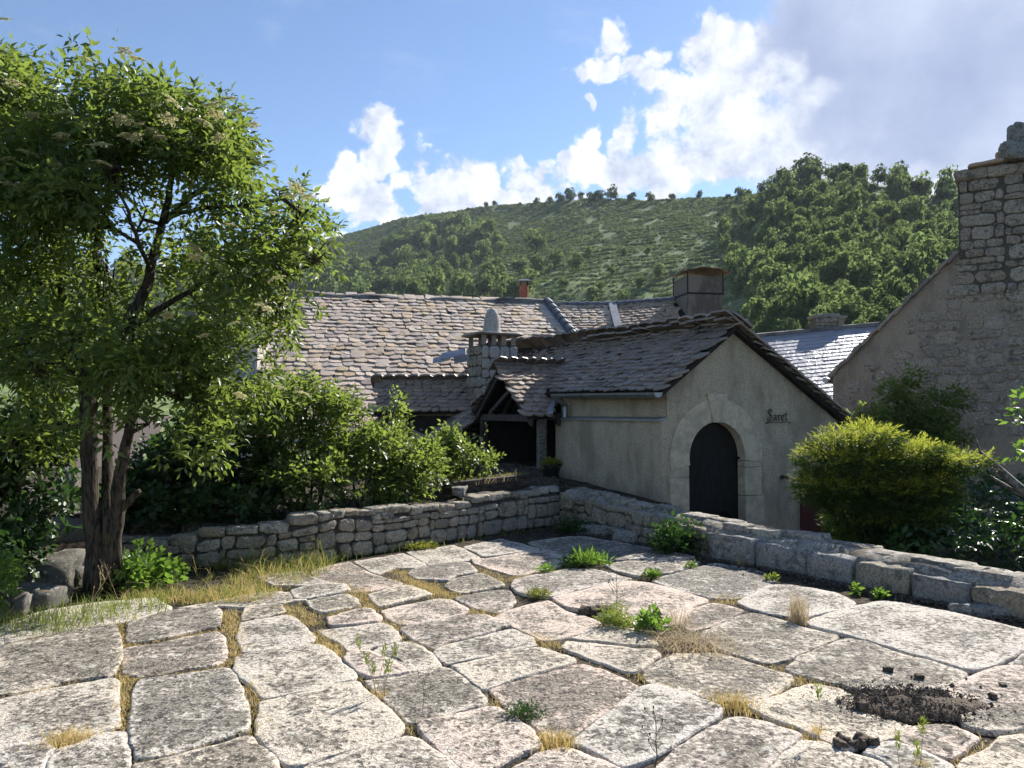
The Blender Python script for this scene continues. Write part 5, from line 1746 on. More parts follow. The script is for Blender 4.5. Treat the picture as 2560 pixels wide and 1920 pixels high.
# ---- pale cottage glimpsed through the leaves on the far left
def far_cottage():
    Hs = empty('far_cottage', (-16, 30, -4))
    tag(Hs, 'pale cottage with a small dark red window, glimpsed through leaves behind the tree', 'house')
    a = at(20, 1250, 30)
    MB().box(Vector((a.x - 3, 30, -4.5)), Vector((7.5, 0, 0)), Vector((0, 6, 0)), Vector((0, 0, 3.7))).build('wall', M['paler'], Hs)
    w = at(100, 1202, 29.95)
    wi = MB().box(w, Vector((.36, 0, 0)), Vector((0, .1, 0)), Vector((0, 0, .42))).build('window', M['redwood'], Hs)
    z = -0.8
    add('roof', plane_mesh([Vector((a.x - 3.4, 29.6, z)), Vector((a.x + 4.9, 29.6, z)), Vector((a.x + 4.9, 33, z + 2.2)), Vector((a.x - 3.4, 33, z + 2.2))], M['tilegrey'], 'roof'), Hs)
    # gate post and rail close behind the tree
    p = at(176, 1330, 9.2)
    z0 = float(ground_z(p.x, p.y))
    P = empty('gate_post', (p.x, p.y, z0))
    tag(P, 'square brown gate post standing behind the tree trunk', 'post')
    MB().box(Vector((p.x - .075, p.y - .07, z0 - .1)), Vector((.15, 0, 0)), Vector((0, .14, 0)), Vector((0, 0, at(176, 1178, 9.2).z - z0 + .1))).build('shaft', M['greywood'], P, bevel=.01)
    MB().box(Vector((p.x - .09, p.y - .085, at(176, 1178, 9.2).z)), Vector((.18, 0, 0)), Vector((0, .17, 0)), Vector((0, 0, .03))).build('cap', M['lead'], P)
    r0, r1 = at(40, 1293, 9.3), at(470, 1270, 9.3)
    R = empty('metal_railing', (r0.x, r0.y, float(ground_z(r0.x, r0.y))))
    tag(R, 'thin grey metal handrail behind the tree trunk, low on the left', 'railing')
    MB().tube([r0, r1], [.022, .022], 8).build('handrail', M['zinc'], R)
    for f in (.15, .5, .95):
        q = r0.lerp(r1, f)
        MB().tube([q, Vector((q.x, q.y, float(ground_z(q.x, q.y)) - .1))], [.016, .016], 6).build('baluster', M['zinc'], R)


far_cottage()

# ------------------------------------------------------------------ leaves, blades
def unit(A):
    return A / np.maximum(1e-9, np.linalg.norm(A, axis=-1, keepdims=True))


def leaf_arrays(P, D, rng, spray, length, leaf, aspect, droop=0.25, upbias=0.8, fold=0.12):
    """P base points, D stalk directions; spray = [(pos along stalk, side, forward)]; returns V, T"""
    n = len(P)
    up = unit(np.array([0, 0, 1.0]) * upbias + rng.normal(0, .45, (n, 3)))
    S = unit(np.cross(D, up))
    up = np.cross(S, D)
    Vs, Ts, off = [], [], 0
    tri = np.array([[0, 1, 4], [0, 4, 2], [4, 1, 3], [4, 3, 2]])
    ln = length * rng.uniform(.7, 1.25, (n, 1))
    for (a, s, fw) in spray:
        b = P + D * ln * a + rng.normal(0, .006, (n, 3))
        e = unit(D * fw + S * s + up * rng.normal(0, .28, (n, 1)) - np.array([0, 0, 1.0]) * droop * rng.uniform(.2, 1.4, (n, 1)))
        nn = unit(up + rng.normal(0, .35, (n, 3)))
        w = unit(np.cross(e, nn)); nn = np.cross(w, e)
        l = leaf * rng.uniform(.5, 1.25, (n, 1))
        hw = l * aspect * .5
        mid = b + e * l * .42
        V = np.stack([b, mid + w * hw + nn * hw * fold * 3, mid - w * hw + nn * hw * fold * 3, b + e * l - nn * l * .10, mid - nn * hw * .1], 1)
        Vs.append(V.reshape(-1, 3))
        T = (np.arange(n) * 5)[:, None, None] + tri[None] + off
        Ts.append(T.reshape(-1, 3))
        off += n * 5
    return np.concatenate(Vs), np.concatenate(Ts)


PINNATE = [(1.0, 0.0, 1.0), (.72, .9, .55), (.72, -.9, .55), (.36, .9, .45), (.36, -.9, .45)]
TWIG = [(1.0, .1, 1.0), (.85, .8, .6), (.7, -.8, .6), (.5, .9, .4), (.35, -.9, .4), (.15, .8, .5)]
TUFT = [(0, .15, 1), (0, -.5, .8), (0, .5, .8), (.3, .4, 1), (.3, -.4, 1), (.55, .3, 1), (.55, -.3, 1), (.8, 0, 1)]


def blob_points(blobs, n, rng, shell=0.45):
    """random points in ellipsoids (c, rx, ry, rz), more towards the surface, with outward directions"""
    vol = np.array([(b[1] * b[2] * b[3]) ** .8 * (b[4] if len(b) > 4 else 1) for b in blobs])
    idx = rng.choice(len(blobs), n, p=vol / vol.sum())
    d = unit(rng.normal(0, 1, (n, 3)))
    r = rng.uniform(0, 1, (n, 1)) ** shell
    C = np.array([tuple(b[0]) for b in blobs])[idx]
    R = np.array([(b[1], b[2], b[3]) for b in blobs])[idx]
    return C + d * r * R, d


def lumpy(blobs, seed, k=5, f=.48):
    rs = random.Random(seed)
    out = []
    for b in blobs:
        w = b[4] if len(b) > 4 else 1.0
        out.append((b[0], b[1] * .72, b[2] * .8, b[3] * .72, w * .75))
        for _ in range(k):
            d = Vector((rs.gauss(0, 1), rs.gauss(0, 1), rs.gauss(.2, 1))).normalized()
            g = f * rs.uniform(.6, 1.2)
            out.append((b[0] + Vector((d.x * b[1], d.y * b[2], d.z * b[3])) * rs.uniform(.62, .95), b[1] * g, b[2] * g, b[3] * g * .8, w * rs.uniform(.8, 1.5)))
    return out


def foliage(name, blobs, n, mat, parent, seed, spray=PINNATE, length=.16, leaf=.085, aspect=.42, droop=.25, shell=.5, outward=.9, up=.35, clump=0.0):
    rng = np.random.default_rng(seed)
    P, d = blob_points(blobs, n, rng, shell)
    if clump:
        # gather twigs so that light and dark clumps and gaps appear
        nz = fbm(P[:, 0] * clump + P[:, 1] * 1.3, P[:, 2] * clump + P[:, 1] * .7, seed, 3)
        keep = nz + rng.normal(0, .05, len(P)) > .41
        P, d = P[keep], d[keep]
    D = unit(d * outward + np.array([0, 0, up]) + rng.normal(0, .5, d.shape))
    V, T = leaf_arrays(P, D, rng, spray, length, leaf, aspect, droop)
    return add(name, mesh_np(name, V, T, mat), parent)


def blades_arrays(P, H, rng, width=.004, lean=.5, dirs=None):
    n = len(P)
    a = rng.uniform(0, 2 * np.pi, n)
    L = np.stack([np.cos(a), np.sin(a), np.zeros(n)], -1) if dirs is None else dirs
    ln = np.abs(rng.normal(lean, lean * .5, (n, 1)))
    b = rng.uniform(0, 2 * np.pi, n)
    W = np.stack([np.cos(b), np.sin(b), np.zeros(n)], -1) * width * rng.uniform(.6, 1.4, (n, 1))
    H = H[:, None]
    up = np.array([0, 0, 1.0])
    m = P + up * H * .55 + L * H * ln * .3
    t = P + up * H * (1 - .25 * ln) + L * H * ln
    V = np.stack([P - W, P + W, m - W * .8, m + W * .8, t], 1).reshape(-1, 3)
    tri = np.array([[0, 1, 3], [0, 3, 2], [2, 3, 4]])
    T = ((np.arange(n) * 5)[:, None, None] + tri[None]).reshape(-1, 3)
    return V, T


def grass_obj(name, P, H, mat, seed, width=.004, lean=.5, parent=None, dirs=None):
    rng = np.random.default_rng(seed)
    V, T = blades_arrays(np.asarray(P), np.asarray(H), rng, width, lean, dirs)
    return add(name, mesh_np(name, V, T, mat), parent)


def pxblob(px, py, r, Y, ry=None, dz=None, w=1.0):
    c = at(px, py, Y)
    R = r * Y / F
    return (c, R, ry if ry else R * .9, (dz * Y / F) if dz else R, w)


# ------------------------------------------------------------------ the elder tree
def elder():
    Y = 6.9
    base = Vector((-3.72, Y, -0.05))
    T = empty('elder_tree', base)
    tag(T, 'large flowering elder tree with several dark stems at the end of the back wall', 'tree')
    mb = MB()
    z2 = lambda x, y, d=0: at(x / 2.073, 700 + y / 2.073, Y + d)
    z1 = lambda x, y, d=0: at(x / 2.37, y / 2.37, Y + d)
    stems = [
        ([z2(505, 1600), z2(500, 1430), z2(478, 1200), z2(462, 900), z2(460, 700), z2(462, 560)], [.16, .125, .105, .098, .098, .105]),
        ([z2(462, 580), z2(520, 470), z2(600, 320), z2(690, 170), z2(770, 10, .1), z1(890, 1600, .1), z1(960, 1330, .2)], [.095, .088, .08, .072, .065, .060, .052]),
        ([z2(455, 570), z2(425, 430), z2(385, 250, .3), z2(330, 140, .4), z1(330, 1500, .5), z1(250, 1150, .5), z1(130, 900, .4), z1(40, 620, .3)], [.085, .078, .066, .058, .052, .044, .03, .018]),
        ([z2(565, 1550), z2(560, 1300), z2(562, 1000, .15), z2(555, 760, .2), z2(560, 560, .25), z2(560, 300, .3), z1(560, 1500, .4), z1(640, 1200, .4), z1(640, 900, .3), z1(680, 560, .2), z1(760, 420, .2)], [.10, .075, .066, .06, .055, .05, .045, .038, .03, .018, .01]),
        ([z2(585, 1500), z2(600, 1260), z2(625, 1000, -.1), z2(662, 800, -.1), z2(690, 640, -.05), z2(800, 560, .1), z2(1000, 640, .2)], [.10, .085, .072, .062, .05, .036, .02]),
        ([z2(600, 1250), z2(660, 1150), z2(725, 1095)], [.06, .05, .04]),
        ([z2(420, 560), z2(370, 480, -.2), z2(310, 430, -.3), z2(160, 440, -.4)], [.03, .026, .02, .01]),
        ([z1(960, 1330, .2), z1(1000, 1180, .2), z1(1012, 1050, .2), z1(1000, 900, .2), z1(990, 720, .2)], [.05, .042, .035, .028, .012]),
        ([z1(975, 1320, .2), z1(1090, 1200, .3), z1(1210, 1110, .3), z1(1300, 980, .3), z1(1330, 820, .3)], [.045, .038, .034, .026, .012]),
        ([z1(1000, 1290, .2), z1(1200, 1230, .0), z1(1450, 1220, -.2), z1(1680, 1180, -.3)], [.036, .028, .02, .01]),
        ([z2(620, 300), z2(800, 160, .2), z2(980, 60, .3), z1(1350, 1570, .3), z1(1650, 1500, .2), z1(1880, 1560, .1)], [.05, .04, .034, .026, .018, .008]),
        ([z2(690, 650), z2(850, 420, .5), z2(1000, 300, .8), z2(1250, 250, .8)], [.04, .034, .026, .012]),
        ([z1(890, 1600), z1(830, 1450, -.3), z1(760, 1250, -.5), z1(620, 1000, -.6)], [.034, .028, .02, .01]),
    ]
    for pts, rr in stems:
        # smooth the stem by subdividing with small wobble
        P2, R2 = [], []
        for (a, b, ra, rb) in zip(pts[:-1], pts[1:], rr[:-1], rr[1:]):
            for f in (0, .34, .67):
                P2.append(a.lerp(b, f) + Vector([mnoise.noise(a * 3 + Vector((f * 9, q, 0))) * .022 for q in range(3)])); R2.append(ra + (rb - ra) * f)
        P2.append(pts[-1]); R2.append(rr[-1])
        mb.tube(P2, [r * .70 for r in R2], 10, True, .25)
    tr = mb.build('trunk', M['bark'], T, True)
    B = []
    for (px, py, r, d, w) in [(0, 195, 66, .2, 1), (-110, 255, 130, .2, 1), (62, 265, 66, .1, 1), (40, 320, 100, 0, 1), (170, 345, 88, 0, 1), (285, 215, 42, .2, 1), (240, 240, 32, .2, .8), (250, 290, 60, .2, 1), (335, 262, 42, .2, .9), (300, 350, 100, 0, 1), (420, 330, 78, .2, 1), (455, 295, 46, .2, .8), (540, 345, 70, .2, 1),
                              (590, 395, 46, .2, 1), (620, 440, 28, .2, .8), (90, 450, 130, -.2, 1.1), (280, 460, 120, -.3, 1), (470, 430, 82, .1, .8), (570, 430, 66, .3, .7), (60, 580, 110, .1, .8), (210, 560, 100, -.3, .8), (340, 580, 80, .3, .45),
                              (700, 500, 62, .1, 1), (640, 545, 90, .1, .8), (740, 560, 52, .0, 1), (560, 600, 90, .3, .7), (690, 625, 88, .0, 1), (790, 655, 42, -.1, 1), (600, 690, 90, .1, .8), (700, 720, 58, .0, 1),
                              (480, 690, 80, .4, .6), (130, 720, 120, .4, .6), (0, 760, 120, .5, .6), (280, 730, 70, .4, .5), (640, 800, 62, .1, 1), (690, 790, 36, .1, 1), (560, 800, 70, .4, .7), (420, 800, 80, .5, .5),
                              (460, 1000, 95, -.1, .8), (330, 860, 80, -.4, .6), (250, 950, 60, -.4, .5), (540, 900, 90, .2, .8), (180, 830, 80, -.35, .6), (60, 850, 100, -.2, .7), (620, 960, 60, .3, .8), (420, 900, 70, -.3, .7), (360, 1050, 60, -.3, .6), (110, 960, 80, -.3, .6), (370, 960, 70, -.2, .8), (40, 930, 110, .3, .6), (100, 1060, 110, .2, .5), (520, 1080, 60, -.1, .6), (20, 1130, 90, .1, .5)]:
        B.append(pxblob(px, py, r, Y + d, .75, None, w))
    foliage('crown', lumpy(B, 3, 6, .5), 13800, M['elder'], T, 5, PINNATE, .18, .092, .38, .32, .55, .9, .35, 2.6)
    # twigs reaching from the limbs into the foliage
    tw = MB()
    rs = random.Random(4)
    nodes = [p for pts, _ in stems[1:] for p in pts[1:]]
    for b in B:
        c = b[0]
        near = min(nodes, key=lambda q: (q - c).length)
        midp = near.lerp(c, .5) + Vector((rs.uniform(-.1, .1), rs.uniform(-.1, .1), rs.uniform(-.02, .12)))
        tw.tube([near, midp, c], [.020, .015, .010], 6)
        for i in range(5):
            e = c + Vector((rs.gauss(0, .6), rs.gauss(0, .6), rs.gauss(.25, .5))) * b[1]
            tw.tube([midp if i % 2 else c, midp.lerp(e, .6) + Vector((0, 0, .03)), e], [.010, .007, .004], 5)
    tw.build('twigs', M['bark'], T, True)
    # flat cream flower heads
    protos = []
    for s in range(3):
        rng = np.random.default_rng(60 + s)
        n = 260
        a = rng.uniform(0, 2 * np.pi, n); r = np.sqrt(rng.uniform(0, 1, n))
        r = r * (.75 + .25 * np.cos(a * 5 + s))
        P = np.stack([r * np.cos(a), r * np.sin(a), .22 * (1 - r * r) + rng.normal(0, .035, n)], -1)
        e = unit(rng.normal(0, 1, (n, 3)) * np.array([1, 1, .35])) * .06
        f = unit(np.cross(e, np.array([0, 0, 1.0]) + rng.normal(0, .4, (n, 3)))) * .06
        V = np.stack([P - e - f, P + e - f, P + e + f, P - e + f], 1).reshape(-1, 3)
        Q = np.arange(n * 4).reshape(n, 4)
        protos.append(mesh_np('flower_head', V, Q, M['blossom']))
    spots = [(10, 50), (35, 210), (80, 290), (160, 285), (185, 298), (210, 315), (155, 340), (310, 130), (345, 150), (215, 150), (300, 300), (320, 305), (350, 312), (315, 340), (340, 345), (380, 330), (400, 345), (420, 300), (430, 255), (250, 365),
             (530, 265), (540, 290), (570, 250), (600, 280), (635, 315), (510, 310), (550, 345), (25, 415), (20, 400), (140, 420), (255, 410), (70, 385), (30, 470), (60, 465), (740, 470), (770, 495), (745, 490), (720, 490), (680, 535), (575, 565), (485, 620), (490, 645), (420, 790), (510, 840),
             (585, 810), (660, 770), (755, 985), (700, 970), (600, 990), (150, 350), (470, 275), (690, 700)]
    for i, (px, py) in enumerate(spots):
        c = at(px, py, Y - .80 + rs.uniform(-.12, .12))
        o = bpy.data.objects.new('flower_head', protos[i % 3]); link(o, T)
        o.location = c - T.location
        sz = rs.uniform(.055, .095)
        o.scale = (sz, sz, sz)
        o.rotation_euler = (rs.uniform(-.5, .5), rs.uniform(-.4, .4), rs.uniform(0, 6))


elder()


# ------------------------------------------------------------------ shrubs behind the back wall
def shrub(name, label, blobs, n, mat, seed, spray=TWIG, length=.16, leaf=.07, aspect=.6, stems=7, root=None, clump=2.5, group=None, cat='shrub', sm='bark', up=.35, part='crown'):
    c = root if root else blobs[0][0].copy()
    z = float(ground_z(c.x, c.y))
    T = empty(name, Vector((c.x, c.y, z)))
    tag(T, label, cat, group)
    foliage(part, lumpy(blobs, seed, 4, .42) if clump else blobs, n, mat, T, seed, spray, length, leaf, aspect, .22, .5, .9, up, clump)
    rs = random.Random(seed)
    mb = MB()
    for i in range(stems):
        b = blobs[i % len(blobs)]
        e = b[0] + Vector((rs.gauss(0, .4) * b[1], rs.gauss(0, .3) * b[2], rs.uniform(0, .6) * b[3]))
        s = Vector((c.x + rs.uniform(-.15, .15), c.y + rs.uniform(-.12, .12), z - .08))
        m = s.lerp(e, .5) + Vector((rs.uniform(-.1, .1), rs.uniform(-.08, .08), .06))
        mb.tube([s, m, e], [.018, .013, .005], 6)
    mb.build('stems', M[sm], T, True)
    return T


shrub('elder_bush', 'bushy young elder with pale flower heads beside the big tree, over the wall',
      [pxblob(770, 1020, 70, 9.6, .4), pxblob(680, 1030, 78, 9.5, .4), pxblob(840, 1055, 62, 9.6, .4), pxblob(600, 1050, 64, 9.4, .4), pxblob(795, 965, 22, 9.6, .18), pxblob(870, 1045, 30, 9.6, .2), pxblob(720, 1120, 80, 9.4, .4), pxblob(600, 1140, 76, 9.3, .4), pxblob(820, 1135, 70, 9.4, .4)],
      2500, M['elder'], 11, PINNATE, .18, .085, .40, 10, clump=3.2)
shrub('lilac_bush', 'tall slender lilac bush with spent brown flower spikes in front of the dormer',
      [pxblob(985, 1110, 48, 10.4, .3), pxblob(990, 1020, 20, 10.4, .15), pxblob(950, 1165, 66, 10.2, .35), pxblob(1040, 1165, 56, 10.4, .3), pxblob(985, 1060, 26, 10.4, .2), pxblob(1000, 985, 12, 10.4, .08)],
      900, M['lilac'], 12, TWIG, .17, .07, .66, 12, clump=3.5)
shrub('lilac_bush', 'rounded lilac bush beside the dark porch, above the log trough',
      [pxblob(1160, 1140, 55, 11.0, .3), pxblob(1200, 1115, 30, 11.0, .25), pxblob(1135, 1105, 38, 11.0, .25), pxblob(1210, 1155, 28, 11.0, .2), pxblob(1090, 1180, 46, 10.9, .25)],
      850, M['lilac'], 13, TWIG, .16, .066, .66, 9)
shrub('leafy_bush', 'dense leafy bush hanging over the middle of the back wall',
      [pxblob(880, 1210, 92, 9.25, .4), pxblob(780, 1225, 92, 8.95, .4), pxblob(690, 1265, 66, 8.75, .35), pxblob(1000, 1205, 90, 9.75, .35), pxblob(1085, 1220, 52, 10.15, .3), pxblob(940, 1150, 92, 9.7, .45), pxblob(870, 1130, 80, 9.6, .4), pxblob(1050, 1150, 60, 10.2, .3)],
      2500, M['lilac'], 14, TWIG, .16, .066, .62, 9, clump=3.2)
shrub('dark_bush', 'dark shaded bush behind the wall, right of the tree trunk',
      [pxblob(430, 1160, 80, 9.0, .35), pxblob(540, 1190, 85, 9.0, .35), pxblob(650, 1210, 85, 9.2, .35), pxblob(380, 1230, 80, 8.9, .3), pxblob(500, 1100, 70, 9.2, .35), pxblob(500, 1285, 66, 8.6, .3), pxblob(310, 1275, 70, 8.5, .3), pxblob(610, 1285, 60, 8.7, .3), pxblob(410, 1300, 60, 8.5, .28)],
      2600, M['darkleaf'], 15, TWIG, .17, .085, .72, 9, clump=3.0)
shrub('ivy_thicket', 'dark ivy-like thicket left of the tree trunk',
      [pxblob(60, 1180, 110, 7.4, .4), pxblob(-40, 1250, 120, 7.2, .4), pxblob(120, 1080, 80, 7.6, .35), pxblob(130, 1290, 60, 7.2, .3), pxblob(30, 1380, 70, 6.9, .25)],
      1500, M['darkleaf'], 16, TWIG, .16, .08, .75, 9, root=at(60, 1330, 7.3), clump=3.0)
shrub('young_shoots', 'bright green leafy shoots at the left edge of the picture',
      [pxblob(5, 1425, 38, 6.0, .12), pxblob(-30, 1450, 50, 6.0, .12), pxblob(-10, 1480, 34, 6.0, .12)], 170, M['weed'], 17, TWIG, .12, .06, .45, 3, root=at(-20, 1500, 6.0), clump=0)

# right hand side
JB = [(2100, 1115, 52, 30), (2165, 1100, 60, 28), (2066, 1160, 58, 40), (2150, 1160, 84, 46), (2245, 1150, 78, 36), (2320, 1165, 62, 28), (2380, 1160, 44, 17), (2420, 1153, 26, 9), (2055, 1225, 42, 40), (2125, 1235, 78, 55), (2215, 1235, 84, 55), (2300, 1220, 64, 40), (2165, 1310, 78, 60), (2265, 1310, 78, 60), (2285, 1122, 42, 16)]


def juniper():
    Yj = 9.1
    c = at(2200, 1400, Yj + .2)
    T = empty('golden_juniper', Vector((c.x, c.y, float(ground_z(c.x, c.y)))))
    tag(T, 'wide golden-tipped juniper between the low wall and the stone gable', 'shrub')
    B = [pxblob(x, y, r, Yj + (.15 if y > 1250 else 0), .5, rz) for x, y, r, rz in JB]
    rng = np.random.default_rng(8)
    sp = [(i / 9.0, (.55 if i % 2 else -.55) * (1 - .5 * i / 9.0), .95) for i in range(10)]
    P, d = blob_points(B, 9500, rng, .22)
    out = np.abs(d).copy()
    D = unit(d * np.array([1.0, .9, .30]) + np.array([.12, -.15, .16]) + rng.normal(0, .25, d.shape))
    # golden sprays on the upper side of each lump, green sprays elsewhere
    top = d[:, 2] + rng.normal(0, .22, len(d))
    gold = top > 0.34
    V, Tt = leaf_arrays(P[~gold], D[~gold], rng, sp, .13, .055, .24, .02, .8)
    add('green_growth', mesh_np('green_growth', V, Tt, M['juniper']), T)
    V, Tt = leaf_arrays(P[gold], D[gold], rng, sp, .14, .055, .24, -.02, .8)
    add('golden_tips', mesh_np('golden_tips', V, Tt, M['junigold']), T)
    mb = MB(); rs = random.Random(2)
    g = Vector((c.x, c.y, float(ground_z(c.x, c.y)) - .1))
    for b in B:
        mb.tube([g, g.lerp(b[0], .55) + Vector((0, 0, -.1)), b[0]], [.03, .022, .008], 6)
    mb.build('stems', M['bark'], T, True)


juniper()
shrub('laurel_bush', 'glossy dark green shrub growing against the stone gable, above the juniper',
      [pxblob(2230, 1010, 70, 15.4, .3), pxblob(2320, 1060, 75, 15.4, .3), pxblob(2290, 980, 50, 15.4, .25), pxblob(2200, 1075, 55, 15.3, .3), pxblob(2385, 1010, 28, 15.4, .2), pxblob(2350, 1120, 60, 15.3, .3), pxblob(2150, 1050, 28, 15.3, .15)],
      1250, M['lilac'], 21, TWIG, .2, .12, .42, 10, clump=2.2)
shrub('sunlit_seedling', 'small bright green plant in front of the dark red door',
      [pxblob(2100, 1325, 32, 9.1, .15), pxblob(2080, 1300, 20, 9.1, .1), pxblob(2115, 1350, 30, 9.1, .15)], 120, M['weed'], 22, TWIG, .10, .045, .5, 4, clump=0)
shrub('overhanging_shoot', 'leafy shoot reaching into the picture at the right edge',
      [pxblob(2560, 1050, 30, 8.2, .12), pxblob(2590, 1010, 34, 8.2, .12), pxblob(2575, 1120, 30, 8.2, .12)], 40, M['weed'], 23, TWIG, .18, .10, .45, 4, root=at(2700, 1300, 8.2), clump=0)


def nettles():
    rng = np.random.default_rng(31)
    n = 1500
    px = rng.uniform(2230, 2760, n); dep = rng.uniform(7.9, 12.5, n)
    x = (px - 1280) / F * dep
    ok = x > 3.6
    x, dep = x[ok], dep[ok]
    z0 = ground_z(x, dep)
    hgt = .75 + .55 * fbm(x * .8, dep * .8, 9) + .25 * sstep(x, 4.5, 6.5)
    f = rng.uniform(.15, 1, len(x)) ** .6
    P = np.stack([x, dep, z0 + hgt * f], -1)
    D = unit(rng.normal(0, 1, (len(x), 3)) * np.array([1, 1, .25]) + np.array([0, -.3, .35]))
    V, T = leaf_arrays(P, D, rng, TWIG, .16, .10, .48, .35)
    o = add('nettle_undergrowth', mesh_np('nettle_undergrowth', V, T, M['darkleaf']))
    tag(o, 'shaded nettles filling the corner below the stone gable', 'undergrowth', kind='stuff')


nettles()


def dead_branch():
    p = [at(2450, 1130, 8.9), at(2490, 1165, 8.8), at(2540, 1215, 8.7), at(2640, 1290, 8.6)]
    c = p[3]
    T = empty('dead_branch', Vector((c.x, c.y, float(ground_z(c.x, c.y)))))
    tag(T, 'bare grey dead branch sticking out at the right edge, beside the juniper', 'branch')
    MB().tube(p + [Vector((c.x + .2, c.y, float(ground_z(c.x, c.y))))], [.02, .04, .055, .06, .06], 8, True, .4).build('limb', M['deadwood'], T, True)
    MB().tube([at(2475, 1190, 8.85), at(2530, 1225, 8.75), at(2600, 1265, 8.65)], [.012, .03, .04], 7, True, .4).build('limb', M['deadwood'], T, True)
    MB().tube([at(2440, 1098, 8.9), at(2455, 1140, 8.88), at(2490, 1165, 8.8)], [.008, .012, .02], 6, True, .3).build('limb', M['deadwood'], T, True)


dead_branch()


# ------------------------------------------------------------------ things on the walls
def trough():
    a, b = at(1118, 1237, 10.35), at(1312, 1195, 11.15)
    a.z = max(float(ground_z(a.x, a.y)), .46) + .02; b.z = max(float(ground_z(b.x, b.y)), .46) + .06
    T = empty('log_trough', a)
    tag(T, 'hollowed log trough planted with yellow sedum on the back wall', 'planter')
    d = (b - a); n = Vector((d.y, -d.x, 0)).normalized()
    up = Vector((0, 0, 1))
    hw, h = .13, .18
    MB().prism([a - n * hw, a + n * hw, a + n * (hw + .02) + up * h, a + n * (hw - .03) + up * (h + .015), a + n * (hw - .05) + up * .10, a - n * (hw - .05) + up * .10, a - n * (hw - .03) + up * (h + .015), a - n * (hw + .02) + up * h], d).build('log', M['logwood'], T, bevel=.012)
    rng = np.random.default_rng(5)
    m = 900
    f = rng.uniform(0.02, .98, m); s = rng.uniform(-.12, .12, m)
    P = np.array(a)[None] + np.array(d)[None] * f[:, None] + np.array(n)[None] * s[:, None]
    P[:, 2] += .10 + .06 * fbm(f * 9, s * 9, 4) + rng.uniform(0, .03, m)
    D = unit(rng.normal(0, .5, (m, 3)) + np.array([0, 0, 1.0]))
    V, Tt = leaf_arrays(P, D, rng, TUFT, .03, .022, .6, 0)
    add('sedum', mesh_np('sedum', V, Tt, M['sedum']), T)
    k = 90
    P = np.array(a)[None] + np.array(d)[None] * rng.uniform(.25, .8, k)[:, None] + np.array(n)[None] * rng.uniform(.08, .2, k)[:, None]
    P[:, 2] += .12
    V, Tt = blades_arrays(P, rng.uniform(.05, .18, k), rng, .003, .9)
    add('dry_stalks', mesh_np('dry_stalks', V, Tt, M['straw']), T)
    # loose stone in front of the trough
    c = at(1146, 1228, 10.05); c.z = .50
    tag(block_stone('loose_stone', c - Vector((.08, .06, 0)), Vector((.17, 0, 0)), Vector((0, .13, 0)), Vector((0, 0, .12)), M['rock'], None, 71, .3), 'dark rounded stone lying on the back wall before the log trough', 'stone')
    # pot of sedum next to the porch post
    c = at(1378, 1205, 12.6)
    zb = float(ground_z(c.x, c.y))
    Pp = empty('plant_pot', Vector((c.x, c.y, zb)))
    tag(Pp, 'dark pot of mossy sedum at the foot of the porch post', 'pot')
    V, Fc = [], []
    prof = [(.11, 0), (.16, .16), (.17, .2), (.15, .2), (.13, .14)]
    for (r_, zz) in prof:
        for j in range(14): V.append((c.x + r_ * math.cos(j * math.pi / 7), c.y + r_ * math.sin(j * math.pi / 7), zb + zz))
    for i in range(4):
        for j in range(14): Fc.append((i * 14 + j, i * 14 + (j + 1) % 14, (i + 1) * 14 + (j + 1) % 14, (i + 1) * 14 + j))
    Fc.append(tuple(range(4 * 14, 5 * 14)))
    add('bowl', mesh_py('bowl', V, Fc, M['iron'], True), Pp)
    foliage('sedum', [(Vector((c.x, c.y, zb + .2)), .17, .17, .09)], 420, M['sedum'], Pp, 6, TUFT, .035, .026, .6, 0, .4)


trough()


def rocks():
    for i, (px, py, w, dp, h, lab) in enumerate([
            (130, 1385, .62, .45, .17, 'flat grey slab on the rock heap left of the tree'),
            (85, 1450, .50, .40, .30, 'rough boulder under the flat slab, left of the tree'),
            (150, 1440, .34, .3, .22, 'small dark stone between the boulder and the tree roots'),
            (50, 1505, .42, .34, .22, 'rounded grey boulder at the left edge of the paving'),
            (-20, 1520, .35, .3, .20, 'low boulder cut off by the left edge of the picture')]):
        g = gnd(px, py + (40 if i == 0 else 25), 0.0)
        z = -.06 if i else .26
        o = block_stone('boulder', Vector((g.x - w / 2, g.y, z)), Vector((w, .05, 0)), Vector((-.05, dp, .02)), Vector((.02, 0, h)), M['shaded_rock'], None, 81 + i, .3)
        tag(o, lab, 'boulder', 'boulders left of the tree')


rocks()

# ------------------------------------------------------------------ plants of the court
ORG5 = {5: (200, 1200), 8: (1920, 1250), **ORG}


def zp(c, x, y):
    return ORG5[c][0] + x / 3.456, ORG5[c][1] + y / 3.456


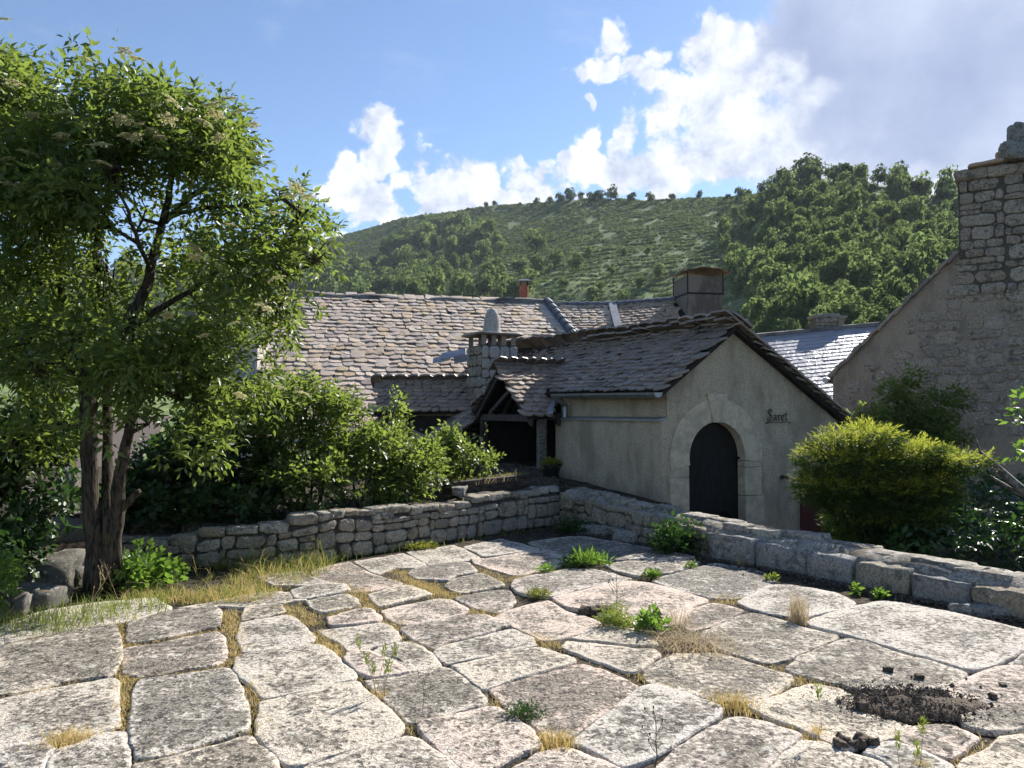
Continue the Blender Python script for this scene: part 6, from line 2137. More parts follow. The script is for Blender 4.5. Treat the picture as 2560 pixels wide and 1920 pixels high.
JOINTS = [  # crop, polyline, blades per metre, half width, height
    (1, [(1045, 580), (1050, 700), (1100, 900), (1070, 1100), (1080, 1310)], 900, .05, .035),
    (1, [(1080, 590), (1400, 540), (1900, 460)], 500, .03, .03), (1, [(1150, 875), (1500, 840), (1980, 760)], 450, .025, .03),
    (1, [(1960, 300), (2040, 450), (2080, 640), (1960, 760)], 900, .055, .035), (1, [(440, 1450), (600, 1400), (830, 1335)], 900, .05, .05), (1, [(-20, 1030), (300, 985), (700, 890)], 350, .025, .035),
    (1, [(1180, 1590), (1650, 1510), (1900, 1410)], 350, .02, .03), (1, [(1060, 420), (1090, 560)], 700, .05, .035), (1, [(0, 610), (300, 530), (660, 460), (1130, 395), (1480, 290)], 260, .03, .045), (1, [(1040, 1310), (1130, 1380), (1150, 1560)], 120, .015, .02),
    (2, [(290, 250), (400, 350), (520, 420)], 1000, .07, .04), (2, [(540, 480), (640, 560), (760, 680)], 1000, .05, .045), (2, [(700, 60), (880, 140), (960, 210), (1040, 280)], 900, .06, .035), (2, [(1120, 320), (1180, 400), (1240, 480)], 700, .05, .035),
    (2, [(1270, 510), (1330, 520)], 1500, .06, .04), (2, [(1380, 540), (1480, 620), (1620, 560)], 900, .06, .045), (2, [(1280, 20), (1450, 90), (1600, 150), (1740, 170)], 900, .07, .03), (2, [(1860, 290), (1960, 320), (2080, 320)], 800, .05, .045),
    (2, [(10, 900), (20, 1100), (40, 1250), (60, 1420)], 500, .05, .05), (2, [(1340, 1280), (1430, 1370), (1500, 1420)], 400, .03, .03), (2, [(980, 1000), (1060, 1070), (1140, 1110)], 500, .03, .03), (2, [(620, 330), (860, 260)], 500, .03, .025), (2, [(900, 890), (1300, 850)], 60, .02, .02),
    (2, [(870, 860), (1000, 990), (1180, 1150), (1320, 1270)], 160, .02, .02), (2, [(2010, 1030), (2100, 1100)], 500, .04, .04),
    (3, [(180, 500), (280, 570), (400, 610)], 1000, .05, .045), (3, [(1060, 820), (1200, 900), (1420, 985)], 700, .05, .04), (3, [(1830, 1090), (1950, 1120), (2150, 1180)], 800, .07, .055), (3, [(280, 1380), (380, 1440), (480, 1440)], 1200, .05, .06),
    (3, [(1740, 170), (1850, 220), (1960, 200)], 600, .06, .05), (3, [(830, 1150), (900, 1090), (960, 1060)], 500, .03, .03), (3, [(0, 1150), (120, 1220), (220, 1310)], 400, .03, .03), (3, [(1050, 840), (600, 720), (380, 620)], 40, .015, .02),
    (4, [(0, 770), (130, 790)], 800, .06, .035), (4, [(150, 930), (330, 880), (700, 955)], 700, .05, .04), (4, [(120, 1270), (320, 1390), (500, 1420)], 600, .03, .03), (4, [(1610, 1640), (1750, 1500), (1880, 1430)], 500, .05, .03), (4, [(30, 1040), (140, 970)], 400, .03, .03),
    (4, [(200, 700), (480, 600), (640, 530)], 120, .015, .02), (4, [(1150, 600), (1250, 690)], 300, .03, .035), (6, [(760, 800), (900, 890), (1020, 960), (1200, 1030), (1340, 1060)], 900, .08, .035), (6, [(1480, 800), (1600, 870), (1700, 940), (1850, 900), (2050, 870)], 600, .07, .03),
    (6, [(250, 960), (400, 1030), (600, 1000)], 600, .06, .03), (7, [(30, 900), (300, 860), (460, 820)], 300, .03, .025), (7, [(1090, 900), (1200, 930)], 300, .04, .03)]


def joint_grass():
    rng = np.random.default_rng(77)
    P, H = [], []
    for (c, pl, dens, hw, hh) in JOINTS:
        w = [gnd(*zp(c, *q)) for q in pl]
        for a, b in zip(w[:-1], w[1:]):
            L = (b - a).length
            n = max(6, int(dens * L * 1.0))
            f = rng.uniform(0, 1, (n, 1))
            q = np.array(a) + (np.array(b) - np.array(a)) * f
            clump = fbm(q[:, 0] * 9, q[:, 1] * 9, 3)
            q[:, :2] += rng.normal(0, hw, (n, 2)) * (.3 + 1.3 * clump[:, None])
            q[:, 2] = np.where(np.linalg.norm(q[:, :2], axis=1) > 0, -.03, 0)
            P.append(q); H.append(.022 + hh * rng.uniform(.2, 1.05, n) * (.35 + clump))
    P = np.concatenate(P); H = np.concatenate(H)
    o = grass_obj('dry_joint_grass', P, H, M['drygrass'], 3, .0022, .75)
    tag(o, 'golden dry moss and grass growing in the paving joints', 'grass', kind='stuff')
    # meadowy patch in front of the wall and the tree
    n = 13500
    px = rng.uniform(300, 830, n); py = rng.uniform(1398, 1520, n)
    keep = (py > 1418 - (px - 330) * .03) & (py < 1508 - np.clip(px - 650, 0, 200) * .45 - np.clip(450 - px, 0, 200) * .05)
    keep &= rng.uniform(0, 1, n) < np.clip(1.15 - np.abs(px - 560) / 330, .05, 1)
    W = np.array([tuple(gnd(a, b)) for a, b in zip(px[keep], py[keep])])
    den = fbm(W[:, 0] * 2.5, W[:, 1] * 2.5, 8)
    W = W[den > .36]
    W[:, 2] = -.03
    hh = rng.uniform(.03, .115, len(W)) * (1 + 1.2 * sstep(W[:, 1], 7.2, 8.0)) * (1 + 1.1 * (rng.uniform(0, 1, len(W)) > .94))
    g = rng.uniform(0, 1, len(W)) < .30 + .4 * sstep(W[:, 1], 7.2, 8.0)
    tag(grass_obj('meadow_grass', W[g], hh[g] * 1.1, M['grass'], 4, .003, .6), 'green and yellow grass at the foot of the back wall near the tree', 'grass', kind='stuff')
    tag(grass_obj('dry_grass', W[~g], hh[~g], M['drygrass'], 5, .0025, .7), 'straw-yellow seeding grass among the green at the wall foot', 'grass', kind='stuff')
    # sparse grass on the left slabs and along the wall foot
    n = 900
    px = rng.uniform(-20, 420, n); py = 1575 - (px * .16) + rng.normal(0, 14, n)
    W = np.array([tuple(gnd(a, b)) for a, b in zip(px, py)]); W[:, 2] = -.03
    tag(grass_obj('slab_edge_grass', W, rng.uniform(.05, .2, n), M['grass'], 6, .003, .5), 'thin grass along the joint of the left slabs', 'grass', kind='stuff')
    # wall foot weeds
    n = 650
    f = LA - (LA - .4) * rng.uniform(0, 1, n) ** 1.7
    W = np.array([tuple(v3(afr(q)[0] - afr(q)[2] * abs(rng.normal(.06, .05)), -.03)) for q in f])
    tag(grass_obj('wall_foot_grass', W, rng.uniform(.04, .22, n) * (.4 + .6 * sstep(f, 1.0, 4.0)), M['grass'], 7, .003, .6), 'long grass drooping along the foot of the back wall', 'grass', kind='stuff')
    # grit and crumbs of soil in the joints and along the right wall
    n = 2600
    f = rng.uniform(0, 7.5, n)
    L = np.cumsum([0] + [(b - a).length for a, b in zip(BPTS[:-1], BPTS[1:])])
    bx = np.interp(f, L, [p.x for p in BPTS]); by = np.interp(f, L, [p.y for p in BPTS])
    off = np.abs(rng.normal(0, .14, n))
    P = np.stack([bx - off * .83, by - off * .56, np.full(n, .004)], -1)
    pebble_obj('gravel_litter', P, rng.uniform(.004, .016, n), M['soil'], 8, 'dark grit and litter along the foot of the right wall', 'gravel')


def pebble_obj(name, P, R, mat, seed, label, cat, parent=None):
    rng = np.random.default_rng(seed)
    oc = np.array([[1, 0, 0], [-1, 0, 0], [0, 1, 0], [0, -1, 0], [0, 0, .8], [0, 0, -.8]], float)
    tri = np.array([[0, 2, 4], [2, 1, 4], [1, 3, 4], [3, 0, 4], [2, 0, 5], [1, 2, 5], [3, 1, 5], [0, 3, 5]])
    n = len(P)
    a = rng.uniform(0, 6.28, n)
    V = oc[None] * (R[:, None, None] * rng.uniform(.7, 1.3, (n, 6, 1)))
    c, s = np.cos(a)[:, None], np.sin(a)[:, None]
    V = np.stack([V[..., 0] * c - V[..., 1] * s, V[..., 0] * s + V[..., 1] * c, V[..., 2]], -1) + P[:, None]
    T = (np.arange(n) * 6)[:, None, None] + tri[None]
    o = add(name, mesh_np(name, V.reshape(-1, 3), T.reshape(-1, 3), mat, False, True), parent)
    if parent is None: tag(o, label, cat, kind='stuff')
    return o


joint_grass()


def bank_litter():
    rng = np.random.default_rng(33)
    n = 5000
    x = rng.uniform(-.6, 2.45, n); y = rng.uniform(9.5, 14.8, n)
    da = (x - CORNER.x) * NA.x + (y - CORNER.y) * NA.y
    sb, db = seg_dist(x, y, BPTS)
    t, s_ = (x - CH.x) * CA + (y - CH.y) * SA, -(x - CH.x) * SA + (y - CH.y) * CA
    ok = (np.where(sb > 0, db, -db) > .3) & (da > .3) & (t < -.25)
    x, y = x[ok], y[ok]
    P = np.stack([x, y, ground_z(x, y) + .005], -1)
    pebble_obj('moss_litter', P, rng.uniform(.008, .03, len(x)), M['soil'], 9, 'dark mossy rubble and litter between the walls and the outbuilding', 'rubble')


bank_litter()


def leafy_plant(name, label, px, py, w, h, n, mat, seed, spray=TWIG, leaf=.05, aspect=.4, length=.08, z=0.0, cat='weed', group=None):
    g = gnd(px, py, z)
    T = empty(name, Vector((g.x, g.y, z)))
    tag(T, label, cat, group)
    rng = np.random.default_rng(seed)
    d = unit(rng.normal(0, 1, (n, 3)) * np.array([1, 1, .6]) + np.array([0, 0, .55]))
    d[:, 2] = np.abs(d[:, 2])
    P = np.array(g)[None] + d * np.array([w, w, h])[None] * rng.uniform(.15, .8, (n, 1))
    D = unit(d + np.array([0, 0, .6]))
    V, Tt = leaf_arrays(P, D, rng, spray, length, leaf, aspect, .1)
    add('leaves', mesh_np('leaves', V, Tt, mat), T)
    mb = MB()
    for i in range(min(9, n)):
        e = Vector(P[i])
        mb.tube([g + Vector((0, 0, -.03)), g.lerp(e, .5) + Vector((0, 0, h * .12)), e], [.004, .003, .002], 5)
    mb.build('stems', mat, T)
    return T


leafy_plant('green_weed', 'spreading bright green weed in the middle of the far paving', *zp(7, 640, 800), .27, .15, 140, M['weed'], 101, leaf=.075, aspect=.22, length=.05)
leafy_plant('sapling_weed', 'upright young plant with light oval leaves beside the hay heap', *zp(3, 1230, 480), .13, .24, 34, M['weed'], 102, leaf=.06, aspect=.5, length=.05)
leafy_plant('bushy_weed', 'dense feathery green weed with one tall bare stem', *zp(3, 900, 435), .16, .15, 130, M['grass'], 103, leaf=.05, aspect=.16, length=.05)
leafy_plant('wall_foot_shrub', 'leafy young shrub against the inside of the right wall', *zp(7, 1420, 700), .34, .46, 170, M['darkleaf'], 104, leaf=.07, aspect=.5, length=.1)  # dark leaf colour carries the shade of the wall
leafy_plant('creeping_weed', 'low green creeper in the corner of the two walls', *zp(7, 540, 520), .35, .14, 110, M['darkleaf'], 105, leaf=.05, aspect=.6)
leafy_plant('rosette_weed', 'tiny bright rosette in the joint below the right wall shrub', *zp(7, 1540, 825), .06, .05, 18, M['weed'], 106, leaf=.035, length=.02)
leafy_plant('clover_tuft', 'small clover-like tuft at a joint crossing before the corner', *zp(7, 1215, 905), .10, .09, 40, M['weed'], 107, leaf=.032, aspect=.8, length=.03)
leafy_plant('grass_rosette', 'small pale green rosette in the joint left of the spreading weed', *zp(7, 290, 860), .10, .08, 26, M['weed'], 108, leaf=.06, aspect=.2, length=.02)
leafy_plant('stonecrop_tuft', 'yellow-green stonecrop tuft at the foot of the back wall', *zp(6, 1010, 660), .24, .08, 90, M['sedum'], 109, leaf=.03, aspect=.7, length=.03)
leafy_plant('wall_seedling', 'seedling with a few bright leaves under the right wall', *zp(8, 755, 800), .06, .07, 14, M['weed'], 110, leaf=.045, aspect=.5, length=.02)
leafy_plant('leaf_pair_seedling', 'broad-leaved seedling next to the big wall block', *zp(8, 985, 845), .08, .06, 14, M['weed'], 111, leaf=.05, aspect=.55, length=.02)
leafy_plant('yellow_seedling', 'yellow-green seedling beside the upright dry grass', *zp(8, 40, 690), .06, .06, 14, M['grass'], 112, leaf=.04, aspect=.5, length=.02)
leafy_plant('mallow_clump', 'pale green mallow clump at the foot of the tree', 350, 1462, .45, .40, 210, M['weed'], 113, leaf=.06, aspect=.95, length=.07)
leafy_plant('root_sprout', 'leafy sprout at the base of the tree trunk', 262, 1462, .16, .22, 40, M['darkleaf'], 114, leaf=.07, aspect=.4, length=.06)
leafy_plant('dandelion_clump', 'broad-leaved weed against the middle of the back wall', 628, 1392, .2, .24, 34, M['weed'], 115, leaf=.12, aspect=.28, length=.03)
leafy_plant('moss_cushion', 'dark mossy tuft on the slabs before the corner', *zp(7, 220, 1075), .14, .07, 90, M['sedum'], 116, leaf=.025, aspect=.4, length=.03)
leafy_plant('joint_moss', 'small grey-green thyme patch in a near joint', *zp(3, 90, 1215), .12, .05, 110, M['darkleaf'], 117, leaf=.02, aspect=.4, length=.03)


def ear_grass(name, label, px, py, ears, seed, h=.26, mat='grass'):
    g = gnd(px, py)
    T = empty(name, g)
    tag(T, label, 'grass')
    rs = random.Random(seed)
    rng = np.random.default_rng(seed)
    for (dx, hh) in ears:
        b = g + Vector((rs.uniform(-.03, .03), rs.uniform(-.03, .03), -.03))
        t = g + Vector((dx, rs.uniform(-.05, .05), hh * h))
        m = b.lerp(t, .5) + Vector((-dx * .15, 0, .01))
        st = MB().tube([b, m, t], [.0016, .0014, .0012], 5).build('stalk', M['straw'], T)
        n = 34
        f = np.repeat(np.linspace(0, 1, n // 2), 2)
        P = np.array(t)[None] + np.array([dx * .12, 0, .062])[None] * f[:, None]
        D = unit(np.stack([np.where(np.arange(n) % 2, 1, -1) * .4 + rng.normal(0, .15, n), rng.normal(0, .4, n), np.full(n, 1.2)], -1))
        V, Tt = leaf_arrays(P, D, rng, [(0, 0, 1)], .01, .034, .22, 0, .8)
        add('ear', mesh_np('ear', V, Tt, M[mat]), T)
    P = np.array(g)[None] + rng.normal(0, .02, (60, 3)) * np.array([1, 1, 0]) - np.array([0, 0, .03])
    V, Tt = blades_arrays(P, rng.uniform(.04, .1, 60), rng, .002, .7)
    add('dry_leaves', mesh_np('dry_leaves', V, Tt, M['drygrass']), T)


ear_grass('wall_barley', 'tuft of seven green barley ears in the left middle of the paving', *zp(2, 1075, 1040), [(-.12, .95), (-.07, .62), (-.03, .50), (.02, .82), (.03, .46), (.07, .78), (.05, .55)], 1)
ear_grass('wall_barley', 'single small green ear left of the heap of soil', *zp(4, 435, 1345), [(-.01, 1.0)], 2, .17)
ear_grass('wall_barley', 'pale ear on a thin stalk before the broken slab', *zp(4, 1340, 1660), [(-.005, .95)], 3, .16)
ear_grass('wall_barley', 'pair of pale ears cut off by the bottom edge', *zp(4, 1150, 1790), [(-.02, .9), (.06, .62)], 4, .17)


def dry_tuft(name, label, px, py, n, w, h, seed, mat='straw', lean=.25, dirs=None, z=0.0):
    g = gnd(px, py, z)
    rng = np.random.default_rng(seed)
    P = np.array(g)[None] + rng.normal(0, 1, (n, 3)) * np.array([w, w, 0])
    P[:, 2] = z - .02
    dd = None
    if dirs is not None:
        dd = unit(np.array(dirs)[None] + rng.normal(0, .3, (n, 3)) * np.array([1, 1, 0]))
    V, T = blades_arrays(P, rng.uniform(.5, 1.1, n) * h, rng, .002, lean, dd)
    o = empty(name, Vector((g.x, g.y, z)))
    tag(o, label, 'grass')
    add('leaves', mesh_np('leaves', V, T, M[mat]), o)
    return o


dry_tuft('dry_grass_tuft', 'upright tuft of dry straw grass by the joint before the right wall', *zp(4, 260, 385), 150, .035, .27, 201, 'straw', .18)
dry_tuft('hay_heap', 'flattened heap of dry hay beside the sapling', *zp(3, 1560, 600), 420, .14, .16, 202, 'straw', 1.9)
dry_tuft('hanging_straw', 'bundle of straw hanging down the inside of the right wall', *zp(7, 1680, 640), 200, .05, .34, 203, 'straw', 1.7, (.8, -.5, 0), .10)
dry_tuft('straw_wisp', 'fan-shaped wisp of pinkish straw under the hanging bundle', *zp(7, 1990, 800), 60, .03, .16, 204, 'straw', 1.0)
dry_tuft('seed_heads', 'fine brown seed heads beside the hay heap', *zp(3, 1440, 430), 70, .05, .22, 205, 'straw', .35)
dry_tuft('golden_tuft', 'golden tuft of dry grass at the crossing right of centre', *zp(3, 1900, 1110), 260, .06, .10, 206, 'drygrass', .5)
dry_tuft('near_golden_tuft', 'golden tuft at the slab corner nearest the bottom centre', *zp(3, 390, 1440), 240, .05, .085, 207, 'drygrass', .5)
dry_tuft('left_golden_tuft', 'bushy golden tuft at the lower left slab corner', *zp(1, 560, 1410), 260, .06, .075, 208, 'drygrass', .6)
dry_tuft('arching_grass', 'long arching green grass on the joint of the left slabs', *zp(1, 590, 470), 110, .09, .22, 209, 'grass', .7)
dry_tuft('root_grass', 'drooping grass blades at the foot of the tree', *zp(1, 840, 130), 90, .06, .25, 210, 'grass', 1.1)


def tall_stalk(label, px, py, h, seed, lean=(0, 0), mat='stalk', r=.003):
    g = gnd(px, py)
    T = empty('dry_stalk', g)
    tag(T, label, 'weed')
    rs = random.Random(seed)
    top = g + Vector((lean[0], lean[1], h))
    pts = [g.lerp(top, f) + Vector((rs.uniform(-.008, .008), rs.uniform(-.008, .008), 0)) for f in (0, .25, .5, .75, 1)]
    MB().tube(pts, [r, r * .9, r * .75, r * .6, r * .4], 5).build('stem', M[mat], T)
    for i in range(7):
        f = rs.uniform(.3, .95)
        p = g.lerp(top, f)
        e = p + Vector((rs.uniform(-.09, .09), rs.uniform(-.06, .06), rs.uniform(.04, .12))) * (h / .4)
        MB().tube([p, p.lerp(e, .5) + Vector((0, 0, -.008)), e], [r * .5, r * .4, r * .35], 4).build('branchlet', M[mat], T)
        MB().tube([e, e + Vector((0, 0, .012))], [r * 1.1, r * 1.1], 5).build('bud', M[mat], T)


tall_stalk('dark branching stalk at the bottom, right of centre', *zp(3, 1245, 1690), .26, 1)
tall_stalk('tall bare stem rising from the feathery weed', *zp(3, 905, 400), .36, 2, (.0, .02))
tall_stalk('thin brown stalk in the shade before the right wall', *zp(7, 1110, 720), .30, 3, r=.002)
tall_stalk('brown seed stalk left of the arching grass, before the rocks', *zp(5, 330, 1020), .30, 4, (-.16, .05), 'straw', .002)
tall_stalk('fine stalk standing on the slab right of the barley', *zp(2, 1430, 1190), .20, 5, (.01, .05), r=.0012)
tall_stalk('leaning yellow stem beside the arching grass at left', *zp(1, 660, 440), .40, 6, (.22, .05), 'straw', .004)


def soil_heap():
    g = gnd(*zp(4, 1230, 1120))
    rng = np.random.default_rng(12)
    # low fan of loose earth with crumbs on it
    N, Rr = 30, 9
    V, Fc = [(g.x, g.y, .035)], []
    for i in range(1, Rr + 1):
        f = i / Rr
        for j in range(N):
            a = 2 * math.pi * j / N
            wv_ = 1 + .5 * mnoise.noise(Vector((math.cos(a) * 1.6, math.sin(a) * 1.6, 4))) + .25 * mnoise.noise(Vector((math.cos(a) * 5, math.sin(a) * 5, 1)))
            rx, ry = .34 * f * wv_, .23 * f * wv_
            x, y = g.x + rx * math.cos(a), g.y + ry * math.sin(a)
            zz = .045 * (1 - f) ** 1.2 + .012 * mnoise.noise(Vector((x * 14, y * 14, 3))) * (1.1 - f) + (.012 if f < .95 else -.012)
            V.append((x, y, zz))
    for j in range(N): Fc.append((0, 1 + j, 1 + (j + 1) % N))
    for i in range(Rr - 1):
        for j in range(N): Fc.append((1 + i * N + j, 1 + (i + 1) * N + j, 1 + (i + 1) * N + (j + 1) % N, 1 + i * N + (j + 1) % N))
    S = empty('soil_heap', Vector((g.x, g.y, 0)))
    tag(S, 'fan of loose dark soil scattered over the slabs at lower right', 'soil heap')
    add('earth', mesh_py('earth', V, Fc, M['soil'], True), S)
    n = 4200
    r = rng.uniform(0, 1, n) ** .7; a = rng.uniform(0, 6.28, n)
    rr_ = r * (1 + .45 * (fbm(np.cos(a) * 2 + 5, np.sin(a) * 2 + 5, 2) - .5)) * (1 + .9 * (rng.uniform(0, 1, n) > .78) * rng.uniform(0, 1, n))
    P = np.stack([g.x + .40 * rr_ * np.cos(a), g.y + .27 * rr_ * np.sin(a), .045 * np.clip(1 - r, 0, 1) ** 1.2 + .010], -1)
    R = rng.uniform(.002, .006, n) + (rng.uniform(0, 1, n) > .97) * rng.uniform(.004, .014, n)
    o = pebble_obj('crumbs', P, R, M['soil'], 13, '', '', S); o['kind'] = 'stuff'
    # pebbles rolled away from the heap
    for i, (x, y, r, lab) in enumerate(((1040, 838, .022, 'small brown clod on the slab above the soil heap'), (1305, 900, .018, 'dark clod just behind the soil heap'), (1945, 1070, .018, 'dark clod on the slab right of the soil heap'), (815, 1155, .022, 'brown clod left of the soil heap'), (2030, 965, .015, 'tiny dark clod far right of the soil heap'))):
        c = gnd(*zp(4, x, y))
        tag(block_stone('clod', c - Vector((r, r, -.004)), Vector((2 * r, 0, 0)), Vector((0, 2 * r, 0)), Vector((0, 0, 1.5 * r)), M['soil'], None, 90 + i, .35), lab, 'clod')
    c = gnd(*zp(4, 750, 1480))
    T = empty('earth_clod', Vector((c.x, c.y, 0)))
    tag(T, 'rough clump of dark earth in the gap before the broken slab', 'earth clod')
    for i in range(5):
        q = c + Vector((-.09 + i * .04, (i % 2) * .03, -.03))
        block_stone('lump', q, Vector((.06, 0, 0)), Vector((0, .06, 0)), Vector((0, 0, .055)), M['soil'], T, 95 + i, .4)
    c = gnd(*zp(3, 700, 330))
    T = empty('earth_clod', Vector((c.x, c.y, 0)))
    tag(T, 'dark tangled clump of roots left of the feathery weed', 'earth clod')
    for i in range(5):
        q = c + Vector((-.10 + i * .045, (i % 2) * .03, -.03))
        block_stone('lump', q, Vector((.08, 0, 0)), Vector((0, .08, 0)), Vector((0, 0, .07)), M['soil'], T, 195 + i, .4)


soil_heap()


# ------------------------------------------------------------------ hillside
def far_tree_mesh(name, mat, seed, n=330, lumps=11, tall=1.0, leaf=.15):
    """unit tree: about 1 wide, 1.1*tall high, standing on z=0; many small leaf clumps"""
    rng = np.random.default_rng(seed)
    c = unit(rng.normal(0, 1, (lumps, 3))) * np.array([.29, .29, .30 * tall]) * rng.uniform(.5, 1.1, (lumps, 1)) + np.array([0, 0, .46 * tall])
    r = rng.uniform(.13, .26, lumps)
    idx = rng.integers(0, lumps, n)
    d = unit(rng.normal(0, 1, (n, 3)) + np.array([0, 0, .35]))
    P = c[idx] + d * r[idx][:, None] * rng.uniform(.75, 1.05, (n, 1))
    P[:, 2] = np.maximum(P[:, 2], .03)
    nn = unit(d + rng.normal(0, .45, (n, 3)))
    e = unit(np.cross(nn, rng.normal(0, 1, (n, 3))))
    f = np.cross(nn, e)
    s = leaf * rng.uniform(.5, 1.1, (n, 1))
    V = np.stack([P + e * s, P - e * s * .6 + f * s * .8, P - e * s * .5 - f * s * .8], 1).reshape(-1, 3)
    T = np.arange(n * 3).reshape(n, 3)
    return mesh_np(name, V, T, mat)


def far_trunk_mesh():
    tv = [(.03, 0, -.1), (-.015, .026, -.1), (-.015, -.026, -.1), (.015, 0, .5), (-.008, .013, .5), (-.008, -.013, .5)]
    return mesh_py('trunk', tv, [(0, 1, 4, 3), (1, 2, 5, 4), (2, 0, 3, 5)], M['bark'])


ORD = 'first second third fourth fifth sixth seventh eighth ninth tenth eleventh twelfth thirteenth fourteenth fifteenth sixteenth seventeenth eighteenth nineteenth twentieth twenty-first twenty-second twenty-third twenty-fourth'.split()


def hill_point(px, py):
    """where the sight line through that pixel meets the hill"""
    d = ray(px, py)
    az = math.atan2(d.x, d.y)
    hd = math.hypot(d.x, d.y)
    r = np.linspace(60, 800, 1500)
    z = CAMZ + d.z / hd * r
    g = ground_z(r * math.sin(az), r * math.cos(az))
    below = np.nonzero(g >= z)[0]
    if len(below) == 0: return None
    q = r[below[0]]
    return Vector((q * math.sin(az), q * math.cos(az), float(g[below[0]])))


def crest_y(px):
    return float(np.interp(px, [p[0] for p in CREST], [p[1] for p in CREST]))


def haze():
    m, k = material('thin_air_haze')
    out = k.n('ShaderNodeOutputMaterial')
    v = k.n('ShaderNodeVolumePrincipled')
    v.inputs['Color'].default_value = (0.80, 0.88, 1.0, 1.0)
    v.inputs['Density'].default_value = HAZE
    v.inputs['Anisotropy'].default_value = 0.0
    k.t.links.new(v.outputs[0], out.inputs['Volume'])
    o = MB().box((-900, -120, -14), (1800, 0, 0), (0, 1150, 0), (0, 0, 250)).build('haze', m)
    tag(o, kind='stuff')


HAZE = 0.00014


def hillside():
    rs = random.Random(17)
    A = [far_tree_mesh('hill_tree', M['forestA'], 300 + i, 560, 14, rs.uniform(.8, 1.15), .074) for i in range(6)]
    Bm = [far_tree_mesh('hill_tree', M['forestB'], 320 + i, 560, 14, rs.uniform(.8, 1.15), .074) for i in range(4)]
    protos = A + Bm
    # woods that read as masses: the knoll at right, the belt at lower left
    items = []
    rng = np.random.default_rng(41)

    def plant(px, py, size, dark=None):
        p = hill_point(px, py)
        if p is None: return
        r = math.hypot(p.x, p.y)
        s = size * r / F * (1 + rs.gauss(0, .18))
        k = rs.randrange(6) if (dark is None and rs.random() < .8) or dark is False else 6 + rs.randrange(4)
        a = rs.uniform(0, 6.28)
        m = Matrix.Translation(p + Vector((0, 0, -.06 * s))) @ Matrix.Rotation(a, 4, 'Z') @ Matrix.Diagonal((s, s, s * rs.uniform(.95, 1.5), 1))
        items.append((k, m))
    # knoll
    px_edge = lambda y: np.interp(y, [430, 520, 560, 640, 720, 800, 880], [1960, 1880, 1800, 1815, 1850, 1930, 1890])
    for _ in range(1250):
        x = rs.uniform(1790, 2560); y = rs.uniform(430, 860)
        if y < crest_y(x) + 4 or x < px_edge(y) + rs.gauss(0, 18): continue
        plant(x, y + 14, rs.choice((28, 34, 40, 48, 60)) * rs.uniform(.85, 1.15) * (1.1 if y > 650 else .85))
    # lower left belt
    for _ in range(800):
        x = rs.uniform(560, 1330); y = rs.uniform(540, 775)
        up = np.interp(x, [560, 760, 900, 1020, 1120, 1330], [720, 690, 672, 672, 690, 720])
        lo = 790
        if y < up + rs.gauss(0, 12) or y > lo: continue
        if x > 1100 and rs.random() < .55: continue
        plant(x, y, rs.uniform(34, 58) * (.8 + .4 * (y - 600) / 180))
    # belt climbing across the middle
    for _ in range(130):
        f = rs.random()
        x = 990 + 260 * f + rs.gauss(0, 30); y = 640 - 40 * math.sin(f * 3.1) + rs.gauss(0, 14)
        plant(x, y, rs.uniform(26, 46))
    # down in the valley, behind the big tree
    for _ in range(260):
        plant(rs.uniform(-250, 620), rs.uniform(730, 960), rs.uniform(50, 90))
    # behind the slate house, close by
    for _ in range(70):
        plant(rs.uniform(1880, 2120), rs.uniform(770, 850), rs.uniform(40, 70), False)
    o = add('hillside_woods', join_instances('hillside_woods', protos, items, None))
    o.data.materials.append(M['forestA'])
    tag(o, 'broadleaf woods covering the knoll and the lower slope of the hill', 'woods', kind='stuff')

    # trees that stand apart
    trunk_me = far_trunk_mesh()

    def single(lst, label, group, dark):
        for i, (x, y, sz) in enumerate(sorted(lst)):
            p, yy = hill_point(x, y), y
            while p is None and yy < y + 90:
                yy += 4
                p = hill_point(x, yy)
            if p is None: continue
            r = math.hypot(p.x, p.y)
            s = sz * r / F * (.8 if 'crest' in group else 1.0) * rs.uniform(.8, 1.15)
            k = rs.randrange(6) if not dark else 6 + rs.randrange(4)
            t = empty('hill_tree', p + Vector((0, 0, -.05 * s)))
            t.scale = (s, s, s); t.rotation_euler = (0, 0, rs.uniform(0, 6))
            for nm, me in (('crown', protos[k]), ('trunk', trunk_me)):
                o = bpy.data.objects.new(nm, me); link(o, t)
            tag(t, label % ORD[i], 'tree', group)
    crest = [(1342, 500, 30), (1375, 500, 26), (1400, 492, 40), (1425, 490, 48), (1450, 488, 34), (1478, 505, 56), (1500, 490, 40), (1528, 490, 50), (1580, 492, 42), (1625, 492, 36), (1680, 493, 36), (1750, 490, 34), (1850, 488, 46), (1905, 485, 42), (1215, 510, 22), (1236, 512, 24), (1300, 508, 20), (1065, 532, 14), (1170, 520, 16), (1820, 486, 20)]
    single(crest, '%s bush-like tree from the left along the bare hill crest, against the sky', 'trees on the hill crest', True)
    slope = [(1340, 640, 70), (1345, 690, 62), (1390, 670, 56), (1440, 680, 60), (1300, 690, 60), (1240, 690, 56), (1195, 660, 44), (1160, 725, 84), (1105, 700, 60), (1480, 760, 46), (1560, 765, 46), (1600, 720, 44), (1650, 700, 56), (1530, 690, 40), (1410, 725, 46), (1690, 555, 20), (1500, 735, 40), (1075, 690, 50), (1620, 640, 30), (1280, 735, 50), (1560, 640, 26), (1470, 640, 30), (1380, 600, 26)]
    single(slope, '%s from the left of the single trees standing apart on the heath slope', 'scattered trees on the heath slope', False)
    knoll = [(1955, 470, 60), (2005, 440, 84), (2040, 450, 60), (1985, 500, 60), (2110, 438, 58), (2150, 440, 60), (2195, 448, 56), (2245, 456, 56), (2300, 466, 50), (2350, 478, 46)]
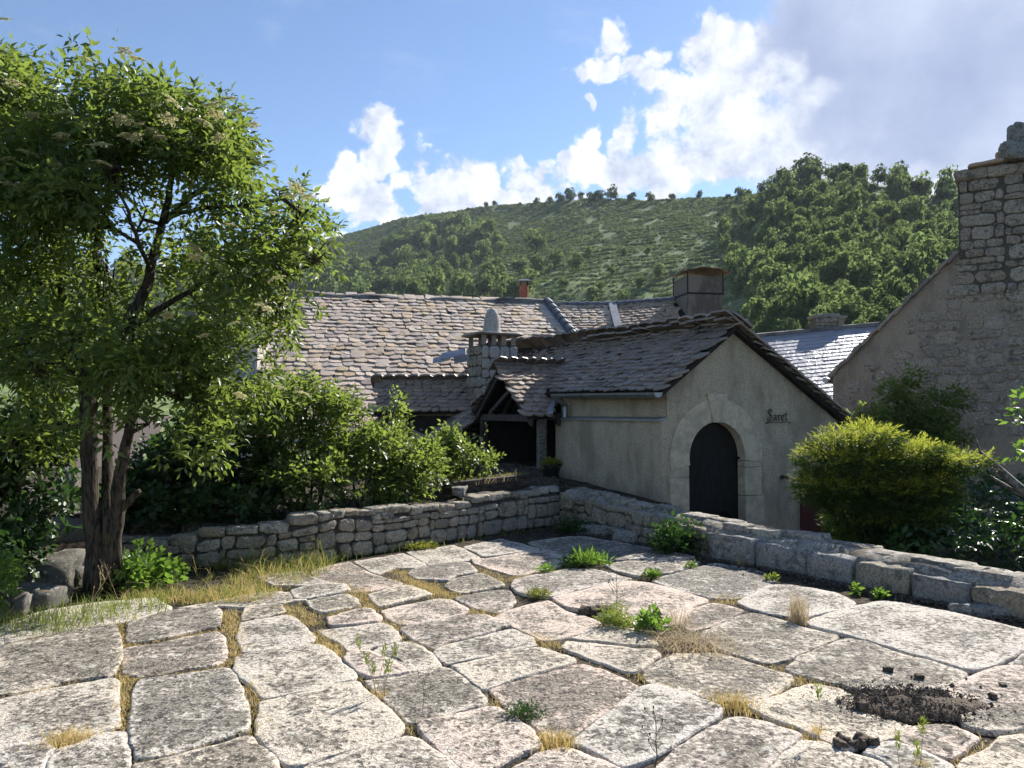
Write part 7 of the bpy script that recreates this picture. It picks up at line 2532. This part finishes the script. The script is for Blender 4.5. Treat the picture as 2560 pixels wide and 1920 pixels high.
    single(knoll, '%s from the left of the trees topping the wooded knoll, against the sky', 'trees on top of the knoll', True)

    # heath bushes, streaked along the contours
    n = 95000
    rng = np.random.default_rng(5)
    az = rng.uniform(math.atan((560 - 1280) / F), math.atan((2050 - 1280) / F), n)
    R = np.interp(az, _ra, _rr)
    r = 70 + (R * 1.01 - 70) * rng.uniform(0, 1, n) ** .75
    h0 = hill_h(r, az)
    # pull towards terraces
    stepm = 2.6
    ph = (h0 / stepm + 1.6 * fbm(np.degrees(az) * .55, r / 60, 4)) % 1.0
    keep = (ph < .50) & (fbm(np.degrees(az) * 1.2, r / 14, 7) > .34)
    az, r = az[keep], r[keep]
    x, y = r * np.sin(az), r * np.cos(az)
    z = ground_z(x, y)
    s = rng.uniform(.35, .95, len(x)) * np.clip(r / 330, .5, 1.5)
    base = []
    for i in range(4):
        q = np.random.default_rng(80 + i)
        t = 8
        d = unit(q.normal(0, 1, (t, 3)) * np.array([1, 1, .5]) + np.array([0, 0, .6]))
        Pp = d * np.array([1.1, .8, .75])
        nn = unit(d + q.normal(0, .3, (t, 3))); e = unit(np.cross(nn, q.normal(0, 1, (t, 3)))); f = np.cross(nn, e)
        w = .72
        base.append(np.stack([Pp + e * w, Pp - e * w * .6 + f * w * .8, Pp - e * w * .6 - f * w * .8], 1).reshape(-1, 3))
    base = np.array(base)
    kind = rng.integers(0, 4, len(x))
    V = base[kind] * s[:, None, None]
    a = -az + rng.normal(0, .5, len(x))
    c_, s_ = np.cos(a)[:, None], np.sin(a)[:, None]
    V = np.stack([(V[..., 0] * c_ - V[..., 1] * s_) * 1.25, (V[..., 0] * s_ + V[..., 1] * c_) * 1.25, V[..., 2]], -1) + np.stack([x, y, z], -1)[:, None]
    m = V.shape[0] * V.shape[1]
    o = add('heath_scrub', mesh_np('heath_scrub', V.reshape(-1, 3), np.arange(m).reshape(-1, 3), M['heath']))
    tag(o, 'low broom and heather covering the open hillside in streaks', 'scrub', kind='stuff')


hillside()
haze()
